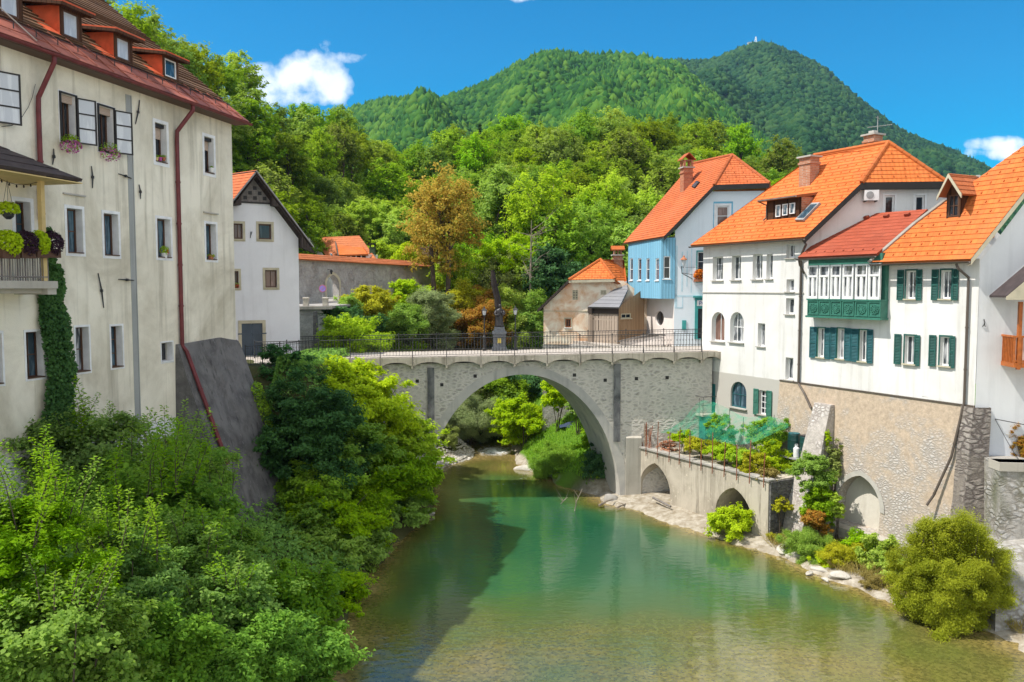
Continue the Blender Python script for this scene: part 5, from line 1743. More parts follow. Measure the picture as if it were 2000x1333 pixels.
shed_dormer(334, 156, 41, 'glass_blue', 'frame_white')
shed_dormer(242, 122, 49, 'glass_pale', 'frame_brown')
shed_dormer(140, 79, 57, 'glass_pale', 'frame_brown')
shed_dormer(20, 36, 68, 'glass_pale', 'frame_brown')
# ---- rainwater pipes
g0 = rp_(LF.uz(106, 115, OV)[0], 0)
pu = LF.uz(76, 240, 0.12)[0]
pipe(hl, [g0 + V(0, 0, -0.1), g0 + V(0, 0, -0.3), LF.P(pu, 17.35, 0.14), LF.P(pu, 17.0, 0.12), LF.P(pu, 13.6, 0.12)], 'tin_maroon', 0.075)
g1 = rp_(LF.uz(377, 213, OV)[0], 0)
pu = LF.uz(350, 440, 0.12)[0]
bz = 9.25
pipe(hl, [g1 + V(0, 0, -0.1), g1 + V(0, 0, -0.32), LF.P(pu, 17.55, 0.14), LF.P(pu, 17.2, 0.12), LF.P(pu, bz, 0.12), LF.P(pu - 0.05, bz - 0.25, 0.28), LF.P(pu - 0.1, 4.6, 1.95)], 'tin_maroon', 0.08)
# ---- concrete buttress flaring to the river
mb = MB()
bu0, bu1 = -0.05, LF.uz(343, 680)[0]
rows = []
rg = random.Random(12)
for k, z in enumerate((9.3, 9.0, 8.0, 6.5, 5.0, 3.5, 2.0, 0.6, -0.5)):
    o = 0.10 + max(0, 9.2 - z) * 0.365
    row = [LF.P(bu1 + 0.03 * k, z, -0.05)]
    for j in range(7):
        u = bu1 + (bu0 - bu1) * j / 6
        zz = z - (0.12 * math.sin(j * 1.3) if k == 0 else 0)
        row.append(LF.P(u + 0.02 * k * (1 if j == 0 else -2.0 * (j == 6)), zz, o + rg.uniform(-.04, .04)))
    row.append(LF.P(bu0 - 0.35, z, -0.4))
    rows.append(row)
for a, b in zip(rows, rows[1:]):
    for k in range(len(a) - 1):
        mb.poly([a[k], a[k + 1], b[k + 1], b[k]])
mb.poly(rows[0])
mb.build('buttress', M['dark_concrete'], hl)
mb = MB()
q = [LF.P(LF.uz(205, 860)[0] - 0.3, 6.35, 0.05), LF.P(LF.uz(185, 840)[0], 6.6, 0.05)]
mb.prism([q[0], q[1], q[1] + LF.n * 1.0 + V(0, 0, -3.2), q[0] + LF.n * 1.2 + V(0, 0, -3.2)], -LF.n * 0.6)
mb.build('stub_buttress', M['dark_stone'], hl)

# ---- wall ties, each an iron bar on the plaster
for (x0, y0, x1, y1, lab) in ((271, 196, 263, 243, 'long slanting iron wall tie just right of the grey joint below the eaves'),
                               (103, 291, 101, 322, 'short iron wall tie above the tip of the dark porch roof'),
                               (177, 325, 179, 368, 'upright iron wall tie under the second flowering window'),
                               (230, 340, 255, 349, 'short level iron wall tie reaching the grey joint below the flowering windows'),
                               (270, 361, 273, 389, 'small upright iron wall tie right of the grey joint beside the upper windows'),
                               (190, 534, 201, 602, 'long iron wall tie leaning on the plaster beside the climbing ivy'),
                               (230, 546, 260, 548, 'level iron wall tie reaching the grey joint near the ivy')):
    mb = MB(); a = LF.P(*LF.uz(x0, y0), 0.035); b = LF.P(*LF.uz(x1, y1), 0.035)
    m_ = a.lerp(b, 0.5) + LF.n * 0.03
    mb.tube([a, m_, b], [0.016, 0.028, 0.016], 6); mb.box(m_, 0.07, 0.07, 0.09)
    tag(mb.build('wall_tie', M['iron']), lab, 'wall tie')
# cable sagging over the upper wall
mb = MB()
pts = [LF.P(*LF.uz(x, y), 0.06) for x, y in ((0, 248), (20, 246), (38, 232), (52, 210), (60, 190), (66, 165))]
mb.tube(pts, 0.009, 4)
tag(mb.build('cable', M['cable']), 'thin dark cable looping over the plaster beside the left downpipe', 'cable')
mb = MB(); a = rp_(LF.uz(78, 90, OV)[0], 0.1) + V(0, 0, .12)
mb.tube([a, a - LF.n * 0.9 + V(0.0, -1.3, 1.05), a - LF.n * 1.9 + V(0, -4.0, 2.3)], 0.02, 5)
tag(mb.build('roof_cable', M['trim_grey']), 'pale cable climbing the tiled roof from the eaves', 'cable')

# ---- balcony with its lean-to roof
bo = 1.25
bu = LF.uz(113, 552, bo)[0]
bzt = LF.uz(60, 549, bo)[1]
bal2 = thing('balcony', 'small concrete balcony with iron rails and planters on the tall weathered house', 'balcony', LF.P(bu + 2, bzt - 0.3, 0.6))
mb = MB(); mb.fbox(LF, bu, bu + 4.5, bzt - 0.22, bzt, 0.0, bo); mb.fbox(LF, bu + 0.05, bu + 4.4, bzt - 0.36, bzt - 0.225, 0.05, bo - 0.25)
mb.fbox(LF, bu + 0.01, bu + 0.35, bzt - 0.40, bzt - 0.22, 0.0, bo - 0.05)
mb.build('slab', M['pale_concrete'], bal2)
ru = LF.uz(95, 520, bo - 0.05)[0]
mb = MB()
for z in (0.10, 0.90):
    mb.fbox(LF, ru, ru + 4, bzt + z, bzt + z + 0.035, bo - 0.09, bo - 0.05)
    mb.fbox(LF, ru, ru + 0.035, bzt + z, bzt + z + 0.035, 0.0, bo - 0.09)
u = ru; k = 0
while u < ru + 4:
    w = 0.035 if k % 3 == 0 else 0.014
    mb.fbox(LF, u, u + w, bzt, bzt + 0.9, bo - 0.09 + (0.035 - w) / 2, bo - 0.055 - (0.035 - w) / 2); u += 0.09; k += 1
for k in range(12):
    mb.fbox(LF, ru + 0.008, ru + 0.022, bzt, bzt + 0.9, 0.08 + 0.09 * k, 0.095 + 0.09 * k)
mb.build('railing', M['wood_silver'], bal2)
pu = LF.uz(83, 420, bo - 0.1)[0]
pz = LF.uz(83, 352, bo - 0.1)[1]
mb = MB(); mb.fbox(LF, pu - 0.07, pu + 0.07, bzt, pz, bo - 0.2, bo - 0.06); mb.build('post', M['yellow_paint'], bal2)
mb = MB(); mb.fbox(LF, pu - 0.12, pu + 4.3, pz, pz + 0.22, bo - 0.22, bo - 0.04); mb.fbox(LF, pu - 0.12, pu + 0.02, pz, pz + 0.22, 0, bo - 0.22)
mb.build('beam', M['yellow_paint'], bal2)
eo = bo + 0.62
e1 = on_plane(161, 351, LF.o + LF.n * eo, LF.n); eu = LF.uz(161, 351, eo)[0]
ez = e1.z
E1 = LF.P(eu, ez, eo); E2 = LF.P(eu + 5.5, ez, eo); T2 = LF.P(eu + 5.5, ez + 1.02, 0.02); T1 = LF.P(eu + 1.9, ez + 1.02, 0.02)
W1 = LF.P(eu, ez, 0.02)
pr_ = roof_slope([E1, E2, T2, T1], M['porch_roof'], bal2, course=0.5, lip=0.02, thick=0.08, name='lean_to_roof')
roof_slope([W1, E1, T1], M['porch_roof'], bal2, course=0.5, lip=0.02, thick=0.08, name='lean_to_roof')
mb = MB(); mb.prism([E1 + V(0, 0, -.10), E2 + V(0, 0, -.10), LF.P(eu + 5.5, ez - 0.10, 0.0), LF.P(eu, ez - 0.10, 0.0)], V(0, 0, -0.03))
mb.build('soffit', M['yellow_paint'], bal2)
mb = MB(); b_ = LF.P(pu - 0.05, pz - 0.05, bo - 0.1)
pts = [LF.P(pu + 0.1 + 0.25 * k, pz - 0.08 - 0.16 * math.sin(k / 6 * math.pi), bo - 0.14) for k in range(7)]
mb.tube(pts, 0.008, 4)
for q in pts[1:-1]:
    mb.lathe(q + V(0, 0, -0.09), [(0.0, 0), (0.025, 0.015), (0.028, 0.05), (0.015, 0.085)], 6)
tag(mb.build('string_lights', M['frame_black']), 'string of small dark bulbs hung under the balcony roof', 'string lights')

# ================================================================== arched bridge
M['stained_stone'] = mat_plaster('stained_stone', (0.22, 0.22, 0.22), (0.06, 0.06, 0.065), 0.95, 0.95, 0.05, bs=1.4, flakes=0.6)
BY0, BY1 = 43.6, 47.5
def dz(x):
    return 7.92 + 0.0195 * x
br = thing('arched_bridge', 'old single-arched stone footbridge with iron railings crossing the green river', 'bridge', (0.7, 45.5, 0))
BF = Fac(0, 44.0, 1, 0)
BB = Fac(0, 47.1, 1, 0, True)
def arch_pt(k, n, ex=0.0):
    t = math.pi * k / n
    return 0.62 - (5.28 + ex) * math.cos(t), -0.2 + (7.05 + ex) * math.sin(t)
NA = 40
opening = [(0.62 - 5.28, -1.0)] + [arch_pt(k, NA) for k in range(NA + 1)] + [(0.62 + 5.28, -1.0)]
XB0, XB1 = -12.5, 10.8
out = [(XB0, -1.0)] + opening + [(XB1, -1.0), (XB1, dz(XB1) - 0.40), (XB0, dz(XB0) - 0.40)]
mb = MB()
SKEW = -1.0           # the barrel runs askew under the deck
mb.tess(lambda u, z: BF.P(u, z), out)
sk = lambda p: (p[0] + SKEW, p[1])
mb.tess(lambda u, z: BB.P(u, z), [out[0]] + [sk(p) for p in opening] + out[-3:])
mb.build('spandrel_wall', M['bridge_stone'], br)
mb = MB()
for a, b in zip(opening, opening[1:]):
    mb.poly([BF.P(*a), BF.P(*b), BB.P(*sk(b)), BB.P(*sk(a))])
mb.build('arch_soffit', M['ring_stone'], br)
mb = MB()
for k in range(NA):
    a, b, c_, d_ = arch_pt(k, NA), arch_pt(k + 1, NA), arch_pt(k + 1, NA, 0.46), arch_pt(k, NA, 0.46)
    top = dz(0) - 0.42
    q = [BF.P(p[0], min(p[1], top), 0.02) for p in (a, b, c_, d_)]
    mb.poly(q)
    mb.poly([q[0], q[1], BF.P(b[0], b[1], 0), BF.P(a[0], a[1], 0)])
    mb.poly([q[3], q[2], BF.P(c_[0], min(c_[1], top), 0), BF.P(d_[0], min(d_[1], top), 0)])
mb.build('arch_ring', M['ring_stone'], br)
for x, w, zb_ in ((BF.uz(842, 790)[0], 0.36, 2.0), (BF.uz(1205, 770)[0], 0.36, 3.2)):
    mb = MB(); mb.fbox(BF, x - w / 2, x + w / 2, zb_, dz(x) - 0.62, 0.0, 0.12); mb.build('pilaster', M['stained_stone'], br)
# pier base on the right, light concrete, stepping out
x0, x1 = BF.uz(1222, 900)[0], BF.uz(1252, 900)[0]
mb = MB(); mb.fbox(BF, x0, x1, -1.0, 3.4, 0.0, 0.14)
mb.prism([BF.P(x0, 3.4, 0), BF.P(x0, 3.4, 0.14), BF.P(x0, 3.5, 0)], V(x1 - x0, 0, 0))
mb.build('pier_base', M['pale_concrete'], br)
# weep holes
mb = MB()
for x, y in ((1182, 743), (1122, 733), (928, 735), (863, 752), (815, 745), (1243, 740), (1303, 738)):
    u, z = BF.uz(x, y); mb.fbox(BF, u - 0.09, u + 0.09, z - 0.09, z + 0.09, -0.04, 0.006)
mb.build('weep_holes', M['frame_black'], br)
# deck: paved slab, kerb fascia with scalloped underside, brackets
posts_px = [622, 683, 742, 805, 872, 939, 1005, 1068.5, 1133, 1196, 1257, 1317, 1371]
px_x = [at_y(p, 690, BY0).x for p in posts_px]
px_x = [px_x[0] - 2 * 1.72, px_x[0] - 1.72] + px_x
XD0, XD1 = px_x[0], 11.2
mb = MB()
mb.prism([V(XD0, BY0 + 0.22, dz(XD0)), V(XD1, BY0 + 0.22, dz(XD1)), V(XD1, BY1 - 0.1, dz(XD1)), V(XD0, BY1 - 0.1, dz(XD0))], V(0, 0, -0.25))
def mat_paving():
    t = NT('paving'); p = t.pos()
    v = t.n('ShaderNodeTexVoronoi', {'Vector': p, 'Scale': 3.2}, feature='DISTANCE_TO_EDGE').outputs[0]
    n_ = t.noise(p, 1.2, 5)
    c = t.mix(n_, (0.40, 0.35, 0.30), (0.52, 0.47, 0.42))
    c = t.mix(t.rng(v, 0.0, 0.05), (0.24, 0.21, 0.18), c)
    t.bsdf(c, 0.9, 0.2, t.rng(v, 0, 0.06), 0.02, 0.5)
    return t.m
M['paving'] = mat_paving()
mb.build('deck', M['paving'], br)
mb = MB()
for a, b in zip(px_x, px_x[1:] + [XD1]):
    if b - a < 0.3:
        continue
    n_ = 10; w = b - a
    top = [V(a + w * k / n_, BY0, dz(a + w * k / n_) - 0.03) for k in range(n_ + 1)]
    def lowz(x):
        f = (x - a) / w; e = 0.08
        if f < e or f > 1 - e:
            return dz(x) - 0.50
        g = (f - 0.5) / (0.5 - e)
        return dz(x) - 0.50 + 0.21 * math.sqrt(max(0, 1 - g * g))
    bot = [V(p.x, BY0, lowz(p.x)) for p in top]
    for k in range(n_):
        mb.poly([top[k], top[k + 1], bot[k + 1], bot[k]])
        mb.poly([bot[k], bot[k + 1], bot[k + 1] + V(0, 0.42, 0), bot[k] + V(0, 0.42, 0)])
        mb.poly([top[k], top[k + 1], top[k + 1] + V(0, 0.24, 0), top[k] + V(0, 0.24, 0)])
    mb.poly([V(a, BY0 + 0.24, dz(a) - 0.03), V(b, BY0 + 0.24, dz(b) - 0.03), V(b, BY0 + 0.24, dz(b) - 0.28), V(a, BY0 + 0.24, dz(a) - 0.28)])
mb.build('fascia', M['concrete'], br)
mb = MB()
mb.prism([V(XD0, BY1 - 0.098, dz(XD0) + 0.02), V(XD1, BY1 - 0.098, dz(XD1) + 0.02), V(XD1, BY1 + 0.05, dz(XD1) + 0.02), V(XD0, BY1 + 0.05, dz(XD0) + 0.02)], V(0, 0, -0.5))
mb.build('far_kerb', M['concrete'], br)
mb = MB()
for x in px_x:
    mb.box(V(x, BY0 + 0.2, dz(x) - 0.56), 0.10, 0.40, 0.14)
mb.build('brackets', M['concrete'], br)
# railings: every post a part, the bars between one part per panel run
def railing(parent, pts, h, mat, spacing=0.165, base=0.02, scroll=True, post_r=0.024, brace=None):
    top = MB()
    for a, b in zip(pts, pts[1:]):
        up = V(0, 0, 1)
        top.tube([a + up * h, b + up * h], 0.022, 6)
        top.tube([a + up * (base + 0.07), b + up * (base + 0.07)], 0.013, 5)
        top.tube([a + up * (h - 0.10), b + up * (h - 0.10)], 0.009, 5)
        L = (b - a).length; n_ = max(2, int(round(L / spacing)))
        for k in range(1, n_):
            q = a.lerp(b, k / n_)
            top.tube([q + up * (base + 0.07), q + up * (h - 0.02)], 0.0085, 4, caps=False)
            if scroll:
                for s_, z0_ in ((1, h * 0.60), (-1, h * 0.60), (1, h * 0.28), (-1, h * 0.28)):
                    d = (b - a).normalized() * s_
                    top.tube([q + up * z0_, q + up * (z0_ + 0.05) + d * 0.035, q + up * (z0_ + 0.10) + d * 0.02], 0.007, 4, caps=False)
    top.build('railing', M[mat], parent)
    for p in pts:
        mb = MB(); mb.tube([p + V(0, 0, -0.05), p + V(0, 0, h + 0.03)], post_r, 6); mb.lathe(p + V(0, 0, h + 0.02), [(0.0, 0), (0.035, 0.02), (0.035, 0.05), (0.0, 0.075)], 8)
        if brace is not None:
            mb.tube([p + V(0, -0.02, 0.45), p + V(0.02, brace, -0.10), p + V(0.02, brace + 0.02, -0.42), p + V(0.0, 0.0, -0.5)], 0.013, 5)
        mb.build('railing_post', M[mat], parent)
near = [V(x, BY0 + 0.12, dz(x)) for x in px_x]
near[-1] = V(at_y(1371, 690, BY0).x, BY0 + 0.12, dz(10.2))
railing(br, near, 0.97, 'iron', brace=-0.20)
far_x = np.linspace(XD0 + 0.6, 11.0, 12)
railing(br, [V(x, BY1 - 0.02, dz(x) + 0.02) for x in far_x], 0.97, 'iron', scroll=False)

# ---- statue on its pedestal, against the far parapet
sx = at_y(975.5, 680, 47.15).x; sy = 47.05; sz = dz(sx) + 0.004
sb = thing('statue', 'dark bronze robed saint statue on a grey granite pedestal at the middle of the bridge', 'statue', (sx, sy, sz))
mb = MB()
for (w, z0, z1) in ((0.86, 0.0, 0.16), (0.78, 0.16, 0.22), (0.62, 0.22, 0.92), (0.72, 0.92, 0.97), (0.82, 0.97, 1.10), (0.66, 1.10, 1.20), (0.58, 1.20, 1.36)):
    mb.box(V(sx, sy, sz + (z0 + z1) / 2), w, w * 0.9, z1 - z0)
for s_ in (-1, 1):
    mb.box(V(sx + s_ * 0.335, sy - 0.02, sz + 0.57), 0.06, 0.5, 0.7)
pd_ = mb.build('pedestal', M['granite'], sb)
mb = MB(); mb.box(V(sx, sy - 0.285, sz + 0.58), 0.2, 0.03, 0.28); mb.box(V(sx, sy - 0.30, sz + 0.58), 0.015, 0.012, 0.28)
t = NT('gold_plaque'); t.bsdf((0.65, 0.50, 0.12), 0.4, 0.5, metal=0.4); M['gold'] = t.m
mb.build('plaque', M['gold'], pd_)
mb = MB()
def ringpts(cx, cy, z, rx, ry, ph, fold, n=20):
    return [V(cx + rx * math.cos(2 * math.pi * j / n) * (1 + fold * math.sin(j * 2 * math.pi * 5 / n + ph)), cy + ry * math.sin(2 * math.pi * j / n) * (1 + fold * math.sin(j * 2 * math.pi * 5 / n + ph)), z) for j in range(n)]
b0 = sz + 1.36
prof = [(0.0, .25, .21, .16, 0), (0.10, .23, .19, .16, 0.0), (0.30, .20, .17, .15, -.005), (0.50, .185, .16, .12, -.01), (0.66, .175, .15, .08, -.01), (0.78, .19, .15, .05, 0), (0.90, .215, .145, .03, .01),
        (0.98, .20, .13, .02, .015), (1.03, .13, .10, 0, .02), (1.06, .062, .062, 0, .025), (1.09, .058, .06, 0, .03), (1.12, .075, .082, 0, .035), (1.17, .088, .098, 0, .035), (1.23, .090, .10, 0, .035), (1.28, .075, .085, 0, .035), (1.31, .035, .04, 0, .035)]
mb.rings([ringpts(sx + o, sy - 0.01, b0 + z, rx, ry, z * 2.2, fd_) for z, rx, ry, fd_, o in prof])
# arms: one bent across the chest, the other holding a crucifix to the shoulder
mb.tube([V(sx - .17, sy, b0 + .95), V(sx - .25, sy - .04, b0 + .78), V(sx - .20, sy - .16, b0 + .66), V(sx - .05, sy - .20, b0 + .72), V(sx + .01, sy - .19, b0 + .75)], [.075, .075, .065, .045, .03], 8)
mb.tube([V(sx + .21, sy, b0 + .95), V(sx + .29, sy - .03, b0 + .78), V(sx + .24, sy - .15, b0 + .70), V(sx + .12, sy - .19, b0 + .84), V(sx + .09, sy - .18, b0 + .88)], [.075, .075, .065, .045, .03], 8)
mb.build('figure', M['bronze'], sb, smooth=True)
mb = MB(); mb.tube([V(sx - .08, sy - .22, b0 + .62), V(sx + .16, sy - .15, b0 + 1.16)], .016, 6); mb.tube([V(sx + .02, sy - .19, b0 + 1.03), V(sx + .19, sy - .17, b0 + .96)], .014, 6)
mb.build('crucifix', M['bronze'], sb)

# ---- lamp posts beside the statue
def lamp_post(x, label):
    z = dz(x) + 0.004; y = 47.12
    L = thing('lamp_post', label, 'street lamp', (x, y, z), 'iron lamp posts beside the statue')
    mb = MB(); mb.lathe(V(x, y, z), [(0.11, 0), (0.11, 0.12), (0.085, 0.16), (0.085, 0.75), (0.10, 0.8), (0.05, 0.88), (0.036, 1.0), (0.032, 1.95), (0.05, 2.0), (0.03, 2.05)], 10)
    mb.build('pole', M['iron'], L)
    mb = MB(); mb.rings([[V(x + s_ * a, y + c_ * a, z + 2.05 + h) for s_, c_ in ((-1, -1), (1, -1), (1, 1), (-1, 1))] for a, h in ((0.075, 0.0), (0.125, 0.26))]); 
    t_ = M.get('lamp_glass') or mat_glass('lamp_glass', (0.50, 0.52, 0.54), (0.66, 0.68, 0.70), 0.5); M['lamp_glass'] = t_
    mb.build('lantern_glass', t_, L)
    mb = MB()
    for s_, c_ in ((-1, -1), (1, -1), (1, 1), (-1, 1)):
        mb.tube([V(x + s_ * .077, y + c_ * .077, z + 2.05), V(x + s_ * .128, y + c_ * .128, z + 2.31)], 0.011, 4)
    mb.rings([[V(x + s_ * a, y + c_ * a, z + h) for s_, c_ in ((-1, -1), (1, -1), (1, 1), (-1, 1))] for a, h in ((0.16, 2.31), (0.165, 2.33), (0.05, 2.44), (0.04, 2.50), (0.012, 2.56))])
    mb.build('lantern_cap', M['iron'], L)
lamp_post(at_y(946, 680, 47.1).x, 'black iron lamp post left of the statue on the bridge')
lamp_post(at_y(1006.5, 680, 47.1).x, 'black iron lamp post right of the statue on the bridge')

# ================================================================== street at bridge level
mb = MB()
sl = [V(6.3, 47.45, 0), V(11.6, 47.2, 0), V(11.6, 45.2, 0), V(26, 43.5, 0), V(26, 62, 0), V(3.0, 62, 0), V(3.9, 55, 0), V(5.2, 52, 0)]
mb.prism([V(p.x, p.y, 7.98 + 0.0 * p.x) for p in sl], V(0, 0, -0.2))
structure(mb.build('street', M['paving']))
mb = MB()
lp = [V(-10.3, 47.4, 0), V(-10.3, 43.6, 0), V(-12.0, 41.2, 0), V(-13.4, 38.0, 0), V(-22, 38.0, 0), V(-22, 49, 0), V(-12, 49, 0)]
mb.prism([V(p.x, p.y, 7.75) for p in lp], V(0, 0, -0.2))
structure(mb.build('street', M['paving']))
OF = Fac(2.12, 55.0, 1, -0.18)
rw = thing('retaining_wall', 'grey stone street retaining wall glimpsed under the right side of the bridge arch', 'stone wall', (4.5, 51, 4))
mb = MB()
mb.prism([V(6.2, 47.5, 1.0), V(5.1, 52, 1.0), V(5.1, 52, 7.78), V(6.2, 47.5, 7.78)], V(0.6, 0, 0)); mb.prism([V(5.1, 52, 1.0), V(3.8, 54.8, 1.0), V(3.8, 54.8, 7.78), V(5.1, 52, 7.78)], V(0.6, 0, 0)); mb.fbox(OF, -0.05, 2.4, 1.0, 7.72, -0.5, -0.02); mb.prism([OF.P(-0.05, 1, 0), OF.P(-0.05, 7.7, 0), OF.P(-0.05, 7.7, 0) + V(.9, 8, 0), OF.P(-0.05, 1, 0) + V(.9, 8, 0)], V(0.3, 0, 0)); mb.build('wall', M['old_wall'], rw)

# left street railing, in front of the pale gable house
lr = thing('street_railing', 'black iron railing curving from the bridge end past the grey buttress', 'railing', (-12, 42, 7.76))
pts = [at_y(472, 722, 38.6), at_y(508, 714, 39.4), at_y(545, 706, 40.6), at_y(583, 698, 42.6)]
pts = [V(-12.6, 38.6, 7.76), V(-12.1, 39.6, 7.76), V(-11.6, 40.8, 7.76), V(-11.0, 42.2, 7.76), V(-10.35, BY0 + 0.1, 7.74)]
railing(lr, pts, 0.98, 'iron', scroll=False)

# ================================================================== blue house beyond the bridge
gb = Fac(9.73, 49.2, 1, -0.12)
bh = thing('townhouse', 'pale blue house with a bright blue timber bay and tall red brick chimney', 'house', (11.5, 51, 8))
SW = Fac(9.73, 49.2, -0.19, 1.0, True)
if SW.n.x > 0:
    SW = Fac(9.73, 49.2, -0.19, 1.0)
gwin = gb.rect(1399, 402, 1424, 442)
swin = gb.rect(1362, 492, 1378, 550)
door = gb.rect(1362, 602, 1390, 662)
mb = MB()
wall_mb(mb, gb, [(0, 7.7), (7.6, 7.7), (7.6, 14.6), (5.6, 17.2), (2.1, 17.2), (0, 14.9)], [rect_poly(*gwin), rect_poly(*swin), rect_poly(*door)], 0.2)
mb.build('gable_wall', M['blue_render'], bh)
mb = MB()
ov = [(2.9 + 0.42 * math.cos(2 * math.pi * k / 16), SW.uz(1282, 618)[1] + 0.62 * math.sin(2 * math.pi * k / 16)) for k in range(16)]
ov_u = SW.uz(1288, 622)[0]
ov = [(ov_u + 0.75 * math.cos(2 * math.pi * k / 18), SW.uz(1288, 622)[1] + 0.46 * math.sin(2 * math.pi * k / 18)) for k in range(18)]
wall_mb(mb, SW, [(0, 7.7), (7.5, 7.7), (7.5, 14.6), (0, 14.6)], [ov], 0.12)
mb.build('side_wall', M['lilac_render'], bh)
mb = MB(); mb.tess(lambda u, z: SW.P(u, z, -0.11), ov); mb.build('oval_window', M['glass_dark'], bh)
window(bh, gb, gwin, off=-0.14, fw=0.09, frame='frame_white', pane='glass_brown', bars=(0, 1), surround='trim_white', sur_w=0.12)
mb = MB(); gq = gb.rect(1393, 394, 1431, 470)
ring_mb(mb, gb, rect_poly(gq[0], gq[1], gq[2], gq[3]), rect_poly(gwin[0] - 0.13, gwin[1] + 0.13, gwin[2] - 0.13, gwin[3] + 0.13), 0.0, 0.006); mb.build('painted_surround', M['band_blue'], bh)
window(bh, gb, swin, off=-0.14, fw=0.06, frame='frame_white', pane='glass_dark', bars=(0, 2), surround='teal_paint', sur_w=0.07)
# painted bands on the gable
mb = MB()
z_b = gb.uz(1345, 580)[1]; z_t = gb.uz(1335, 468)[1]
for x0, x1, y0, y1 in ((1318, 1323, 480, 602), (1331, 1334, 492, 570), (1341, 1343, 490, 560), (1349.5, 1351.5, 482, 572), (1319, 1372, 577, 580.5), (1319, 1333, 600, 603), (1332, 1334, 580, 602)):
    r = gb.rect(x0, y0, x1, y1); mb.fbox(gb, r[0], r[1], r[2], r[3], 0.0, 0.008)
mb.build('painted_bands', M['band_pale_blue'], bh)
mb = MB(); r = gb.rect(1332, 626, 1340, 645); mb.fbox(gb, r[0], r[1], r[2], r[3], 0.0, 0.05); mb.build('meter_box', M['teal_paint'], bh)
# shop door with its name board
dd = MB(); ring_mb(dd, gb, rect_poly(door[0] - 0.16, door[1] + 0.1, door[2] - 0.02, door[3] + 0.62), rect_poly(door[0] + 0.02, door[1] - 0.02, door[2] + 0.02, door[3] - 0.04), 0.0, 0.09)
dd.fbox(gb, door[0] - 0.28, door[1] + 0.2, door[3] + 0.62, door[3] + 0.72, 0.0, 0.25)
dr = dd.build('door', M['teal_paint'], bh)
mb = MB(); mb.fbox(gb, door[0], door[1], door[2], door[3], -0.16, -0.12); mb.build('pane', M['glass_dark'], dr)
bd = gb.rect(1361, 588, 1386, 597)
mb = MB(); mb.fbox(gb, bd[0], bd[1], bd[2] - 0.03, bd[3] + 0.03, 0.09, 0.13); mb.build('name_board', M['plastic_white'], dr)
tc_ = bpy.data.curves.new('lettering', 'FONT'); tc_.body = 'PO'; tc_.size = 0.34; tc_.extrude = 0.004
to = bpy.data.objects.new('lettering', tc_); COL.objects.link(to)
q = gb.P(bd[0] + 0.10, bd[2] + 0.02, 0.135)
ang = math.atan2(gb.d.y, gb.d.x)
dg = bpy.context.evaluated_depsgraph_get()
me = bpy.data.meshes.new_from_object(to.evaluated_get(dg)); bpy.data.objects.remove(to)
mt = Matrix.Translation(q - ORIGIN[dr.name]) @ Matrix.Rotation(ang, 4, 'Z') @ Matrix.Rotation(math.pi / 2, 4, 'X')
me.transform(mt); me.materials.clear(); t = NT('letter_blue'); t.bsdf((0.04, 0.10, 0.30), 0.5); me.materials.append(t.m)
link('lettering', me, dr, ORIGIN[dr.name])
# timber bay
bl_ = Fac(8.92, 49.25, -0.19, 1.0)
if bl_.n.x > 0:
    bl_ = Fac(8.92, 49.25, -0.19, 1.0, True)
z_lo = at_y(1258, 584, 52).z; z_lo = 10.86
bf = Fac(8.92, 49.25, 1, -0.12)
c8 = lambda u, z, o=0: bl_.P(u, z, o)
L_ = 6.05
mb = MB()
bwins = [bl_.rect(x0, 505, x1, 548) for x0, x1 in ((1230, 1236), (1246, 1252.5), (1262, 1268.5), (1280, 1287))]
fwin = bf.rect(1296, 501, 1309, 545)
wall_mb(mb, bl_, [(0, z_lo), (L_, z_lo), (L_, 14.5), (0, 14.5)], [rect_poly(*r) for r in bwins], 0.1)
wall_mb(mb, bf, [(0, z_lo), (0.85, z_lo), (0.85, 14.5), (0, 14.5)], [rect_poly(*fwin)], 0.1)
mb.poly([bl_.P(0, z_lo), bl_.P(L_, z_lo), bl_.P(L_, z_lo, -0.85), bf.P(0.85, z_lo)])
mb.poly([bl_.P(L_, z_lo), bl_.P(L_, 14.5), bl_.P(L_, 14.5, -0.85), bl_.P(L_, z_lo, -0.85)])
bay = mb.build('bay', M['bay_blue'], bh)
for r in bwins:
    window(bay, bl_, r, off=-0.08, fw=0.06, frame='frame_white', pane='glass_blue', bars=(0, 1), sill='trim_white', sill_w=0.05)
window(bay, bf, fwin, off=-0.08, fw=0.05, frame='frame_white', pane='glass_dark', bars=(0, 1), sill='trim_white', sill_w=0.05)
# roof
E = on_plane(1297, 462, gb.o + gb.n * 0.4, gb.n); Hh = on_plane(1395, 362, gb.o + gb.n * 0.4, gb.n); Hr = on_plane(1503, 358, gb.o + gb.n * 0.4, gb.n)
E2 = at_z(1218, 475, E.z)
nb_ = plane_n(E, E2, Hh)
ap = on_plane(1430, 303, Hh, nb_); rl = on_plane(1352, 320, Hh, nb_)
roof_slope([E, Hh, ap, rl, E2], M['tile_red_orange'], bh, guards=0)
roof_slope([Hh, Hr, ap], M['tile_red_orange'], bh, guards=2)
roof_slope([ap, Hr, Hr + V(2.4, 0.4, -3.0), rl + V(5.2, 1.0, -5.2), rl], M['tile_red_orange'], bh)
ridge_tiles(rl, ap, M['tile_red_orange'], bh); ridge_tiles(Hh, ap, M['tile_red_orange'], bh); ridge_tiles(Hr, ap, M['tile_red_orange'], bh)
mb = MB()
for a, b in ((E, Hh), (Hh, Hr)):
    d = V(0, 0, -0.26); mb.poly([a + gb.n * 0.02, b + gb.n * 0.02, b + gb.n * 0.02 + d, a + gb.n * 0.02 + d]); mb.poly([a + gb.n * 0.02 + d, b + gb.n * 0.02 + d, b - gb.n * 0.38 + d, a - gb.n * 0.38 + d])
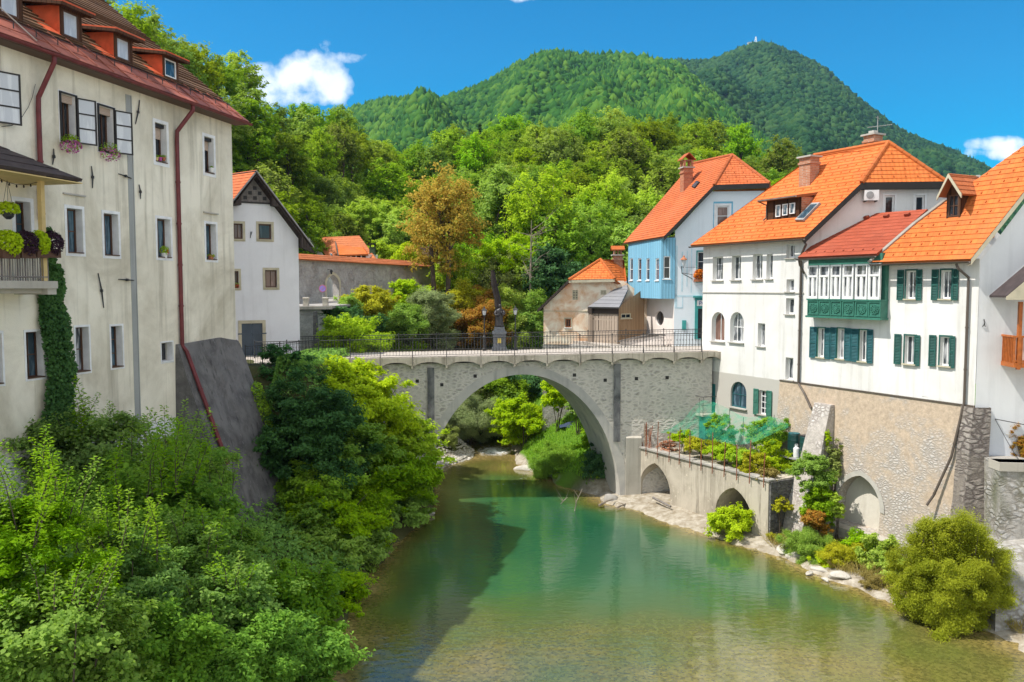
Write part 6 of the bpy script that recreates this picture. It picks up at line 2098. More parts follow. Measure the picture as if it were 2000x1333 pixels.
mb.build('barge_board', M['frame_black'], bh)
cb = on_plane(1334, 375, Hh, nb_) + V(0.25, 0.2, 0.1)
ct = at_y(1334, 316, cb.y).z
ck = chimney(bh, cb, ct - 0.45, 0.62, 0.62, bl_.d, 'brick_red', flue=False, drop=0.8)
mb = MB()
for sx_ in (-1, 1):
    for sy_ in (-1, 1):
        mb.box(V(cb.x, cb.y, ct - 0.2) + Vector(bl_.d) * (0.26 * sx_) + Vector(bl_.n) * (0.26 * sy_), 0.14, 0.14, 0.5, ax=bl_.d)
mb.box(V(cb.x, cb.y, ct + 0.055), 0.72, 0.72, 0.02, ax=bl_.d); mb.build('chimney_head', M['brick_red'], ck)
mb = MB(); ctr = V(cb.x, cb.y, ct + 0.05); ax_, ay_ = Vector(bl_.d), Vector(bl_.n)
top_ = V(0, 0, 0.42)
for s_ in (-1, 1):
    mb.prism([ctr + ay_ * (0.46 * s_) + ax_ * -0.45, ctr + ay_ * (0.46 * s_) + ax_ * 0.45, ctr + ax_ * 0.45 + top_, ctr - ax_ * 0.45 + top_], V(0, 0, 0.06))
mb.build('chimney_roof', M['tile_red_orange'], ck)
roof_window(bh, [(1352, 366), (1358, 369), (1368, 357), (1362, 355)], Hh, nb_, frame='frame_black')
gutter(bh, E + V(-0.06, 0, -0.06), E2 + V(-0.06, 0, -0.06), 'tin_brown', 0.06)
# wall lantern on its bracket
lq = gb.P(*gb.uz(1333, 520), 0.85); wq_ = gb.P(*gb.uz(1352, 545), 0.0)
wl_ = thing('wall_lantern', 'old wall lantern with a copper cap bracketed from the pale blue house', 'lantern', wq_)
mb = MB(); mb.tube([wq_, lq + V(-0.1, 0, -0.45), lq + V(-0.15, 0, -0.05)], 0.022, 6); mb.tube([wq_ + V(0, 0, 0.25), lq + V(-0.1, 0, -0.42)], 0.016, 5); mb.tube([lq + V(-0.15, 0, -0.05), lq + V(0, 0, -0.12), lq + V(0, 0, 0)], 0.018, 5)
mb.build('bracket', M['iron'], wl_)
mb = MB(); mb.lathe(lq, [(0.06, 0.0), (0.15, 0.34)], 6); mb.build('lantern_glass', M['lamp_glass'], wl_)
mb = MB(); mb.lathe(lq, [(0.21, 0.34), (0.19, 0.38), (0.06, 0.50), (0.05, 0.56), (0.0, 0.62)], 8); mb.build('lantern_cap', M['terracotta'], wl_)
mb = MB(); mb.tube([lq + V(0.1, 0, -0.1), lq + V(1.2, -2.0, -0.15), V(10.4, 45.05, lq.z - 0.25)], 0.01, 4)
tag(mb.build('cable', M['cable']), 'thin cable strung from the wall lantern to the white arched-window house', 'cable')
# flower box in the upper window, filled later with red flowers
# ================================================================== timber shed beside it
SA = Fac(6.72, 51.6, -0.62, 0.78)
if SA.n.y > 0:
    SA = Fac(6.72, 51.6, -0.62, 0.78, True)
SB = Fac(6.72, 51.6, 0.8, 0.6)
if SB.n.y > 0:
    SB = Fac(6.72, 51.6, 0.8, 0.6, True)
sh = thing('timber_shed', 'weathered grey plank shed with a slate lean-to roof beside the peeling house', 'shed', (6.8, 52.8, 8))
zt_ = at_y(1180, 602, 52.5).z
mb = MB(); wall_mb(mb, SA, [(0, 7.75), (2.75, 7.75), (2.75, zt_), (0, zt_)], [], 0.1)
n_ = 0
for k in range(5):
    for z0_, z1_ in ((9.55, 10.0), (8.75, 9.45)):
        mb.fbox(SA, 0.35 + 0.47 * k, 0.40 + 0.47 * k, z0_, z1_, 0.001, 0.03); mb.fbox(SA, 0.62 + 0.47 * k, 0.66 + 0.47 * k, z0_, z1_, 0.001, 0.03)
mb.build('plank_wall', M['wood_grey'], sh)
mb = MB(); mb.fbox(SA, 0, 2.75, zt_ - 0.36, zt_, 0.0, 0.06); mb.build('eave_board', M['wood_dark'], sh)
sw_ = SB.rect(1213, 613, 1232, 622)
mb = MB(); wall_mb(mb, SB, [(0, 7.75), (2.3, 7.75), (2.3, zt_ + 1.3), (0, zt_ + 0.05)], [rect_poly(*sw_)], 0.1); mb.build('side_wall', M['wood_tan'], sh)
window(sh, SB, sw_, off=-0.05, fw=0.05, frame='trim_stone', pane='glass_dark', bars=(1, 0), sill='trim_stone', sill_w=0.08)
dr_ = SB.rect(1213, 628, 1233, 660)
mb = MB(); mb.fbox(SB, dr_[0], dr_[1], 7.9, dr_[3], 0.0, 0.04); mb.fbox(SB, (dr_[0] + dr_[1]) / 2 - 0.015, (dr_[0] + dr_[1]) / 2 + 0.015, 7.9, dr_[3], 0.04, 0.055)
dd = mb.build('door', M['wood_tan'], sh)
mb = MB(); mb.lathe(SB.P((dr_[0] + dr_[1]) / 2 + 0.1, 8.6, 0.08), [(0.0, -0.02), (0.03, 0), (0.0, 0.03)], 6); mb.build('knob', M['iron'], dd)
S1 = on_plane(1148, 600, SA.o + SA.n * 0.35, SA.n); S2 = SA.P(-0.35, S1.z, 0.35)
sl_ = Vector((SA.n.x * 0.5, SA.n.y * 0.5, 0.87)).normalized()
S3 = on_plane(1226, 566, S1, sl_); S4 = on_plane(1224, 549, S1, sl_)
S2 = on_plane(1209, 601, S1, sl_)
roof_slope([S1, S2, S3, S4], M['slate_roof'], sh, course=0.45, lip=0.02, thick=0.08)
# low stair wall and ramp rail in front of the shed
mb = MB()
mb.prism([V(6.7, 50.9, 8.0), V(9.2, 49.6, 8.0), V(9.2, 49.6, 8.55), V(8.4, 50.0, 8.6), V(6.7, 50.9, 8.12)], V(0.1, 0.35, 0))
tag(mb.build('low_wall', M['lilac_render']), 'low sloping parapet wall on the street in front of the plank shed', 'low wall')
mb = MB(); mb.prism([V(6.55, 50.85, 8.12), V(8.45, 49.85, 8.66), V(9.3, 49.5, 8.6), V(9.3, 49.62, 8.6), V(8.45, 50.0, 8.66), V(6.55, 51.0, 8.12)], V(0, 0, 0.08))
tag(mb.build('handrail', M['wood_silver']), 'weathered timber handrail along the low wall before the plank shed', 'handrail')

# ================================================================== peeling old house with hipped orange roof
OF = Fac(2.12, 55.0, 1, -0.18)
oh = thing('old_house', 'small peeling cream house with a clipped orange roof behind the right end of the bridge', 'house', (5, 57, 8))
ow = [OF.rect(1118, 567, 1129, 586), OF.rect(1104, 623, 1115, 640), OF.rect(1173, 567, 1184, 576)]
mb = MB()
hz_ = at_y(1155, 549, 55).z
wall_mb(mb, OF, [(0, 7.72), (8.2, 7.72), (8.2, 9.9), (5.3, hz_), (1.75, hz_), (0, 10.35)], [rect_poly(*r) for r in ow], 0.14)
mb.poly([OF.P(0, 7.72), OF.P(0, 10.35), OF.P(0, 10.35) + V(0.9, 8, 0), OF.P(0, 7.72) + V(0.9, 8, 0)])
mb.build('wall', M['peeling_render'], oh)
window(oh, OF, ow[0], off=-0.05, fw=0.04, frame='trim_stone', pane='glass_dark', bars=(1, 5), bar_w=0.06)
window(oh, OF, ow[1], off=-0.10, fw=0.07, frame='frame_orange_wood', pane='glass_dark', bars=(1, 0), sill='trim_white', sill_w=0.06, surround='trim_stone', sur_w=0.07)
window(oh, OF, ow[2], off=-0.05, fw=0.04, frame='trim_stone', pane='glass_dark', bars=(1, 3), bar_w=0.06)
mb = MB(); zc = OF.uz(1110, 608)[1]; mb.fbox(OF, 0, 5, zc - 0.02, zc + 0.02, 0, 0.03); mb.build('string_course', M['trim_stone'], oh)
off_ = OF.n * 0.4
A_ = on_plane(1049, 606, OF.o + off_, OF.n); B_ = on_plane(1111, 547, OF.o + off_, OF.n); C_ = on_plane(1201, 545, OF.o + off_, OF.n)
hipn = plane_n(B_, C_, B_ + V(0, 1.0, 0.95))
D_ = on_plane(1173, 507, B_, hipn)
F_ = at_y(1219, 508, D_.y + 1.3); F_.z = D_.z
G_ = at_y(1226, 566, C_.y + 0.7)
roof_slope([B_, C_, D_], M['tile_orange'], oh, guards=2)
roof_slope([C_, G_, F_, D_], M['tile_orange'], oh, guards=2)
roof_slope([A_, B_, D_, D_ + V(0.7, 7, 0), A_ + V(0.9, 8, 0)], M['tile_orange'], oh, soffit='wood_dark')
ridge_tiles(B_, D_, M['tile_orange'], oh); ridge_tiles(C_, D_, M['tile_orange'], oh)
mb = MB()
mb.prism([A_ + V(0, 0, 0.02), B_ + V(0, 0, 0.02), B_ + V(0, 0, -0.16), A_ + V(0, 0, -0.16)], OF.n * -0.4)
mb.build('verge_board', M['wood_dark'], oh)
mb = MB(); mb.prism([B_ + V(0, 0, -0.02), C_ + V(0, 0, -0.02), C_ + V(0, 0, -0.2), B_ + V(0, 0, -0.2)], -OF.n * 0.05); mb.build('fascia', M['trim_stone'], oh)
cb = at_y(1206, 512, F_.y - 0.2)
ck = chimney(oh, V(cb.x, cb.y, cb.z), at_y(1206, 500, cb.y).z, 0.62, 0.62, (1, 0, 0), 'brick_old', flue=False, drop=0.8)
mb = MB(); q = V(cb.x, cb.y, at_y(1206, 500, cb.y).z + 0.1)
for sx_ in (-1, 0, 1):
    mb.box(q + V(0.22 * sx_, 0, 0.12), 0.1, 0.5, 0.28)
mb.box(q + V(0, 0, 0.25), 0.6, 0.6, 0.02); mb.build('chimney_head', M['brick_old'], ck)
mb = MB()
q = V(cb.x, cb.y, q.z + 0.26)
for s_ in (-1, 1):
    mb.prism([q + V(-0.46, 0.42 * s_, 0), q + V(0.46, 0.42 * s_, 0), q + V(0.46, 0, 0.26), q + V(-0.46, 0, 0.26)], V(0, 0, 0.06))
mb.build('chimney_roof', M['tile_orange'], ck)

# ================================================================== white gable house behind the left building
WF = Fac(-12.06, 46.5, -0.87, -0.5, True)
if WF.n.y > 0:
    WF = Fac(-12.06, 46.5, -0.87, -0.5)
wh = thing('gable_house', 'white house with a steep dark-edged gable and shuttered cellar door', 'house', WF.P(2.4, 7.8))
ww = [WF.rect(456, 437, 474, 467), WF.rect(505, 438, 530, 468), WF.rect(458, 530, 466, 563), WF.rect(518, 528, 541, 562)]
wd_ = WF.rect(472, 632, 513, 690)
mb = MB()
zk = 17.75; ua_ = 2.35
wall_mb(mb, WF, [(0, 7.0), (4.9, 7.0), (4.9, 14.9), (ua_, zk - 0.1), (0, 14.9)], [rect_poly(*r) for r in ww] + [rect_poly(wd_[0], wd_[1], 7.76, wd_[3])], 0.2)
sw2 = Fac(-12.06, 46.5, -0.8, 0.6)
mb.poly([WF.P(0, 7), WF.P(0, 14.9), WF.P(0, 14.9) + V(-6.4, 4.8, 0), WF.P(0, 7) + V(-6.4, 4.8, 0)])
mb.poly([WF.P(4.9, 7), WF.P(4.9, 14.9), WF.P(4.9, 14.9) + V(-6.4, 4.8, 0), WF.P(4.9, 7) + V(-6.4, 4.8, 0)])
mb.build('wall', M['light_house_render'], wh)
for k, r in enumerate(ww):
    window(wh, WF, r, off=-0.16, fw=0.07, frame='frame_brown', pane=('glass_brown', 'glass_dark', 'glass_dark', 'glass_brown')[k], bars=(1 if k in (0, 3) else 0, 0), sill='trim_stone', sill_w=0.08, surround='trim_stone', sur_w=0.13)
mb = MB(); ring_mb(mb, WF, rect_poly(wd_[0] - 0.17, wd_[1] + 0.17, 7.76, wd_[3] + 0.17), rect_poly(wd_[0], wd_[1], 7.765, wd_[3]), 0.0, 0.05); ring = mb.build('door_surround', M['trim_stone'], wh)
mb = MB(); um = (wd_[0] + wd_[1]) / 2
mb.fbox(WF, wd_[0], um - 0.01, 7.78, wd_[3], -0.12, -0.07); mb.fbox(WF, um + 0.01, wd_[1], 7.78, wd_[3], -0.12, -0.07)
mb.fbox(WF, wd_[0] - 0.2, wd_[1] + 0.2, 8.95, 9.02, 0.051, 0.075)
mb.build('door', M['slate_door'] if 'slate_door' in M else mat_plain('slate_door', (0.075, 0.095, 0.12), 0.6), wh)
mb = MB()
rz = 15.75
us_g = [ua_ - 1.25, ua_ + 1.25]
mb.poly([WF.P(ua_ - 1.15, 16.2, 0.02), WF.P(ua_ + 1.15, 16.2, 0.02), WF.P(ua_, 17.45, 0.02)])
gt = mb.build('gable_boarding', M['wood_silver'], wh)
mb = MB()
for row in range(3):
    for k in range(-3, 4):
        if (k + row) % 2 == 0:
            zc_ = 16.32 + row * 0.27; uc_ = ua_ + k * 0.26
            if abs(uc_ - ua_) < (17.42 - zc_ - 0.28) * 0.92:
                mb.fbox(WF, uc_ - 0.10, uc_ + 0.10, zc_, zc_ + 0.2, 0.021, 0.03)
mb.fbox(WF, ua_ - 1.2, ua_ + 1.2, 16.12, 16.2, 0.0, 0.08)
mb.build('checker_boards', M['frame_black'], gt)
rd = V(-0.8, 0.6, 0)
go = WF.n * 0.55
Ap = WF.P(ua_, zk + 0.12) + go
Er = on_plane(613, 481, WF.o + go, WF.n)
sl = (Ap.z - Er.z) / ((ua_ - WF.uz(613, 481, 0.55)[0]))
El = WF.P(ua_ + 3.2, Ap.z - 3.2 * sl) + go
for a in (El, Er):
    roof_slope([a, Ap, Ap + rd * 8, a + rd * 8], M['tile_weathered'] if a is Er else M['tile_red_orange'], wh, thick=0.12, soffit='wood_dark')
mb = MB()
for a in (El, Er):
    mb.prism([a + WF.n * 0.02, Ap + WF.n * 0.02, Ap + WF.n * 0.02 - V(0, 0, 0.10), a + WF.n * 0.02 - V(0, 0, 0.10)], -WF.n * 0.05)
mb.build('verge_tin', M['tin_grey'], wh)
mb = MB()
for a, s_ in ((El, 1), (Er, -1)):
    v0 = Ap - V(0, 0, 0.26); v1 = a - V(0, 0, 0.26)
    mb.prism([v0, v1, v1 - go * 1.0 + V(0, 0, 0), v0 - go * 1.0], V(0, 0, -0.06))
    mb.prism([v1 + WF.n * 0.0, v1.lerp(v0, 0.22), v1.lerp(v0, 0.22) + V(0, 0, -0.72), v1 + V(0, 0, -0.12)], -WF.n * 0.5)
    mb.prism([v1.lerp(v0, 0.62), v1.lerp(v0, 0.74), v1.lerp(v0, 0.74) + V(0, 0, -0.55), v1.lerp(v0, 0.62) + V(0, 0, -0.12)], -WF.n * 0.5)
mb.build('eave_timber', M['wood_dark'], wh)
mb = MB(); u, z = WF.uz(490, 460); mb.tube([WF.P(u, z + .2, .03), WF.P(u + .03, z - .15, .05)], 0.02, 5); mb.tube([WF.P(u - .06, z + .2, .03), WF.P(u + .02, z - .05, .05)], 0.016, 5)
tag(mb.build('wall_anchor', M['iron']), 'small forked iron anchor between the upper windows of the white gable house', 'wall anchor')
mb = MB(); q = Er + rd * 0.1
# ================================================================== stone garden wall, road, sign
rt_ = thing('retaining_wall', 'pale green-grey stone retaining wall under the upper road beside the white gable house', 'stone wall', (-13, 53.5, 8))
mb = MB()
a0_, a1_ = at_y(575, 690, 53.0), at_y(652, 690, 54.2)
mb.prism([V(a0_.x - 1.5, 53, 7.2), V(a1_.x + 0.4, 54.2, 7.2), V(a1_.x - 0.25, 54.3, 9.3), V(a1_.x - 0.9, 54.35, 10.1), V(a0_.x - 1.5, 53.1, 10.1)], V(-0.3, 1.2, 0))
mb.build('wall', M['garden_stone'], rt_)
mb = MB(); mb.prism([V(a0_.x - 1.5, 52.85, 10.1), V(a1_.x - 0.1, 54.15, 10.1), V(a1_.x - 0.1, 55, 10.1), V(a0_.x - 1.5, 54, 10.1)], V(0, 0, 0.20)); mb.build('coping', M['pale_concrete'], rt_)
bx_ = at_y(616, 640, 53.4)
mb = MB(); mb.prism([V(bx_.x - 0.05, 53.35, 7.2), V(bx_.x + 0.25, 53.45, 7.2), V(bx_.x + 0.12, 53.5, 10.0), V(bx_.x - 0.02, 53.45, 10.0)], V(0, -0.5, 0)); mb.build('pier', M['dark_stone'], rt_)
mb = MB(); mb.prism([V(-22, 53.5, 10.32), V(a1_.x, 54.4, 10.32), V(-11.2, 58, 10.4), V(-9.8, 64, 10.5), V(-7.5, 76, 10.7), V(-24, 80, 10.7)], V(0, 0, -0.15))
def mat_road():
    t = NT('road'); p = t.pos(); n_ = t.noise(p, 1.5, 5)
    t.bsdf(t.mix(n_, (0.30, 0.28, 0.26), (0.38, 0.36, 0.34)), 0.95, 0.2, t.noise(p, 25, 3), 0.01)
    return t.m
M['road'] = mat_road()
structure(mb.build('road', M['road']))
for x, lab in ((598, 'grey stone bollard at the kerb nearest the white gable house'), (636, 'grey stone bollard at the kerb beside the round traffic sign')):
    q = at_y(x, 606, 54.6); q.z = 10.33
    bo_ = thing('bollard', lab, 'bollard', q, 'bollards along the upper road')
    mb = MB(); mb.rings([[q + V(s_ * a, c_ * a, h) for s_, c_ in ((-1, -1), (1, -1), (1, 1), (-1, 1))] for a, h in ((0.17, 0), (0.16, 0.42), (0.20, 0.44), (0.20, 0.52), (0.14, 0.56))]); mb.build('stone', M['pale_concrete'], bo_)
sgn = thing('traffic_sign', 'round lilac-faced traffic sign on a thin pole before the arched gateway', 'sign', (at_y(631, 600, 56).x, 56, 10.33))
q = V(at_y(631, 600, 56).x, 56, 10.33)
mb = MB(); mb.tube([q, q + V(0, 0, at_y(631, 559, 56).z - q.z)], 0.03, 8); mb.build('pole', M['tin_grey'], sgn)
cz_ = at_y(631, 564, 56).z
def disc(mb, c_, r, y0, y1, n=24, r0=0.0):
    ci = [(c_.x + r * math.cos(2 * math.pi * k / n), c_.z + r * math.sin(2 * math.pi * k / n)) for k in range(n)]
    mb.prism([V(x, y0, z) for x, z in ci], V(0, y1 - y0, 0))
mb = MB(); disc(mb, V(q.x, 0, cz_), 0.25, q.y - 0.07, q.y - 0.04); t = NT('sign_red'); t.bsdf((0.55, 0.13, 0.18), 0.4); pl_ = mb.build('plate', t.m, sgn)
mb = MB(); disc(mb, V(q.x, 0, cz_), 0.21, q.y - 0.074, q.y - 0.0705); t = NT('sign_blue'); t.bsdf((0.30, 0.24, 0.62), 0.4); mb.build('sign_face', t.m, pl_)
mb = MB(); mb.box(V(q.x, q.y - 0.077, cz_), 0.045, 0.004, 0.40, az=(0.7, 0, 0.7)); t = NT('sign_bar'); t.bsdf((0.60, 0.2, 0.3), 0.4); mb.build('sign_bar', t.m, pl_)

GW = Fac(-15.5, 60, 0.5, 1.0)
if GW.n.y > 0:
    GW = Fac(-15.5, 60, 0.5, 1.0, True)
gwt = thing('garden_wall', 'long grey rendered garden wall with orange tile coping and an arched gateway', 'wall', (-12, 67, 10.5))
gr_ = GW.rect(638, 537, 662, 590)
gate = arch_poly(gr_[0], gr_[1], 10.2, gr_[3], 10.2 + (gr_[3] - 10.2) * 0.7, 12, 0.25)
GL = 18.5
mb = MB()
wall_mb(mb, GW, [(-3, 9.8), (GL, 9.8), (GL, 13.55), (-3, 13.7)], [gate], 0.6)
wall_mb(mb, GW, [(-3, 9.8), (GL, 9.8), (GL, 13.55), (-3, 13.7)], [gate], 0.0, off=-0.6)
mb.poly([GW.P(GL, 9.8), GW.P(GL, 13.55), GW.P(GL, 13.55, -0.6), GW.P(GL, 9.8, -0.6)])
mb.build('wall', M['old_wall'], gwt)
mb = MB(); og = inset_poly(gate, -0.22)
for k in range(1, len(gate)):
    a, b, c_, d_ = gate[k], gate[(k + 1) % len(gate)], og[(k + 1) % len(gate)], og[k]
    if k < len(gate):
        mb.poly([GW.P(*a, 0.03), GW.P(*b, 0.03), GW.P(*c_, 0.03), GW.P(*d_, 0.03)])
mb.build('gate_surround', M['trim_stone'], gwt)
for s_ in (1, -1):
    ridge_a, ridge_b = GW.P(-3, 14.05, -0.3), GW.P(GL + 0.2, 13.9, -0.3)
    ea, eb = GW.P(-3, 13.6, -0.3 + 0.75 * s_), GW.P(GL + 0.2, 13.45, -0.3 + 0.75 * s_)
    roof_slope([ea, eb, ridge_b, ridge_a], M['tile_weathered'], gwt, course=0.28, thick=0.08, name='coping')
# lantern on the wall by the gate
q = GW.P(GW.uz(640, 530)[0], GW.uz(640, 528)[1], 0.35)
wl2 = thing('wall_lantern', 'small dark lantern fixed above the arched gateway in the long garden wall', 'lantern', q)
mb = MB(); mb.tube([q + V(0, 0, 0), q - GW.n * 0.35 + V(0, 0, 0.05)], 0.02, 5); mb.lathe(q + V(0, 0, -0.32), [(0.05, 0), (0.11, 0.22), (0.14, 0.23), (0.03, 0.36)], 6); mb.build('lantern', M['iron'], wl2)

# ================================================================== houses beyond the garden wall
fh = thing('far_house', 'orange-roofed white house with a wide dormer showing above the long garden wall', 'house', (-19, 80, 10))
FF = Fac(*at_y(588, 505, 76).xy, 1, 0.25)
if FF.n.y > 0:
    FF = Fac(*at_y(588, 505, 76).xy, 1, 0.25, True)
fa, fb_ = at_y(648, 514, 76.5), at_y(740, 512, 74.0)
fap, frr = at_y(609, 464, 81.5), at_y(702, 468, 79.0)
fb_.z = fa.z - 0.0; frr.z = fap.z
roof_slope([fa, fb_, frr, fap], M['tile_weathered'], fh, course=0.34)
mb = MB(); g0_, g1_ = at_y(583, 500, 80.5), at_y(646, 516, 76.6)
gl0 = V(g0_.x - 1.0, g0_.y, 10); 
GFh = Fac(g0_.x, g0_.y, g1_.x - g0_.x, g1_.y - g0_.y)
if GFh.n.y > 0:
    GFh = Fac(g0_.x, g0_.y, g1_.x - g0_.x, g1_.y - g0_.y, True)
Lg = math.hypot(g1_.x - g0_.x, g1_.y - g0_.y)
fwn = [GFh.rect(592, 495, 601, 503), GFh.rect(607, 494, 616, 504)]
wall_mb(mb, GFh, [(-1.2, 10), (Lg, 10), (Lg, fa.z - 0.05), (Lg * 0.35, fap.z - 0.15), (-1.2, fap.z - 2.4)], [rect_poly(*r) for r in fwn], 0.12)
mb.poly([GFh.P(Lg, 10), GFh.P(Lg, fa.z - 0.1), V(fb_.x, fb_.y, fa.z - 0.1), V(fb_.x, fb_.y, 10)])
mb.build('wall', M['white_render'], fh)
for r in fwn:
    window(fh, GFh, r, off=-0.1, fw=0.07, frame='frame_white', pane='glass_dark', bars=(0, 0))
fn = plane_n(fa, fb_, fap)
db = [on_plane(x, y, fa, fn) for x, y in ((676, 509), (718, 509))]
DFh = Fac(db[0].x, db[0].y, db[1].x - db[0].x, db[1].y - db[0].y)
if DFh.n.y > 0:
    DFh = Fac(db[0].x, db[0].y, db[1].x - db[0].x, db[1].y - db[0].y, True)
wd0 = (db[1] - db[0]).length
zb_, zt2 = db[0].z, at_y(690, 498, db[0].y).z
mb = MB(); mb.fbox(DFh, 0, wd0, zb_ - 0.2, zt2, -1.5, 0.0); dmh = mb.build('dormer', M['frame_white'], fh)
for k in range(4):
    window(dmh, DFh, (0.1 + k * wd0 / 4.2, 0.1 + k * wd0 / 4.2 + wd0 / 6, zb_ + 0.08, zt2 - 0.08), off=0.0, fw=0.05, frame='frame_brown', pane='glass_dark', bars=(0, 0))
d0, d1 = DFh.P(-0.5, zt2, 0.4), DFh.P(wd0 + 0.4, zt2, 0.4)
d2, d3 = at_y(700, 470, db[0].y + 3.4), at_y(656, 472, db[0].y + 3.4)
roof_slope([d0, d1, d2, d3], M['tile_orange'], dmh, course=0.34, name='dormer_roof')
mb = MB(); mb.prism([d0, d3, d3 - V(0, 0, 0.25), d0 - V(0, 0, 0.25)], DFh.d * -0.12); mb.build('verge_board', M['tin_brown'], dmh)
roof_window(fh, [(647, 504), (652, 505), (649, 497), (645, 496)], fa, fn)
q = at_y(728, 512, 76)
cg = thing('free_chimney', 'slim mossy green chimney stack standing by the orange roof beyond the garden wall', 'chimney', V(q.x, q.y, 12))
mb = MB(); hz2 = at_y(728, 483, 76).z
mb.rings([[V(q.x + s_ * a, q.y + c_ * a, z) for s_, c_ in ((-1, -1), (1, -1), (1, 1), (-1, 1))] for a, z in ((0.34, 11.0), (0.26, hz2 - 0.4), (0.26, hz2))])
mb.build('stack', mat_plain('mossy', (0.05, 0.085, 0.045), 0.9, var=0.4), cg)
mb = MB(); mb.box(V(q.x, q.y, hz2 + 0.28), 0.62, 0.62, 0.08)
for s_ in (-1, 1):
    mb.box(V(q.x + 0.22 * s_, q.y, hz2 + 0.12), 0.08, 0.4, 0.24)
mb.build('chimney_cap', M['frame_black'], cg)
# vine-covered shed gable
vs = thing('vine_shed', 'brown-roofed shed with its gable smothered in bright green creeper beyond the garden wall', 'shed', (-10.5, 78, 10.6))
va, vb, vp = at_y(772, 520, 76), at_y(826, 520, 76), at_y(797, 487, 76)
mb = MB(); mb.poly([V(va.x, 76, 10.5), V(vb.x, 76, 10.5), vb, vp, va]); mb.build('gable_wall', M['wood_dark'], vs)
roof_slope([vb + V(0.2, 0, -0.1), vp, vp + V(2.6, 4.5, 0.6), vb + V(3.2, 4.5, -0.1)], mat_tiles('tile_dusty', (0.26, 0.16, 0.10), (0.31, 0.20, 0.12)), vs, thick=0.1)
roof_slope([va + V(-0.2, 0, -0.1), vp, vp + V(2.6, 4.5, 0.6), va + V(2.2, 4.5, -0.1)], MATS.get('x') or bpy.data.materials['tile_dusty'], vs, thick=0.1)

# ---- summit mast
mp = on_plane(1476, 86, V(0, 1440, 0), V(0, -1, 0))
ms = thing('radio_mast', 'tiny white lattice radio mast with hut on the far mountain summit', 'mast', V(mp.x, mp.y, mp.z - 6))
b_ = V(mp.x, mp.y, mp.z - 3)
mb = MB()
hm = 15.0
for s_, c_ in ((-1, -1), (1, -1), (1, 1), (-1, 1)):
    mb.tube([b_ + V(s_ * 2.2, c_ * 2.2, 0), b_ + V(s_ * 0.5, c_ * 0.5, hm)], 0.35, 5)
for k in range(5):
    w = 2.2 - 1.7 * k / 5; w2 = 2.2 - 1.7 * (k + 1) / 5; z = hm * k / 5; z2 = hm * (k + 1) / 5
    for (s0, c0), (s1, c1) in (((-1, -1), (1, -1)), ((1, -1), (1, 1)), ((1, 1), (-1, 1)), ((-1, 1), (-1, -1))):
        mb.tube([b_ + V(s0 * w, c0 * w, z), b_ + V(s1 * w2, c1 * w2, z2)], 0.22, 4)
mb.build('lattice', M['plastic_white'], ms)
mb = MB(); mb.box(b_ + V(-9, 0, 0.5), 9, 6, 7); mb.prism([b_ + V(-14, -4, 4.1), b_ + V(-4, -4, 4.1), b_ + V(-4, 4, 4.1), b_ + V(-14, 4, 4.1)], V(0, 0, 0.8)); mb.build('hut', M['white_render'], ms)

# ================================================================== foliage
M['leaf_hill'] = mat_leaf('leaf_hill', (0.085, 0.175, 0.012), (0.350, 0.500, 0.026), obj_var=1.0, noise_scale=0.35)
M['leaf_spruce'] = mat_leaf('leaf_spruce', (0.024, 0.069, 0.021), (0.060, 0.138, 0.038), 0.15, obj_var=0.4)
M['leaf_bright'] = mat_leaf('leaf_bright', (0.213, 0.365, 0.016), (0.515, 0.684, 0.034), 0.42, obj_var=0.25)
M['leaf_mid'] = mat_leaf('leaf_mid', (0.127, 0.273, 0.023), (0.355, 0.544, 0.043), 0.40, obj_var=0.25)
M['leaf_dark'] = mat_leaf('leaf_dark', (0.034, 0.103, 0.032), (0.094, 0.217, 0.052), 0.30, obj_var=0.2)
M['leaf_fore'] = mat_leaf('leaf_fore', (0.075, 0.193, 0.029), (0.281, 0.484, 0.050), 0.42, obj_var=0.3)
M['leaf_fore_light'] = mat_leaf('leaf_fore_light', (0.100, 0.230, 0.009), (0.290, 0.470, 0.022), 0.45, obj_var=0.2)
M['leaf_willow'] = mat_leaf('leaf_willow', (0.185, 0.235, 0.012), (0.42, 0.45, 0.030), 0.40, noise_scale=1.2)
M['leaf_autumn'] = mat_leaf('leaf_autumn', (0.37, 0.25, 0.028), (0.64, 0.47, 0.08), 0.38, tint=0.28, tint_col=(0.26, 0.30, 0.04))
M['leaf_rust'] = mat_leaf('leaf_rust', (0.239, 0.203, 0.019), (0.526, 0.284, 0.045), 0.35, tint=0.35, tint_col=(0.36, 0.12, 0.02))
M['leaf_silver'] = mat_leaf('leaf_silver', (0.175, 0.244, 0.088), (0.367, 0.431, 0.184), 0.30)
M['leaf_olive'] = mat_leaf('leaf_olive', (0.177, 0.232, 0.052), (0.394, 0.454, 0.125), 0.30)
M['leaf_yellow'] = mat_leaf('leaf_yellow', (0.276, 0.331, 0.013), (0.580, 0.548, 0.028), 0.40)
M['leaf_limegreen'] = mat_leaf('leaf_limegreen', (0.316, 0.473, 0.011), (0.583, 0.734, 0.018), 0.40)
M['leaf_purple'] = mat_leaf('leaf_purple', (0.024, 0.011, 0.020), (0.066, 0.031, 0.050), 0.2)
M['leaf_grass'] = mat_leaf('leaf_grass', (0.160, 0.325, 0.025), (0.319, 0.536, 0.048), 0.40)
M['leaf_dry'] = mat_leaf('leaf_dry', (0.231, 0.191, 0.055), (0.396, 0.325, 0.099), 0.35)


def unit(a):
    return a / np.maximum(np.linalg.norm(a, axis=1, keepdims=True), 1e-9)


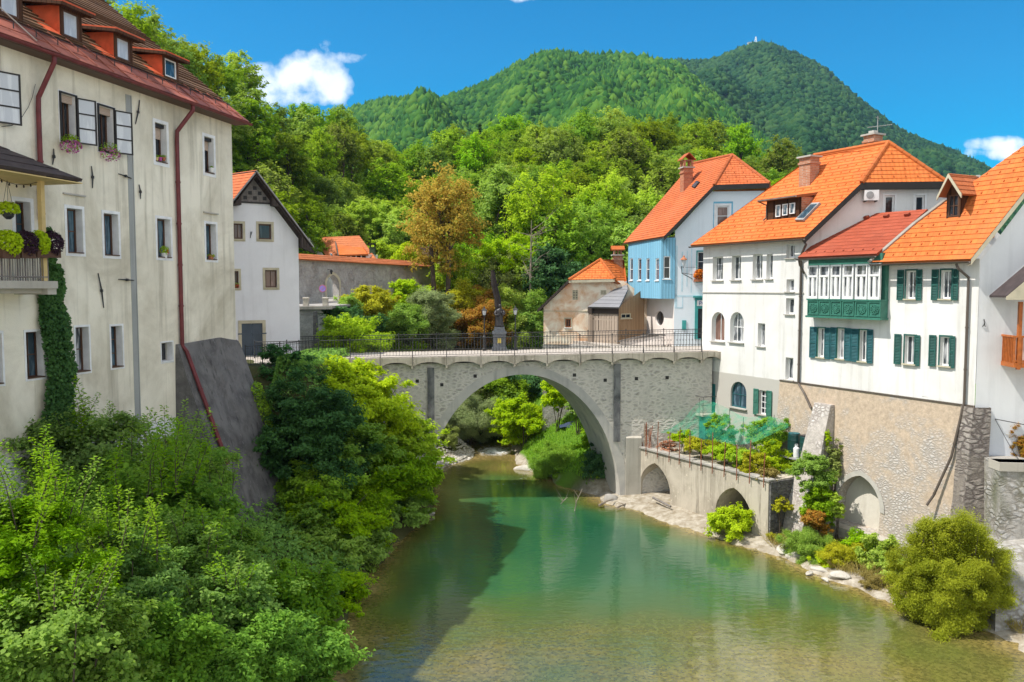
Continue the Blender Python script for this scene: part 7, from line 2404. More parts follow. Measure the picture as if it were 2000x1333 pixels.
def leaf_quads(c, n, s, rs, aspect=0.55, tdir=None, fold=0.12, tmix=1.0):
    """diamond leaves folded on the midrib: returns verts (4N,3)"""
    N = len(c)
    r = rs.normal(size=(N, 3))
    if tdir is not None:
        r = r * (1 - tmix) + tdir * tmix * 1.5 + r * 0.3
    t = unit(r - n * (r * n).sum(1, keepdims=True))
    b = np.cross(n, t)
    s = np.asarray(s).reshape(-1, 1)
    v = np.empty((N, 4, 3))
    v[:, 0] = c - t * s * 0.5
    v[:, 1] = c + b * s * aspect * 0.5 + n * s * fold + t * s * 0.05
    v[:, 2] = c + t * s * 0.5 - n * s * 0.10
    v[:, 3] = c - b * s * aspect * 0.5 + n * s * fold + t * s * 0.05
    return v.reshape(-1, 3)


def quad_faces(nv):
    return np.arange(nv, dtype=np.int32).reshape(-1, 4)


def blob(rs, c, rad, N, up=0.35, jit=0.45, inner=0.72):
    d = rs.normal(size=(N, 3)); d[:, 2] = d[:, 2] * 0.9 + 0.25
    d = unit(d)
    r = inner + (1.06 - inner) * rs.rand(N, 1) ** 0.6
    p = np.array(c) + d * r * np.array(rad)
    n = unit(d * 0.75 + np.array([0, 0, up]) + rs.normal(size=(N, 3)) * jit)
    return p, n


def crown_leaves(rs, c, R, nb, per, leaf, lump=(0.28, 0.42), flat=0.8, aspect=0.55, up=0.35, low=-0.9, jit=0.45, core=0.22):
    """ragged crown: many loose leafy twig ends of unequal reach, grouped on boughs, scattered over and inside an ellipsoid"""
    c = np.array(c); R = np.array(R)
    P, Nn = [], []
    for k in range(nb):
        for _ in range(20):
            d = rs.normal(size=3); d /= np.linalg.norm(d)
            if d[2] > low:
                break
        f = rs.uniform(0.72, 1.0) if rs.rand() > core else rs.rand() * 0.65
        bc = c + d * R * f * 0.84
        br = R * rs.uniform(*lump); br[2] *= flat
        m = 7
        for j in range(m):
            e = rs.normal(size=3) * 0.62 + d * 0.25
            tc_ = bc + e * br
            out = (tc_ - c) / R; out /= max(np.linalg.norm(out), 1e-6)
            ax = out * 0.8 + np.array([0, 0, 0.35]) + rs.normal(size=3) * 0.4; ax /= np.linalg.norm(ax)
            n_ = max(3, int(per / m * rs.uniform(0.6, 1.4)))
            tr = br.mean() * rs.uniform(0.28, 0.5)
            q = rs.normal(size=(n_, 3)) * tr * 0.62 * np.array([1, 1, flat]) + ax * tr * 1.3 * (rs.rand(n_, 1) - 0.35)
            P.append(tc_ + q)
            Nn.append(unit(out * 0.55 + np.array([0, 0, up + 0.25]) + rs.normal(size=(n_, 3)) * jit))
    P = np.concatenate(P); Nn = np.concatenate(Nn)
    s = leaf * rs.uniform(0.55, 1.4, len(P))
    return leaf_quads(P, Nn, s, rs, aspect)


def limbs(mb, rs, base, top, r0, ends, n=7, r1=0.25):
    base, top = Vector(base), Vector(top)
    m = base.lerp(top, 0.5) + V(*(rs.normal(size=3) * (top - base).length * 0.03))
    mb.tube([base + V(0, 0, -0.3), base.lerp(m, 0.4), m, top], [r0 * 1.15, r0 * 0.92, r0 * 0.75, r0 * r1], n)
    for e in ends:
        e = Vector(e); f = rs.uniform(0.35, 0.95)
        s = base.lerp(top, f)
        k = s.lerp(e, 0.5) + V(0, 0, 0.10 * (e - s).length)
        mb.tube([s, k, e], [r0 * 0.42, r0 * 0.26, r0 * 0.07], 5)


def tree_at(name, label, cat, base, H, R, nb, per, leaf, mat, bark='bark', seed=1, crown_z=0.6, group=None, flat=0.8, aspect=0.55, lump=(0.28, 0.42), trunk_r=None, up=0.35, low=-0.75, jit=0.45):
    """a tree standing at base: tapered trunk with limbs, and a leafy crown"""
    rs = np.random.RandomState(seed)
    root = thing(name, label, cat, base, group)
    c = np.array(base) + np.array([0, 0, H * crown_z])
    v = crown_leaves(rs, c, R, nb, per, leaf, lump, flat, aspect, up, low, jit)
    np_mesh('crown', v, quad_faces(len(v)), M[mat], root)
    mb = MB()
    ends = [c + d * np.array(R) * 0.75 for d in unit(rs.normal(size=(9, 3)) + np.array([0, 0, 0.35]))]
    limbs(mb, rs, base, Vector(c) + V(0, 0, R[2] * 0.6), trunk_r or H * 0.022, ends)
    mb.build('trunk', M[bark], root)
    return root


def shrub(label, px, py, Y, rw, rh, mat, leaf=0.16, nb=26, per=None, seed=None, name='shrub', rd=None, cat='shrub', flat=0.7, aspect=0.55, lump=(0.30, 0.46), ground=None, group=None, up=0.4, low=-0.9,
          jit=0.45, cover=2.2, stems=5, shoots=0, shoot_len=0.9, shoot_mat=None, shoot_leaf=None):
    """leafy bush seen at a photo position and distance; its stems reach down to the ground"""
    seed = seed if seed is not None else int(px * 7 + py * 13) % 99991
    rs = np.random.RandomState(seed)
    leaf *= 0.8
    c = at_y(px, py, Y)
    g = float(land(c.x, c.y)) if ground is None else ground
    root = thing(name, label, cat, (c.x, c.y, min(g, c.z - rh * 0.5)), group)
    R = np.array([rw, rd or rw * 0.9, rh])
    if per is None:
        lr = (lump[0] + lump[1]) / 2
        area = 4 * math.pi * (lr ** 2) * (rw * rw + rw * rh * 2) / 3 * flat
        per = max(40, int(cover * area / (leaf * leaf * aspect * 0.5)))
    v = crown_leaves(rs, c, R, nb, per, leaf, lump, flat, aspect, up, low, jit)
    np_mesh('crown', v, quad_faces(len(v)), M[mat], root)
    mb = MB()
    b = V(c.x, c.y, min(g, c.z - rh * 0.5))
    for k in range(stems):
        e = Vector(c) + V(rs.uniform(-.7, .7) * rw, rs.uniform(-.6, .6) * rw, rs.uniform(-0.1, .7) * rh)
        m = b.lerp(e, 0.5) + V(0, 0, 0.12 * rh)
        r0 = 0.018 + 0.012 * rw
        mb.tube([b + V(rs.uniform(-.15, .15), rs.uniform(-.15, .15), -0.1), m, e], [r0, r0 * 0.7, r0 * 0.25], 5)
    mb.build('trunk', M['bark'], root)
    if shoots:
        for k in range(shoots):
            a = rs.uniform(0, 6.28); f = rs.uniform(0.2, 0.95); sm = MB()
            p0 = np.array(c) + R * np.array([math.cos(a) * f * 0.8, math.sin(a) * f * 0.8, 0.55 + 0.3 * (1 - f)])
            d = np.array([math.cos(a) * 0.35 * f, math.sin(a) * 0.35 * f, 1.0]) + rs.normal(size=3) * 0.12
            d /= np.linalg.norm(d)
            sv = shoot(rs, p0, d, shoot_len * rs.uniform(0.6, 1.25), shoot_leaf or leaf, sm)
            sh_ = np_mesh('leaves', sv, quad_faces(len(sv)), M[shoot_mat or mat], root)
            sm.build('stem', M['bark'], sh_)
    return root


def shoot(rs, p0, d, L, leaf, mb=None, dens=1.0):
    """upright leafy twig with side twigs"""
    n = max(6, int(L / leaf * 5 * dens))
    P, N_, T = [], [], []
    bend = rs.normal(size=3) * 0.18; bend[2] = -0.05
    def at(f):
        return p0 + d * L * f + bend * L * f * f
    for k in range(n):
        f = (k + 0.5) / n
        q = at(f)
        a = k * 2.4 + rs.rand()
        side = np.cross(d, [math.cos(a), math.sin(a), 0.2]); side /= np.linalg.norm(side)
        reach = leaf * (0.55 + 0.9 * (1 - f) * rs.rand())
        T.append(side * 0.9 + d * 0.45); P.append(q + side * reach + d * leaf * 0.2)
        N_.append(np.array([0, 0, 1.0]) * 0.8 + d * 0.3 - side * 0.3 + rs.normal(size=3) * 0.3)
        if f < 0.8 and rs.rand() < 0.45:
            T.append(side + d * 0.5); P.append(q + side * reach * 2.0 + d * leaf * 0.45)
            N_.append(np.array([0, 0, 1.0]) + rs.normal(size=3) * 0.35)
    if mb is not None:
        mb.tube([Vector(at(0)), Vector(at(0.5)), Vector(at(1))], [0.012, 0.008, 0.003], 4)
    P = np.array(P); s = leaf * rs.uniform(0.75, 1.15, len(P)) * 1.05
    return leaf_quads(P, unit(np.array(N_)), s, rs, 0.5, unit(np.array(T)), tmix=0.85)


def blades(rs, base, h, lean=0.35, w=0.02):
    N = len(base)
    d = unit(np.stack([rs.normal(size=N) * lean, rs.normal(size=N) * lean, np.ones(N)], 1))
    a = rs.uniform(0, 6.28, N); b = np.stack([np.cos(a), np.sin(a), np.zeros(N)], 1)
    h = (h * rs.uniform(0.5, 1.2, N)).reshape(-1, 1)
    v = np.empty((N, 4, 3))
    mid = base + d * h * 0.55; tip = base + d * h + np.stack([d[:, 0] * 0.4, d[:, 1] * 0.4, -0.25 * np.ones(N) * np.abs(d[:, 0])], 1) * h * 0.5
    v[:, 0] = base; v[:, 1] = mid + b * w * 0.5; v[:, 2] = tip; v[:, 3] = mid - b * w * 0.5
    return v.reshape(-1, 3)


# ------------------------------------------------------------------ wooded hillside: individual trees
def proto_broad(loc, H, R, seed, mat='leaf_hill', nb=34, per=210, leaf=0.32, label='', crown_z=0.58, flat=0.75, lump=(0.22, 0.38), name='broadleaf_tree', low=-0.6):
    return tree_at(name, label, 'tree', loc, H, R, nb, per, leaf, mat, seed=seed, crown_z=crown_z, group='trees of the hillside wood', flat=flat, lump=lump, low=low)


def conifer(loc, H, Rb, seed, label):
    rs = np.random.RandomState(seed)
    root = thing('spruce_tree', label, 'tree', loc, 'spruces of the hillside wood')
    P, Nn, T = [], [], []
    tiers = 17
    for k in range(tiers):
        f = k / (tiers - 1); z = H * (0.12 + 0.86 * f); r = Rb * (1 - f) ** 0.85 + 0.12
        nb = int(9 + 8 * (1 - f))
        for j in range(nb):
            a = rs.uniform(0, 6.28); L = r * rs.uniform(0.75, 1.1)
            m = int(8 + 16 * (1 - f))
            q = rs.rand(m, 1) ** 0.7
            dr = np.array([math.cos(a), math.sin(a), 0.0])
            p = np.array(loc) + np.array([0, 0, z]) + dr * L * q + np.array([0, 0, -0.42 * L]) * q ** 1.3 + rs.normal(size=(m, 3)) * 0.13
            P.append(p); Nn.append(np.array([0, 0, 1.0]) + dr * 0.5 + rs.normal(size=(m, 3)) * 0.35); T.append(np.repeat(dr[None] + [[0, 0, -0.3]], m, 0))
    P = np.concatenate(P); Nn = unit(np.concatenate(Nn)); T = unit(np.concatenate(T))
    v = leaf_quads(P, Nn, 0.5 * rs.uniform(0.7, 1.2, len(P)), rs, 0.4, T, tmix=0.8)
    np_mesh('crown', v, quad_faces(len(v)), M['leaf_spruce'], root)
    mb = MB(); mb.tube([Vector(loc) + V(0, 0, -0.3), Vector(loc) + V(0, 0, H * 0.98)], [H * 0.018, 0.02], 6); mb.build('trunk', M['bark'], root)
    return root


HILL_LABEL = 'leafy green broadleaf tree, one of the dense wood covering the hillside behind the houses'
SPRUCE_LABEL = 'dark pointed spruce standing among the broadleaf trees of the hillside wood'
rs0 = np.random.RandomState(77)
spots = []
tries = 0
while tries < 26000:
    tries += 1
    a = rs0.uniform(-0.52, 0.44); t = rs0.uniform(-0.02, 1.03)
    x, y, z = [float(q) for q in hill_f(a, t)]
    sz = rs0.uniform(0.8, 1.3)
    rad = 2.2 * sz
    if all((x - s[0]) ** 2 + (y - s[1]) ** 2 > (rad + s[4]) ** 2 * 0.86 for s in spots):
        spots.append((x, y, z, sz, rad))
spots.sort(key=lambda s: s[1])
print('HILL TREES', len(spots))
protos = []
specs = [(8.0, (2.9, 2.9, 3.1), 0.60, 0.72, 31), (8.8, (2.6, 2.6, 3.7), 0.58, 0.75, 32), (7.2, (3.1, 3.1, 2.6), 0.62, 0.65, 33), (8.2, (2.8, 2.8, 3.3), 0.58, 0.8, 34), (9.4, (2.5, 2.5, 4.0), 0.57, 0.7, 35)]
counts = {}
for i, (x, y, z, sz, rad) in enumerate(spots):
    far_con = rs0.rand() < 0.035
    k = 5 + int(rs0.rand() < 0.5) if far_con else int(rs0.randint(5))
    loc = (x, y, z - 0.3)
    if k not in counts:
        if k < 5:
            H, R, cz, fl, sd = specs[k]
            r = proto_broad(loc, H, R, sd, label=HILL_LABEL, crown_z=cz, flat=fl)
        else:
            r = conifer(loc, 10.5 if k == 5 else 9.0, 2.1, 50 + k, SPRUCE_LABEL)
        counts[k] = r
    else:
        s = sz * rs0.uniform(0.82, 1.0)
        copy_tree(counts[k], loc, rs0.uniform(0, 6.28), (s, s, s * rs0.uniform(0.9, 1.15)))

# undergrowth between the hillside trunks: one mass of leaves
rs = np.random.RandomState(5)
a = rs.uniform(-0.52, 0.44, 42000); t = rs.uniform(-0.05, 1.0, 42000)
x, y, z = hill_f(a, t)
p = np.stack([x, y, z + rs.rand(len(x)) ** 2 * 2.0], 1)
n = unit(rs.normal(size=p.shape) * 0.5 + np.array([0, -0.5, 1.0]))
v = leaf_quads(p, n, 0.75 * rs.uniform(0.6, 1.3, len(p)), rs, 0.6)
stuff(np_mesh('undergrowth', v, quad_faces(len(v)), M['leaf_mid']), 'tangled green undergrowth between the trunks of the hillside wood', 'undergrowth')

# ------------------------------------------------------------------ forests of the two mountains, too many trees to count
def mat_canopy(name, dark, mid, light):
    t = NT(name); g = t.n('ShaderNodeNewGeometry')
    big = t.noise(g.outputs['Position'], 0.012, 5, 0.65)
    f = t.math('ADD', t.math('MULTIPLY', g.outputs['Random Per Island'], 0.62), t.math('MULTIPLY', t.rng(big, 0.3, 0.7), 0.5))
    c = t.ramp(f, [(0.0, dark), (0.5, mid), (1.0, light)])
    b = t.bsdf(c, 0.85, 0.1)
    return t.m
M['canopy_mid'] = mat_canopy('canopy_mid', (0.007, 0.040, 0.009), (0.026, 0.098, 0.010), (0.092, 0.185, 0.016))
M['canopy_far'] = mat_canopy('canopy_far', (0.006, 0.032, 0.012), (0.017, 0.062, 0.017), (0.046, 0.102, 0.024))
def ico(sub):
    bm = bmesh.new(); bmesh.ops.create_icosphere(bm, subdivisions=sub, radius=1.0)
    v = np.array([q.co[:] for q in bm.verts]); f = np.array([[l.index for l in q.verts] for q in bm.faces]); bm.free()
    return v, f
def forest(name, f, rng_, n, tmin, tmax, size, mat, seed, con=0.12, label=''):
    rs = np.random.RandomState(seed)
    a = rs.uniform(rng_[0], rng_[1], n); t = rs.uniform(tmin, tmax, n) ** 0.8
    x, y, z = f(a, t)
    iv, fi = ico(1)
    var = []
    for k in range(6):
        r = 1 + 0.36 * np.sin(iv @ rs.normal(size=(3, 3)) * 3.4 + rs.uniform(0, 6, 3)).sum(1) / 1.6 + rs.normal(size=len(iv)) * 0.15
        q = iv * r[:, None]; q[:, 2] *= 1.12
        var.append(q)
    cone = iv.copy(); h = (cone[:, 2] + 1) / 2
    cone[:, :2] *= (0.72 * (1 - h) ** 0.9 / np.maximum(np.sqrt(1 - cone[:, 2] ** 2), 0.15)).clip(0, 1)[:, None]; cone[:, 2] = h * 3.0 - 0.7
    cone[:, :2] *= 1 + 0.25 * rs.normal(size=(len(iv), 1))
    ks = rs.randint(6, size=n); isc = rs.rand(n) < con * (0.4 + 1.2 * (np.sin(a * 26 + t * 7) > 0.1))
    V_ = np.empty((n, len(iv), 3), dtype=np.float32)
    s = size * rs.uniform(0.65, 1.35, n); ang = rs.uniform(0, 6.28, n)
    for k in range(7):
        m = isc if k == 6 else (ks == k) & ~isc
        b = cone if k == 6 else var[k]
        ca, sa = np.cos(ang[m])[:, None], np.sin(ang[m])[:, None]; ss = s[m][:, None]
        V_[m, :, 0] = (b[None, :, 0] * ca - b[None, :, 1] * sa) * ss + x[m][:, None]
        V_[m, :, 1] = (b[None, :, 0] * sa + b[None, :, 1] * ca) * ss + y[m][:, None]
        V_[m, :, 2] = b[None, :, 2] * ss + (z[m] + 0.35 * s[m])[:, None]
    F = fi[None] + (np.arange(n) * len(iv))[:, None, None]
    return stuff(np_mesh(name, V_.reshape(-1, 3), F.reshape(-1, 3), mat), label, 'forest')
forest('mountain_forest', mid_f, (-0.28, 0.47), 34000, 0.0, 1.03, 3.1, M['canopy_mid'], 3, 0.10, 'dense green forest covering the nearer mountain with the low left summit')
forest('far_forest', far_f, (0.05, 0.66), 29000, 0.0, 1.03, 3.9, M['canopy_far'], 4, 0.03, 'dense blue-green forest covering the far mountain with the mast')

# ------------------------------------------------------------------ trees standing apart behind the bridge
at = at_y(868, 590, 72)
aut = thing('autumn_tree', 'tall orange-brown autumn tree with two trunks above the end of the garden wall', 'tree', (at.x, 72, 10.4))
rs = np.random.RandomState(8)
c = at_y(868, 428, 72)
v = np.concatenate([crown_leaves(rs, c, (3.0, 2.8, 4.2), 46, 300, 0.26, (0.20, 0.34), 0.9, 0.5, 0.3, -0.7, 0.6), crown_leaves(rs, at_y(858, 505, 72), (2.0, 1.8, 1.6), 14, 140, 0.24, (0.25, 0.4), 0.9, 0.5)])
np_mesh('crown', v, quad_faces(len(v)), M['leaf_autumn'], aut)
for px, tx in ((849, 858), (874, 876)):
    b_, t_ = at_y(px, 592, 72), at_y(tx, 390, 72)
    b_.z = 10.3
    mb = MB(); limbs(mb, rs, b_, t_, 0.23, [np.array(c) + d * np.array([2.4, 2.2, 3.4]) for d in unit(rs.normal(size=(11, 3)) + [0, 0, 0.3])], 8); mb.build('trunk', M['bark'], aut)

def big(px, py, Y, rw, rh, mat, label, leaf=0.3, nb=40, per=260, seed=None, base_z=10.3, bark='bark', name='broadleaf_tree', lump=(0.2, 0.36)):
    c = at_y(px, py, Y)
    H = (c.z - base_z) / 0.6
    return tree_at(name, label, 'tree', (c.x, Y, base_z), H, (rw, rw * 0.9, rh), nb, per, leaf, mat, bark, seed or int(px + py), 0.6, lump=lump)
big(1058, 425, 80, 3.2, 5.0, 'leaf_bright', 'tall bright yellow-green tree towering right of the orange-brown autumn tree', bark='bark_pale')
big(985, 400, 84, 2.7, 4.2, 'leaf_mid', 'rounded mid-green tree between the autumn tree and the tall bright tree')
big(1150, 470, 82, 3.6, 4.2, 'leaf_mid', 'broad green tree behind the left edge of the small peeling house')
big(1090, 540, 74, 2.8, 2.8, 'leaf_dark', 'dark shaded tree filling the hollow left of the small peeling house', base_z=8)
big(1185, 400, 90, 3.2, 3.8, 'leaf_bright', 'light green tree just left of the tall red brick chimney')
big(1250, 430, 92, 3.4, 3.4, 'leaf_bright', 'light green tree half hidden behind the red-orange roof of the blue house')
big(1120, 400, 95, 3.0, 3.6, 'leaf_hill', 'deep green tree above the broad tree behind the peeling house')
big(895, 540, 75, 2.0, 3.0, 'leaf_bright', 'slim light green tree at the foot of the autumn tree', leaf=0.24)
big(985, 550, 76, 2.8, 2.9, 'leaf_olive', 'feathery olive-green tree behind the statue', leaf=0.22)
big(1042, 580, 74, 2.3, 3.1, 'leaf_bright', 'bright bushy tree right of the statue before the dark hollow', leaf=0.24)
# bare tree and the dead trunk
rs = np.random.RandomState(21)
b_ = at_y(1035, 600, 72); b_.z = 9.4
bt = thing('bare_tree', 'leafless grey tree with spreading twigs before the dark hollow beyond the bridge', 'tree', b_)
mb = MB(); tp = at_y(1038, 430, 72)
mb.tube([b_ + V(0, 0, -.4), b_.lerp(tp, .5), tp], [.11, .08, .02], 7); mb.build('trunk', M['bark_pale'], bt)
mb = MB()
for k in range(26):
    s = b_.lerp(tp, rs.uniform(0.35, 0.95)); a = rs.uniform(0, 6.28)
    d = V(math.cos(a), math.sin(a) * 0.6, rs.uniform(-0.3, 0.9)); L = rs.uniform(0.8, 2.4)
    e = s + d * L; m = s.lerp(e, .5) + V(0, 0, rs.uniform(-.2, .25))
    mb.tube([s, m, e], [.032, .02, .005], 4)
    for j in range(4):
        q = s.lerp(e, rs.uniform(.4, .95)); mb.tube([q, q + V(*(rs.normal(size=3) * 0.4)) + d * 0.3], [.012, .003], 3)
mb.build('branches', M['bark_pale'], bt)
b_ = at_y(975, 612, 68); b_.z = 6; tp = at_y(962, 528, 68)
dt = thing('dead_trunk', 'thick dark broken trunk rising behind the statue', 'tree trunk', b_)
mb = MB(); mb.tube([b_, at_y(972, 585, 68), at_y(965, 555, 68), tp], [.32, .28, .25, .15], 9); mb.tube([at_y(968, 565, 68), at_y(978, 545, 68)], [.07, .02], 5); mb.tube([at_y(964, 550, 68), at_y(952, 536, 68)], [.06, .02], 5)
mb.build('trunk', M['bark_dark'], dt)

# ------------------------------------------------------------------ shrubs behind the bridge
S = shrub
S('yellow-leaved shrub against the long garden wall', 722, 590, 60, 1.6, 1.25, 'leaf_yellow', 0.2)
S('small green shrub at the kerb left of the yellow-leaved shrub', 672, 602, 58, 0.95, 0.9, 'leaf_mid', 0.18)
S('rounded bright green tree-like shrub before the right end of the garden wall', 800, 590, 68, 2.0, 1.7, 'leaf_bright', 0.2)
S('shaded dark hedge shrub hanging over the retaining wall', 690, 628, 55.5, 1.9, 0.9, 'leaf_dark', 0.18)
S('feathery green shrub below the rounded bright shrub', 768, 628, 64, 2.5, 1.5, 'leaf_mid', 0.16)
S('spreading green maple shrub just behind the left bridge railing', 692, 662, 49.4, 2.0, 1.3, 'leaf_bright', 0.2)
S('mid-green shrub behind the bridge railing between the maple and the grey willow', 775, 672, 66, 2.4, 1.7, 'leaf_mid', 0.2)
S('silvery grey-green willow shrub below the autumn tree', 842, 612, 65, 1.8, 1.7, 'leaf_silver', 0.17, aspect=0.3)
S('low silvery bush behind the railing below the grey willow shrub', 838, 665, 66, 1.8, 1.3, 'leaf_silver', 0.16, aspect=0.35)
S('yellowing leafy shrub left of the left lamp post', 905, 615, 72, 2.5, 2.7, 'leaf_yellow', 0.18)
S('rust-orange shrub beside the left lamp post', 926, 640, 70, 2.4, 2.0, 'leaf_rust', 0.17)
S('golden-brown shrub behind the statue shoulder', 955, 600, 73, 1.9, 1.9, 'leaf_rust', 0.18)
S('bright yellow-green shrub behind the right lamp post', 1012, 630, 71, 2.3, 2.7, 'leaf_bright', 0.18)
S('deep green shrub against the corner of the peeling house', 1047, 640, 70, 1.5, 2.6, 'leaf_mid', 0.18)
S('light green shrub below the tall bright tree', 1000, 500, 76, 2.3, 1.8, 'leaf_bright', 0.24)
S('green creeper bush left of the vine-covered shed', 755, 500, 78, 1.6, 1.3, 'leaf_bright', 0.22, ground=10.5)
for i, (px, py, Y, rw, rh) in enumerate(((600, 420, 92, 2.4, 2.4), (660, 440, 92, 2.6, 2.2), (725, 440, 90, 2.6, 2.2), (785, 455, 88, 2.3, 2.0), (690, 405, 97, 2.5, 2.6))):
    S(('light green young ash tree rising straight behind the white gable house', 'light green young ash tree above the chimney end of the orange far roof', 'light green young ash tree over the slim mossy chimney',
       'light green young ash tree over the vine-covered shed', 'taller light green young ash tree higher up the slope behind the far roof')[i], px, py, Y, rw, rh, 'leaf_bright', 0.26, name='ash_tree', cat='tree', ground=11)
# creeper on the shed gable
rs = np.random.RandomState(9)
P = []
for px, py, r in ((797, 490, .8), (785, 503, .8), (810, 503, .8), (797, 508, 1.0), (775, 514, .8), (822, 514, .7), (800, 518, 1.0), (840, 560, .1)):
    p, n = blob(rs, at_y(px, py, 75.7), (r, .35, r), 330); P.append(leaf_quads(p, n, 0.22 * rs.uniform(.7, 1.2, len(p)), rs))
v = np.concatenate(P[:-1]); cr_ = np_mesh('creeper', v, quad_faces(len(v)), M['leaf_limegreen'], None, at_y(797, 520, 75.7)); cr_.location = at_y(797, 520, 75.7)
tag(cr_, 'bright lime-green creeper smothering the brown-roofed shed gable', 'creeper')

# ------------------------------------------------------------------ under and beyond the arch
S('grey-green willow bush leaning over the gravel bar under the arch', 915, 822, 58.5, 2.0, 2.1, 'leaf_silver', 0.17, aspect=0.22, nb=36, jit=0.8)
S('bright green broadleaf bush at the water edge under the middle of the arch', 1022, 832, 56, 1.9, 1.9, 'leaf_bright', 0.24, nb=30, flat=0.55)
S('rounded feathery bush at the foot of the grass slope under the arch', 1083, 908, 49.3, 1.15, 1.15, 'leaf_mid', 0.12, nb=34, aspect=0.3, jit=0.8)
S('dark leafy bush hugging the right side of the arch', 1168, 875, 48.6, 0.95, 2.0, 'leaf_mid', 0.2, nb=30)
S('yellow-green slope bush high up the left bank seen through the arch', 905, 775, 63, 2.2, 1.7, 'leaf_olive', 0.2)
S('dark overhanging bush under the crown of the arch', 1035, 748, 66, 2.8, 1.7, 'leaf_dark', 0.24)
S('mid-green bush behind the grey-green willow bush under the arch', 965, 765, 64, 2.2, 1.7, 'leaf_mid', 0.22)
S('low dense bush along the far bank of the stream beyond the arch', 985, 812, 62, 2.0, 1.4, 'leaf_mid', 0.2)
S('leafy bush above the rapids left of the bright broadleaf bush', 935, 800, 63, 1.8, 1.6, 'leaf_olive', 0.18)
S('bright green shrub against the grey wall at the right of the arch view', 1088, 768, 53.2, 0.95, 1.0, 'leaf_bright', 0.2)
S('low green shrub at the top of the grass slope beyond the arch', 1128, 790, 50.8, 0.75, 0.6, 'leaf_mid', 0.18)
S('deep green ivy bush under the right springing of the arch', 1172, 905, 46.4, 0.8, 1.15, 'leaf_dark', 0.2)
S('pale grassy bush on the gravel bar at the left foot of the arch', 868, 852, 55.5, 0.9, 0.75, 'leaf_olive', 0.14, aspect=0.2, jit=0.8)

# ------------------------------------------------------------------ trees leaning over the left bank below the bridge
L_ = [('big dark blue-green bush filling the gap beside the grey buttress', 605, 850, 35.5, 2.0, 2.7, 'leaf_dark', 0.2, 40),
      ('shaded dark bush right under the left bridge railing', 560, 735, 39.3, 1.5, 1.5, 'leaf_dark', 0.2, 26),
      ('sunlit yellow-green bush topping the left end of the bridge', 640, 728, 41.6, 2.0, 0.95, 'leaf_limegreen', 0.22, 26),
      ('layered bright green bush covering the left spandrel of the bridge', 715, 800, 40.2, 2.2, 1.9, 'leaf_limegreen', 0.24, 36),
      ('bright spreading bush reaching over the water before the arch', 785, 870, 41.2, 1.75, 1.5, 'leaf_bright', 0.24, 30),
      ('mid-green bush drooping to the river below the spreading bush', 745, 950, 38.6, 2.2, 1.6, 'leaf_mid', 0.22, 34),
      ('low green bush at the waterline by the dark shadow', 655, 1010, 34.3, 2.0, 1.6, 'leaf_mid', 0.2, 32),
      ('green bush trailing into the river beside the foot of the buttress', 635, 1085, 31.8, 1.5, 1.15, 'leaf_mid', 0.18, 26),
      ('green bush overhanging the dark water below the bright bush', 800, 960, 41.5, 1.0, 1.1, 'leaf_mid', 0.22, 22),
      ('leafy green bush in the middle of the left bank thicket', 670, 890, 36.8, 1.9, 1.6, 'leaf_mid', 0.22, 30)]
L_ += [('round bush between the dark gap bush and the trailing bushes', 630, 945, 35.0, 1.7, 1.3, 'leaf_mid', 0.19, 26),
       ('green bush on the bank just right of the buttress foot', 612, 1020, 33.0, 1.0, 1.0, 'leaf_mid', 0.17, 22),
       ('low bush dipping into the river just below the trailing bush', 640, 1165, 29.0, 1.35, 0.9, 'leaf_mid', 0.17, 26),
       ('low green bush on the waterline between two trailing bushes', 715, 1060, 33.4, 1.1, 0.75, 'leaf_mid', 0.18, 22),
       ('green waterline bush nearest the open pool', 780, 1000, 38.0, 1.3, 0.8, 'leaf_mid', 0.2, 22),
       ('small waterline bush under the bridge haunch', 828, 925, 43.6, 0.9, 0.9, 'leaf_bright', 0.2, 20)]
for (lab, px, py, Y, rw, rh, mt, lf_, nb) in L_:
    S(lab, px, py, Y, rw, rh, mt, lf_, nb=nb, flat=0.5, up=0.7, aspect=0.55, name='bank_bush', cat='bush', cover=2.0)

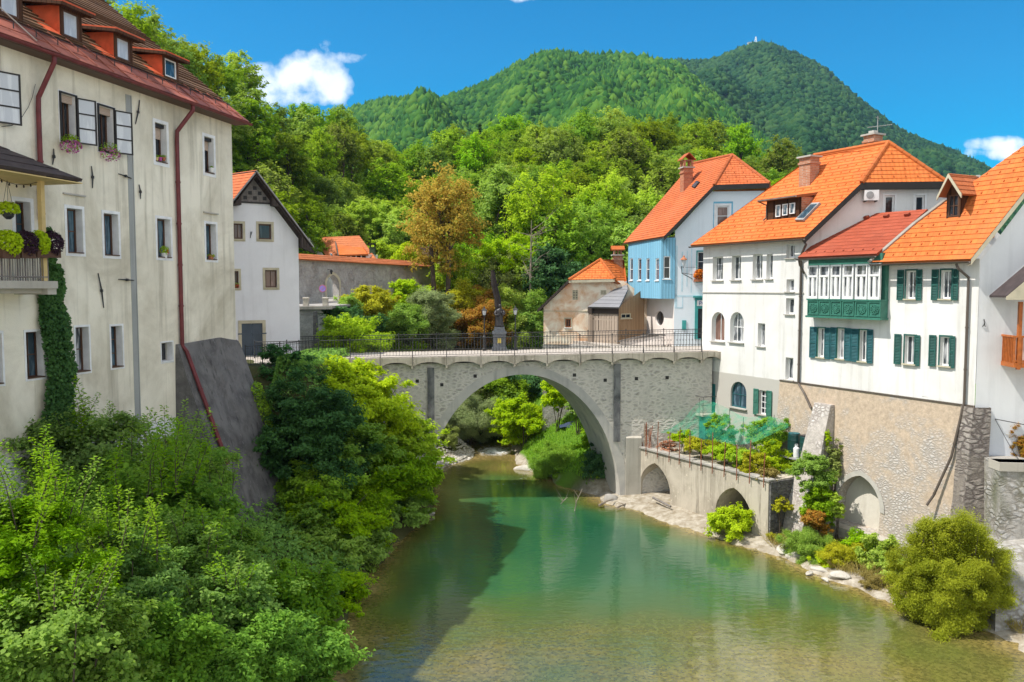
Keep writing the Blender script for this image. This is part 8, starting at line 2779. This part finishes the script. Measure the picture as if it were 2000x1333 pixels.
# ------------------------------------------------------------------ foreground thicket on the left bank
F_ = [('dark green bush below the balcony at the left edge', 30, 862, 27.5, 2.5, 2.0, 'leaf_fore', 0.15, 34, 8, 1.3, None),
      ('green bush at the foot of the ivy trunk', 165, 905, 25.5, 1.7, 1.5, 'leaf_fore', 0.14, 30, 5, 0.9, None),
      ('green bush before the stub of grey stone wall', 265, 985, 24.0, 1.8, 1.3, 'leaf_fore', 0.14, 30, 6, 1.1, None),
      ('green bush climbing the left side of the grey buttress', 372, 915, 27.0, 1.25, 1.3, 'leaf_fore', 0.14, 30, 6, 0.9, None),
      ('maple bush with tall sunlit shoots in the middle of the thicket', 300, 1010, 19.0, 1.45, 1.2, 'leaf_fore', 0.15, 30, 16, 1.6, 'leaf_fore_light'),
      ('green bush low against the foot of the buttress', 452, 1100, 22.5, 1.1, 0.9, 'leaf_fore', 0.13, 28, 4, 0.7, None),
      ('sunlit bush with upright light shoots at the left edge', 60, 1120, 12.6, 1.05, 1.0, 'leaf_fore_light', 0.105, 32, 24, 1.4, 'leaf_fore_light'),
      ('sunlit leafy bush in the bottom left corner', 110, 1260, 11.6, 1.1, 0.85, 'leaf_fore_light', 0.10, 32, 10, 0.7, 'leaf_fore_light'),
      ('sunlit bush with slanting shoots beside the corner bush', 235, 1160, 14.2, 0.95, 0.95, 'leaf_fore', 0.11, 30, 16, 1.2, 'leaf_fore_light'),
      ('dark bush with a yellow sunlit spray in the thicket', 385, 1120, 17.2, 1.2, 1.0, 'leaf_fore', 0.13, 30, 7, 0.8, 'leaf_fore_light'),
      ('shaded green bush leaning out to the river', 555, 1180, 19.5, 1.35, 1.0, 'leaf_fore', 0.13, 34, 3, 0.5, None),
      ('shaded drooping bush at the water in the lower thicket', 580, 1290, 17.5, 1.0, 0.85, 'leaf_fore', 0.12, 32, 2, 0.4, None),
      ('shaded green bush at the bottom of the thicket', 430, 1290, 15.0, 1.2, 0.95, 'leaf_fore', 0.12, 32, 5, 0.6, None),
      ('bush with pale sunlit tips above the bottom of the thicket', 425, 1205, 15.6, 0.9, 0.8, 'leaf_fore', 0.115, 28, 8, 0.75, 'leaf_fore_light'),
      ('shaded bush between the corner bush and the river thicket', 285, 1290, 13.2, 1.0, 0.85, 'leaf_fore', 0.11, 30, 4, 0.5, None)]
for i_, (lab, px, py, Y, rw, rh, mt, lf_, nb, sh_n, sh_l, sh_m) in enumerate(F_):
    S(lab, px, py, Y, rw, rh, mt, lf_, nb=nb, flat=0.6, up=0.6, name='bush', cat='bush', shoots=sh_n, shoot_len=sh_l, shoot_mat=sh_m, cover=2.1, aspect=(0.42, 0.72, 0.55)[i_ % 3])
# leggy saplings standing up in front of the wall
def sapling(label, px, py0, py1, Y, mat, leaf=0.17, n=5, spread=0.45, seed=1):
    rs = np.random.RandomState(seed)
    b, t_ = at_y(px, py0, Y), at_y(px, py1, Y)
    root = thing('sapling', label, 'sapling', b)
    H = t_.z - b.z
    mb = MB(); sv = []
    for k in range(n):
        o = np.array([rs.uniform(-spread, spread), rs.uniform(-.3, .3), rs.uniform(-0.1, .1) * H])
        d = np.array([o[0] * 0.25, o[1] * 0.2, 1.0]); d /= np.linalg.norm(d)
        sv.append(shoot(rs, np.array(b) + o, d, H * rs.uniform(0.65, 1.0), leaf, mb, 0.8))
    v = np.concatenate(sv)
    np_mesh('leaves', v, quad_faces(len(v)), M[mat], root)
    mb.build('trunk', M['bark'], root)
sapling('thin sapling with pale yellow-green leaves beside the ivy', 160, 850, 735, 25.0, 'leaf_fore_light', 0.15, 4, 0.4, 3)
sapling('slender sapling with spaced leaf tiers before the white lower wall', 262, 900, 815, 23.5, 'leaf_fore_light', 0.15, 4, 0.35, 4)
sapling('sunlit sapling before the buttress', 440, 960, 865, 24.5, 'leaf_fore_light', 0.13, 5, 0.4, 5)
sapling('small dark sapling right of the slender sapling', 300, 920, 850, 24.5, 'leaf_fore', 0.14, 3, 0.3, 6)
sapling('thin upright sapling at the far left edge of the wall', 25, 850, 765, 27.0, 'leaf_fore', 0.14, 5, 0.7, 7)

# low cover of leaves over the left bank soil
rs = np.random.RandomState(15)
x = rs.uniform(-17, -2, 110000); y = rs.uniform(8, 50, 110000)
x = np.where(y > 36, np.maximum(x, -11), x)
ok = (x < xl(y) - 0.25); x, y = x[ok], y[ok]
z = land(x, y) + rs.rand(len(x)) ** 1.6 * np.interp(y, [0, 30, 40, 50], [0.8, 0.8, 0.5, 0.3])
p = np.stack([x, y, z], 1)
v = leaf_quads(p, unit(rs.normal(size=p.shape) * 0.45 + [0.3, -0.1, 1.0]), 0.19 * rs.uniform(.6, 1.3, len(p)), rs)
stuff(np_mesh('undergrowth', v, quad_faces(len(v)), M['leaf_fore']), 'low leafy undergrowth covering the soil of the left riverbank', 'undergrowth')

# ivy climbing the old house wall
rs = np.random.RandomState(30)
P = []
for (px, py, r, o) in ((108, 540, .35, .15), (100, 580, .5, .15), (105, 620, .55, .18), (112, 660, .6, .2), (118, 700, .6, .2), (120, 740, .6, .22), (118, 780, .6, .22), (115, 820, .65, .25), (120, 850, .7, .3), (98, 505, .25, .1),
                       (104, 560, .5, .15), (110, 640, .6, .2), (95, 600, .35, .1), (135, 720, .35, .1), (92, 480, .18, .08), (95, 455, .15, .08)):
    u, z = LF.uz(px, py, o)
    n_ = int(900 * r * r / 0.3) + 60
    q = rs.normal(size=(n_, 3)); q = unit(q) * rs.rand(n_, 1) ** 0.4
    pts = np.array([LF.P(u + a * r, z + c * r * 1.15, max(0.03, o * (1 + b))) for a, b, c in q])
    P.append(leaf_quads(pts, unit(np.array(LF.n)[None] * 0.8 + rs.normal(size=(n_, 3)) * 0.5 + [0, 0, .3]), 0.14 * rs.uniform(.7, 1.2, n_), rs, 0.75))
v = np.concatenate(P); q0 = LF.P(LF.uz(118, 850)[0], 6.0, 0.3)
iv = thing('ivy', 'thick dark ivy column climbing the weathered house from the thicket to the balcony', 'ivy', q0)
np_mesh('leaves', v, quad_faces(len(v)), M['leaf_dark'], iv)
mb = MB(); mb.tube([LF.P(*LF.uz(120, 860), 0.15), LF.P(*LF.uz(112, 700), 0.08), LF.P(*LF.uz(98, 560), 0.05), LF.P(*LF.uz(95, 460), 0.05)], [0.06, 0.05, 0.035, 0.01], 6); mb.build('stem', M['bark'], iv)
P = []
for k in range(9):
    px, py = 497 + 20 * k / 8, 765 + 120 * k / 8
    z = at_y(px, py, 35.5).z
    q = LF.P(0.0, z, 0.15 + max(0, 9.2 - z) * 0.365)
    p, n = blob(rs, q, (.28, .35, .4), 240); P.append(leaf_quads(p, n, 0.11 * rs.uniform(.7, 1.2, len(p)), rs, 0.7))
v = np.concatenate(P); iv2 = np_mesh('ivy', v, quad_faces(len(v)), M['leaf_mid'], None, LF.P(0, 5, 1.5)); iv2.location = LF.P(0, 5, 1.5)
tag(iv2, 'strip of bright green ivy down the far edge of the grey buttress', 'ivy')

# ------------------------------------------------------------------ right bank plants
S('big golden-green willow bush at the water on the right', 1858, 1132, 27.6, 1.62, 2.05, 'leaf_willow', 0.10, nb=70, aspect=0.26, jit=0.7, lump=(0.2, 0.32), cover=2.6, stems=9, name='willow_bush', cat='bush', flat=0.9, ground=0.1, shoots=26, shoot_len=0.7)
S('feathery fresh green clump at the foot of the stone buttress', 1580, 1078, 34.2, 0.95, 0.75, 'leaf_mid', 0.10, nb=26, aspect=0.2, jit=0.8, flat=0.9)
S('yellowish weedy clump below the concrete ledge', 1652, 1090, 33.0, 0.85, 0.62, 'leaf_yellow', 0.10, nb=22, aspect=0.25, jit=0.8)
S('bright green weedy bush between the ledge and the willow bush', 1712, 1085, 32.2, 0.75, 0.85, 'leaf_bright', 0.12, nb=24)
S('fresh green weeds against the wall below the blind arch', 1690, 1068, 33.4, 0.9, 0.6, 'leaf_mid', 0.12, nb=22)
S('lime-green weeds between the feathery clump and the yellowish clump', 1618, 1100, 33.2, 0.55, 0.5, 'leaf_limegreen', 0.11, nb=18, aspect=0.3)
S('low green weeds along the shelf edge beside the willow bush', 1752, 1120, 31.2, 0.7, 0.55, 'leaf_bright', 0.11, nb=20)
S('low dry yellow weeds on the shelf left of the willow bush', 1735, 1145, 30.6, 0.8, 0.4, 'leaf_dry', 0.10, nb=20, aspect=0.15, jit=0.9)
S('fresh green bush filling the right terrace arch', 1428, 1022, 37.0, 0.95, 0.72, 'leaf_limegreen', 0.13, nb=26)
S('small yellow-green tuft by the pillar between the terrace arches', 1322, 992, 42.0, 0.38, 0.42, 'leaf_yellow', 0.09, nb=14, aspect=0.2, jit=0.9)
S('climbing bush with white-flecked leaves on the stone buttress', 1588, 925, 35.4, 0.75, 0.75, 'leaf_mid', 0.12, nb=24)
S('hanging green vine down the stone buttress', 1600, 985, 35.0, 0.6, 1.0, 'leaf_mid', 0.12, nb=24, stems=3)
S('dry reddish vine below the hanging vine at the buttress', 1590, 1020, 34.6, 0.55, 0.6, 'leaf_rust', 0.10, nb=18)
S('yellow-green ivy tuft at the left edge of the blind arch', 1637, 990, 34.6, 0.35, 0.55, 'leaf_bright', 0.11, nb=14)
S('slim creeper rising beside the top of the stone buttress', 1630, 895, 36.0, 0.3, 0.9, 'leaf_olive', 0.11, nb=16)
S('small round green plant growing from the masonry near the buttress top', 1616, 858, 36.2, 0.17, 0.38, 'leaf_bright', 0.09, nb=10)
S('yellow-green plant in the dark corner behind the terrace', 1526, 990, 36.2, 0.35, 0.4, 'leaf_yellow', 0.1, nb=12)
S('small yellow weed on the rock shelf below the terrace end', 1515, 1048, 36.0, 0.3, 0.2, 'leaf_yellow', 0.08, nb=10, aspect=0.3)
S('weedy grass on the ledge at the right edge', 1990, 912, 30.4, 0.7, 0.25, 'leaf_grass', 0.12, nb=14, aspect=0.15, ground=5.15)
S('rust-red spiky plant on the ledge at the right edge', 1992, 862, 30.6, 0.35, 0.75, 'leaf_rust', 0.10, nb=12, aspect=0.25, ground=5.15)
# terrace vegetables
T_ = [('green tomato bush under the shade net by the arched basement window', 1412, 842, 41.6, 0.72, 0.72, 'leaf_mid', 0.11), ('green bush under the right end of the shade net', 1500, 848, 39.2, 0.85, 0.75, 'leaf_mid', 0.11),
      ('lime-green feathery plant beside the barrel stand', 1512, 892, 38.2, 0.75, 0.7, 'leaf_limegreen', 0.11), ('low yellow-green plants at the right end of the terrace bed', 1478, 905, 38.0, 0.65, 0.55, 'leaf_yellow', 0.10),
      ('low mixed green plants in the middle of the terrace bed', 1420, 882, 39.8, 0.8, 0.4, 'leaf_bright', 0.10), ('low yellow flowering plants left in the terrace bed', 1372, 868, 41.2, 0.75, 0.38, 'leaf_yellow', 0.10),
      ('small green plants beside the brick heap', 1332, 852, 42.4, 0.5, 0.35, 'leaf_bright', 0.10), ('dry brown weeds at the right terrace corner', 1500, 935, 37.0, 0.5, 0.4, 'leaf_dry', 0.10),
      ('yellow-flowered plants along the terrace edge', 1455, 893, 38.9, 0.7, 0.42, 'leaf_bright', 0.10)]
for (lab, px, py, Y, rw, rh, mt, lf_) in T_:
    S(lab, px, py, Y, rw, rh, mt, lf_, nb=20, ground=TZ, jit=0.6, name='garden_plant', cat='plant', stems=3)

# ------------------------------------------------------------------ lawn blades beyond the arch, weeds on the banks
rs = np.random.RandomState(40)
x = rs.uniform(-2, 7, 34000); y = rs.uniform(45.8, 66, 34000)
ok = x > xr(y) + 0.4; x, y = x[ok], y[ok]
v = blades(rs, np.stack([x, y, land(x, y) - 0.02], 1), 0.26, 0.5, 0.05)
stuff(np_mesh('grass', v, quad_faces(len(v)), M['leaf_grass']), 'bright mown grass on the slope beyond the arch', 'grass')
x = rs.uniform(9, 18, 22000); y = rs.uniform(26, 36, 22000)
d = x - xr(y); ok = (d > 0.75 + 0.3 * np.sin(y * 2.3)) & (d < 3.4); x, y = x[ok], y[ok]
v = blades(rs, np.stack([x, y, land(x, y) - 0.02], 1), 0.5, 0.5, 0.035)
stuff(np_mesh('weeds', v, quad_faces(len(v)), M['leaf_dry']), 'dry grass and weeds on the pale rock shelf along the right bank', 'weeds')

# ------------------------------------------------------------------ flowers and pots on the houses
def window_plant(label, px, py, fac, off, r, leafmat, flmat=None, pot=None, nleaf=260, nfl=140, name='flower_basket', cat='flowers', leaf=0.08):
    rs = np.random.RandomState(int(px * 3 + py))
    q = fac.P(*fac.uz(px, py, off), off)
    root = thing(name, label, cat, q - V(0, 0, r[1]))
    p, n = blob(rs, q, (r[0], r[0], r[1]), nleaf); v = leaf_quads(p, n, leaf * rs.uniform(.7, 1.2, len(p)), rs, 0.6)
    np_mesh('leaves', v, quad_faces(len(v)), M[leafmat], root)
    if flmat:
        p, n = blob(rs, q + V(0, 0, -r[1] * 0.35), (r[0] * 1.05, r[0] * 1.05, r[1] * 0.75), nfl, inner=0.85); v = leaf_quads(p, n, 0.065 * rs.uniform(.7, 1.2, len(p)), rs, 0.9)
        np_mesh('blossoms', v, quad_faces(len(v)), M[flmat], root)
    if pot:
        mb = MB(); mb.lathe(q - V(0, 0, r[1] + 0.10), [(0.09, 0.0), (0.12, 0.15), (0.13, 0.15), (0.13, 0.19), (0.0, 0.19)], 10); mb.build('pot', M[pot], root)
    return root
window_plant('pink geranium basket hanging at the left of the two shuttered upper windows', 138, 280, LF, 0.22, (0.30, 0.28), 'leaf_mid', 'flower_pink', None, 260, 230)
window_plant('paler pink flower basket hanging at the right of the two shuttered upper windows', 214, 296, LF, 0.22, (0.32, 0.30), 'leaf_mid', 'flower_pink', None, 200, 200)
window_plant('potted plant with a red bloom on the sill beside the right drainpipe', 321, 490, LF, -0.02, (0.16, 0.18), 'leaf_bright', 'flower_red', 'plastic_white', 160, 22, 'potted_plant', 'plant')
window_plant('small green pot plant on the far middle-floor sill', 412, 500, LF, -0.02, (0.14, 0.06), 'leaf_mid', None, 'terracotta', 90, 0, 'potted_plant', 'plant')
window_plant('small green pot plant on the far top-floor sill', 413, 329, LF, 0.0, (0.08, 0.08), 'leaf_mid', None, 'plastic_white', 60, 0, 'potted_plant', 'plant')
for k, (px, mt, lab) in enumerate(((306, 'yellow_paint', 'yellow flower pot on the upper sill left of the right drainpipe'), (313, 'flower_pink', 'pink flower pot in the middle of three on the upper sill'), (320, 'terracotta', 'terracotta flower pot at the right of three on the upper sill'))):
    q = LF.P(*LF.uz(px, 315, -0.05), -0.05)
    pt = thing('flower_pot', lab, 'pot', q)
    mb = MB(); mb.lathe(q, [(0.05, 0.0), (0.07, 0.11), (0.075, 0.11), (0.075, 0.14), (0.0, 0.14)], 10); mb.build('pot', M[mt], pt)
    rs = np.random.RandomState(k); p, n = blob(rs, q + V(0, 0, .17), (.08, .08, .06), 40); v = leaf_quads(p, n, .06 * np.ones(len(p)), rs); np_mesh('leaves', v, quad_faces(len(v)), M['leaf_mid'], pt)
for (px, mt, rr, lab) in ((14, 'leaf_limegreen', 0.40, 'lime-green trailing plant at the left of the balcony rail'), (48, 'leaf_purple', 0.36, 'dark purple plant between two lime-green plants on the balcony rail'),
                          (76, 'leaf_limegreen', 0.30, 'smaller lime-green plant near the balcony post'), (99, 'leaf_purple', 0.34, 'dark purple plant spilling over the corner of the balcony rail')):
    rs = np.random.RandomState(px)
    q = LF.P(*LF.uz(px, 476, bo), bo)
    root = thing('balcony_planter', lab, 'plant', q - V(0, 0, 0.3))
    sp = 'purple' in mt
    p, n = blob(rs, q, (rr, rr * 0.8, 0.36), 900 if not sp else 700)
    v = leaf_quads(p, n, (0.10 if not sp else 0.16) * rs.uniform(.7, 1.2, len(p)), rs, 0.75 if not sp else 0.3, tdir=unit(p - np.array(q)) if sp else None, tmix=0.7)
    np_mesh('leaves', v, quad_faces(len(v)), M[mt], root)
    mb = MB(); mb.fbox(LF, LF.uz(px, 476, bo)[0] - rr * 0.7, LF.uz(px, 476, bo)[0] + rr * 0.7, q.z - 0.42, q.z - 0.15, bo - 0.05, bo + 0.14); mb.build('planter_box', M['frame_brown'], root)
q = LF.P(*LF.uz(16, 412, 1.0), 1.0)
hb = thing('hanging_basket', 'lime-green plant in a dark basket hung from the balcony roof', 'hanging basket', q)
rs = np.random.RandomState(2); p, n = blob(rs, q + V(0, 0, .05), (.28, .28, .2), 420); v = leaf_quads(p, n, .1 * rs.uniform(.7, 1.2, len(p)), rs, .7); np_mesh('leaves', v, quad_faces(len(v)), M['leaf_limegreen'], hb)
mb = MB(); mb.lathe(q - V(0, 0, .24), [(0.06, 0), (0.14, 0.08), (0.17, 0.2), (0.18, 0.22)], 12); mb.build('basket', M['plastic_dark'], hb)
mb = MB()
for a in (0, 2.1, 4.2):
    mb.tube([q + V(.17 * math.cos(a), .17 * math.sin(a), -0.02), q + V(0, 0, 0.85)], 0.006, 4)
mb.build('chain', M['iron'], hb)
q = gb.P(*gb.uz(1367, 541, 0.1), 0.1)
fb = thing('flower_box', 'orange-red flower box in the teal-framed window of the pale blue house', 'flower box', q)
rs = np.random.RandomState(6); p, n = blob(rs, q + V(0, 0, .1), (.36, .16, .34), 260); v = leaf_quads(p, n, .11 * rs.uniform(.7, 1.2, len(p)), rs, .9); np_mesh('blossoms', v, quad_faces(len(v)), M['flower_orange'], fb)
mb = MB(); mb.box(q + V(0, 0, -.22), .7, .2, .16, ax=gb.d); mb.build('box', M['terracotta'], fb)
for px, mt, lab in ((462, 'flower_red', 'red flowers on the lower left sill of the white gable house'),):
    window_plant(lab, px, 557, WF, 0.05, (0.14, 0.13), 'leaf_mid', 'flower_red', None, 60, 60, 'window_flowers', 'flowers')

# ------------------------------------------------------------------ rocks, driftwood, gravel
def rock(label, x, y, z, sx, sy, sz, seed, mat='limestone', group=None, rz=0.0):
    rs = np.random.RandomState(seed)
    iv_, fi_ = ico(3)
    d = iv_ * (1 + 0.20 * np.sin(iv_ @ rs.normal(size=(3, 3)) * 2.2 + rs.uniform(0, 6, 3)).sum(1)[:, None] / 1.5)
    for k in range(5):
        nrm = unit(rs.normal(size=(1, 3)))[0]; dd = 0.72 + 0.2 * rs.rand(); m = d @ nrm > dd
        d[m] -= nrm * ((d[m] @ nrm) - dd)[:, None] * 0.9
    ca, sa = math.cos(rz), math.sin(rz)
    d = d * np.array([sx, sy, sz]); d = np.stack([d[:, 0] * ca - d[:, 1] * sa, d[:, 0] * sa + d[:, 1] * ca, d[:, 2]], 1)
    o = np_mesh('rock', d + np.array([x, y, z]), fi_, M[mat], None, (x, y, z)); o.location = (x, y, z)
    return tag(o, label, 'rock', group)
q = at_z(1030, 915, 0.1); rock('long pale rock ledge at the water edge under the arch', q.x + 0.2, q.y, 0.05, 1.1, 0.35, 0.24, 3, rz=-0.15)
q = at_z(1195, 978, 0.15); rock('dark wet boulder at the foot of the right arch pier', q.x, q.y + 0.3, 0.15, 0.45, 0.3, 0.3, 4, 'granite_step')
for k, (px, py, s) in enumerate(((1560, 1088, .35), (1535, 1075, .45), (1600, 1112, .3), (1640, 1128, .35), (1580, 1118, .16), (1612, 1130, .14), (1545, 1062, .3))):
    q = at_z(px, py, 0.1)
    rock(('pale flat rock at the corner of the buttress foot', 'larger pale rock block right of the terrace end', 'pale rock at the shelf edge below the feathery clump', 'flat pale rock under the yellowish weeds', 'small pale stone lying in the shallows below the feathery clump',
          'smallest pale stone in the shallows by the shelf edge', 'pale rock wedged beside the terrace end')[k], q.x, q.y, 0.06 + 0.12 * (s > 0.3), s * 1.3, s * 0.8, s * 0.5, 60 + k, rz=k)
for k, (px, py, l) in enumerate(((700, 1150, 'grey rock half hidden under the trailing bush on the left waterline'), (755, 1075, 'dark rock at the left waterline below the low bush'), (845, 1003, 'dark flat rock tip where the left bank meets the open water'))):
    q = at_z(px, py, 0.05); rock(l, q.x - 0.3, q.y, 0.0, .55, .4, .22, 80 + k, 'granite_step', rz=k)
def driftwood(label, pts, r, seed, side=0):
    rs = np.random.RandomState(seed); mb = MB(); pts = [Vector(p) for p in pts]
    mb.tube(pts, [r * (1 - 0.6 * i / (len(pts) - 1)) for i in range(len(pts))], 6)
    for k in range(side):
        s = pts[0].lerp(pts[-1], rs.uniform(.2, .9)); mb.tube([s, s + V(*(rs.normal(size=3) * .25)) + V(0, 0, .15)], [r * .5, r * .15], 4)
    o = mb.build('driftwood', M['bark_pale']); return tag(o, label, 'driftwood')
a = at_z(1122, 1000, -0.05)
driftwood('forked dead branch standing in the pool before the arch pier', [a, a + V(.12, 0.1, .55), a + V(.42, .2, 1.15)], .035, 3, 3)
a = at_z(1095, 985, 0.0)
driftwood('thin tangle of twigs in the water left of the forked branch', [a, a + V(.25, .1, .25), a + V(.4, .1, .35)], .02, 5, 6)
a, b = at_z(1170, 988, .12), at_z(1198, 975, .3)
driftwood('bleached log lying on the rock tip by the right pier', [a, a.lerp(b, .5) + V(0, 0, .05), b], .07, 7, 1)
a, b = at_z(1205, 992, .1), at_z(1222, 984, .16)
driftwood('short bleached branch in the shallows by the rock shelf', [a, b], .05, 8, 1)
a, b = at_z(855, 882, .3), at_z(895, 868, .5)
driftwood('grey log on the gravel bar under the left of the arch', [a, b], .09, 9, 1)
for k, (x0, y0, x1, y1, lab) in enumerate(((1275, 972, 1310, 990, 'weathered beam lying at the mouth of the left terrace arch'),)):
    a, b = at_z(x0, y0, .55), at_z(x1, y1, .45); mb = MB(); mb.tube([a, b], .06, 6); tag(mb.build('beam', M['wood_silver']), lab, 'beam')
# pebbles of the gravel bar
rs = np.random.RandomState(50)
iv_, fi_ = ico(1)
x = rs.uniform(-8, -2, 3000); y = rs.uniform(49, 57, 3000); d = xl(y) - x; ok = (d > -0.2) & (d < 2.3); x, y = x[ok], y[ok]; nn = len(x)
s = rs.uniform(0.04, 0.12, (nn, 1, 1)) * np.array([1.2, 1.0, 0.6])
vv = iv_[None] * s + np.stack([x, y, np.maximum(land(x, y), 0.0)], 1)[:, None]
stuff(np_mesh('gravel', vv.reshape(-1, 3), (fi_[None] + (np.arange(nn) * len(iv_))[:, None, None]).reshape(-1, 3), M['limestone']), 'pale gravel bar on the left bank under the arch', 'gravel')
# blue tarpaulin on the slope under the street wall
q = V(3.75, 52.4, float(land(3.75, 52.4)) + 0.25)
mb = MB()
for i in range(6):
    for j in range(4):
        f = lambda a, b: V(q.x - 0.7 + a * 0.3, 52 + b * 0.3, q.z - 0.25 + 0.32 * math.sin(math.pi * (a + .3) / 6.6) * math.sin(math.pi * (b + .3) / 4.6) + 0.04 * math.sin(a * 2 + b))
        mb.poly([f(i, j), f(i + 1, j), f(i + 1, j + 1), f(i, j + 1)])
tag(mb.build('tarpaulin', mat_plain('tarp_blue', (0.04, 0.06, 0.11), 0.5)), 'dark blue tarpaulin over a low heap on the grass slope under the arch', 'tarpaulin')

# ------------------------------------------------------------------ haze in the valley air
t = NT('haze'); pv = t.n('ShaderNodeVolumePrincipled')
pv.inputs['Color'].default_value = (0.35, 0.62, 1.0, 1); pv.inputs['Density'].default_value = 0.00008; pv.inputs['Anisotropy'].default_value = 0.2
t.t.links.new(pv.outputs[0], t.out.inputs['Volume'])
USE_HAZE = True
if USE_HAZE:
    mb = MB(); mb.box((0, 960, 276), 3400, 2080, 562)
    o = mb.build('haze', t.m, None, (0, 960, 276)); stuff(o, 'thin blue haze in the valley air', 'haze')
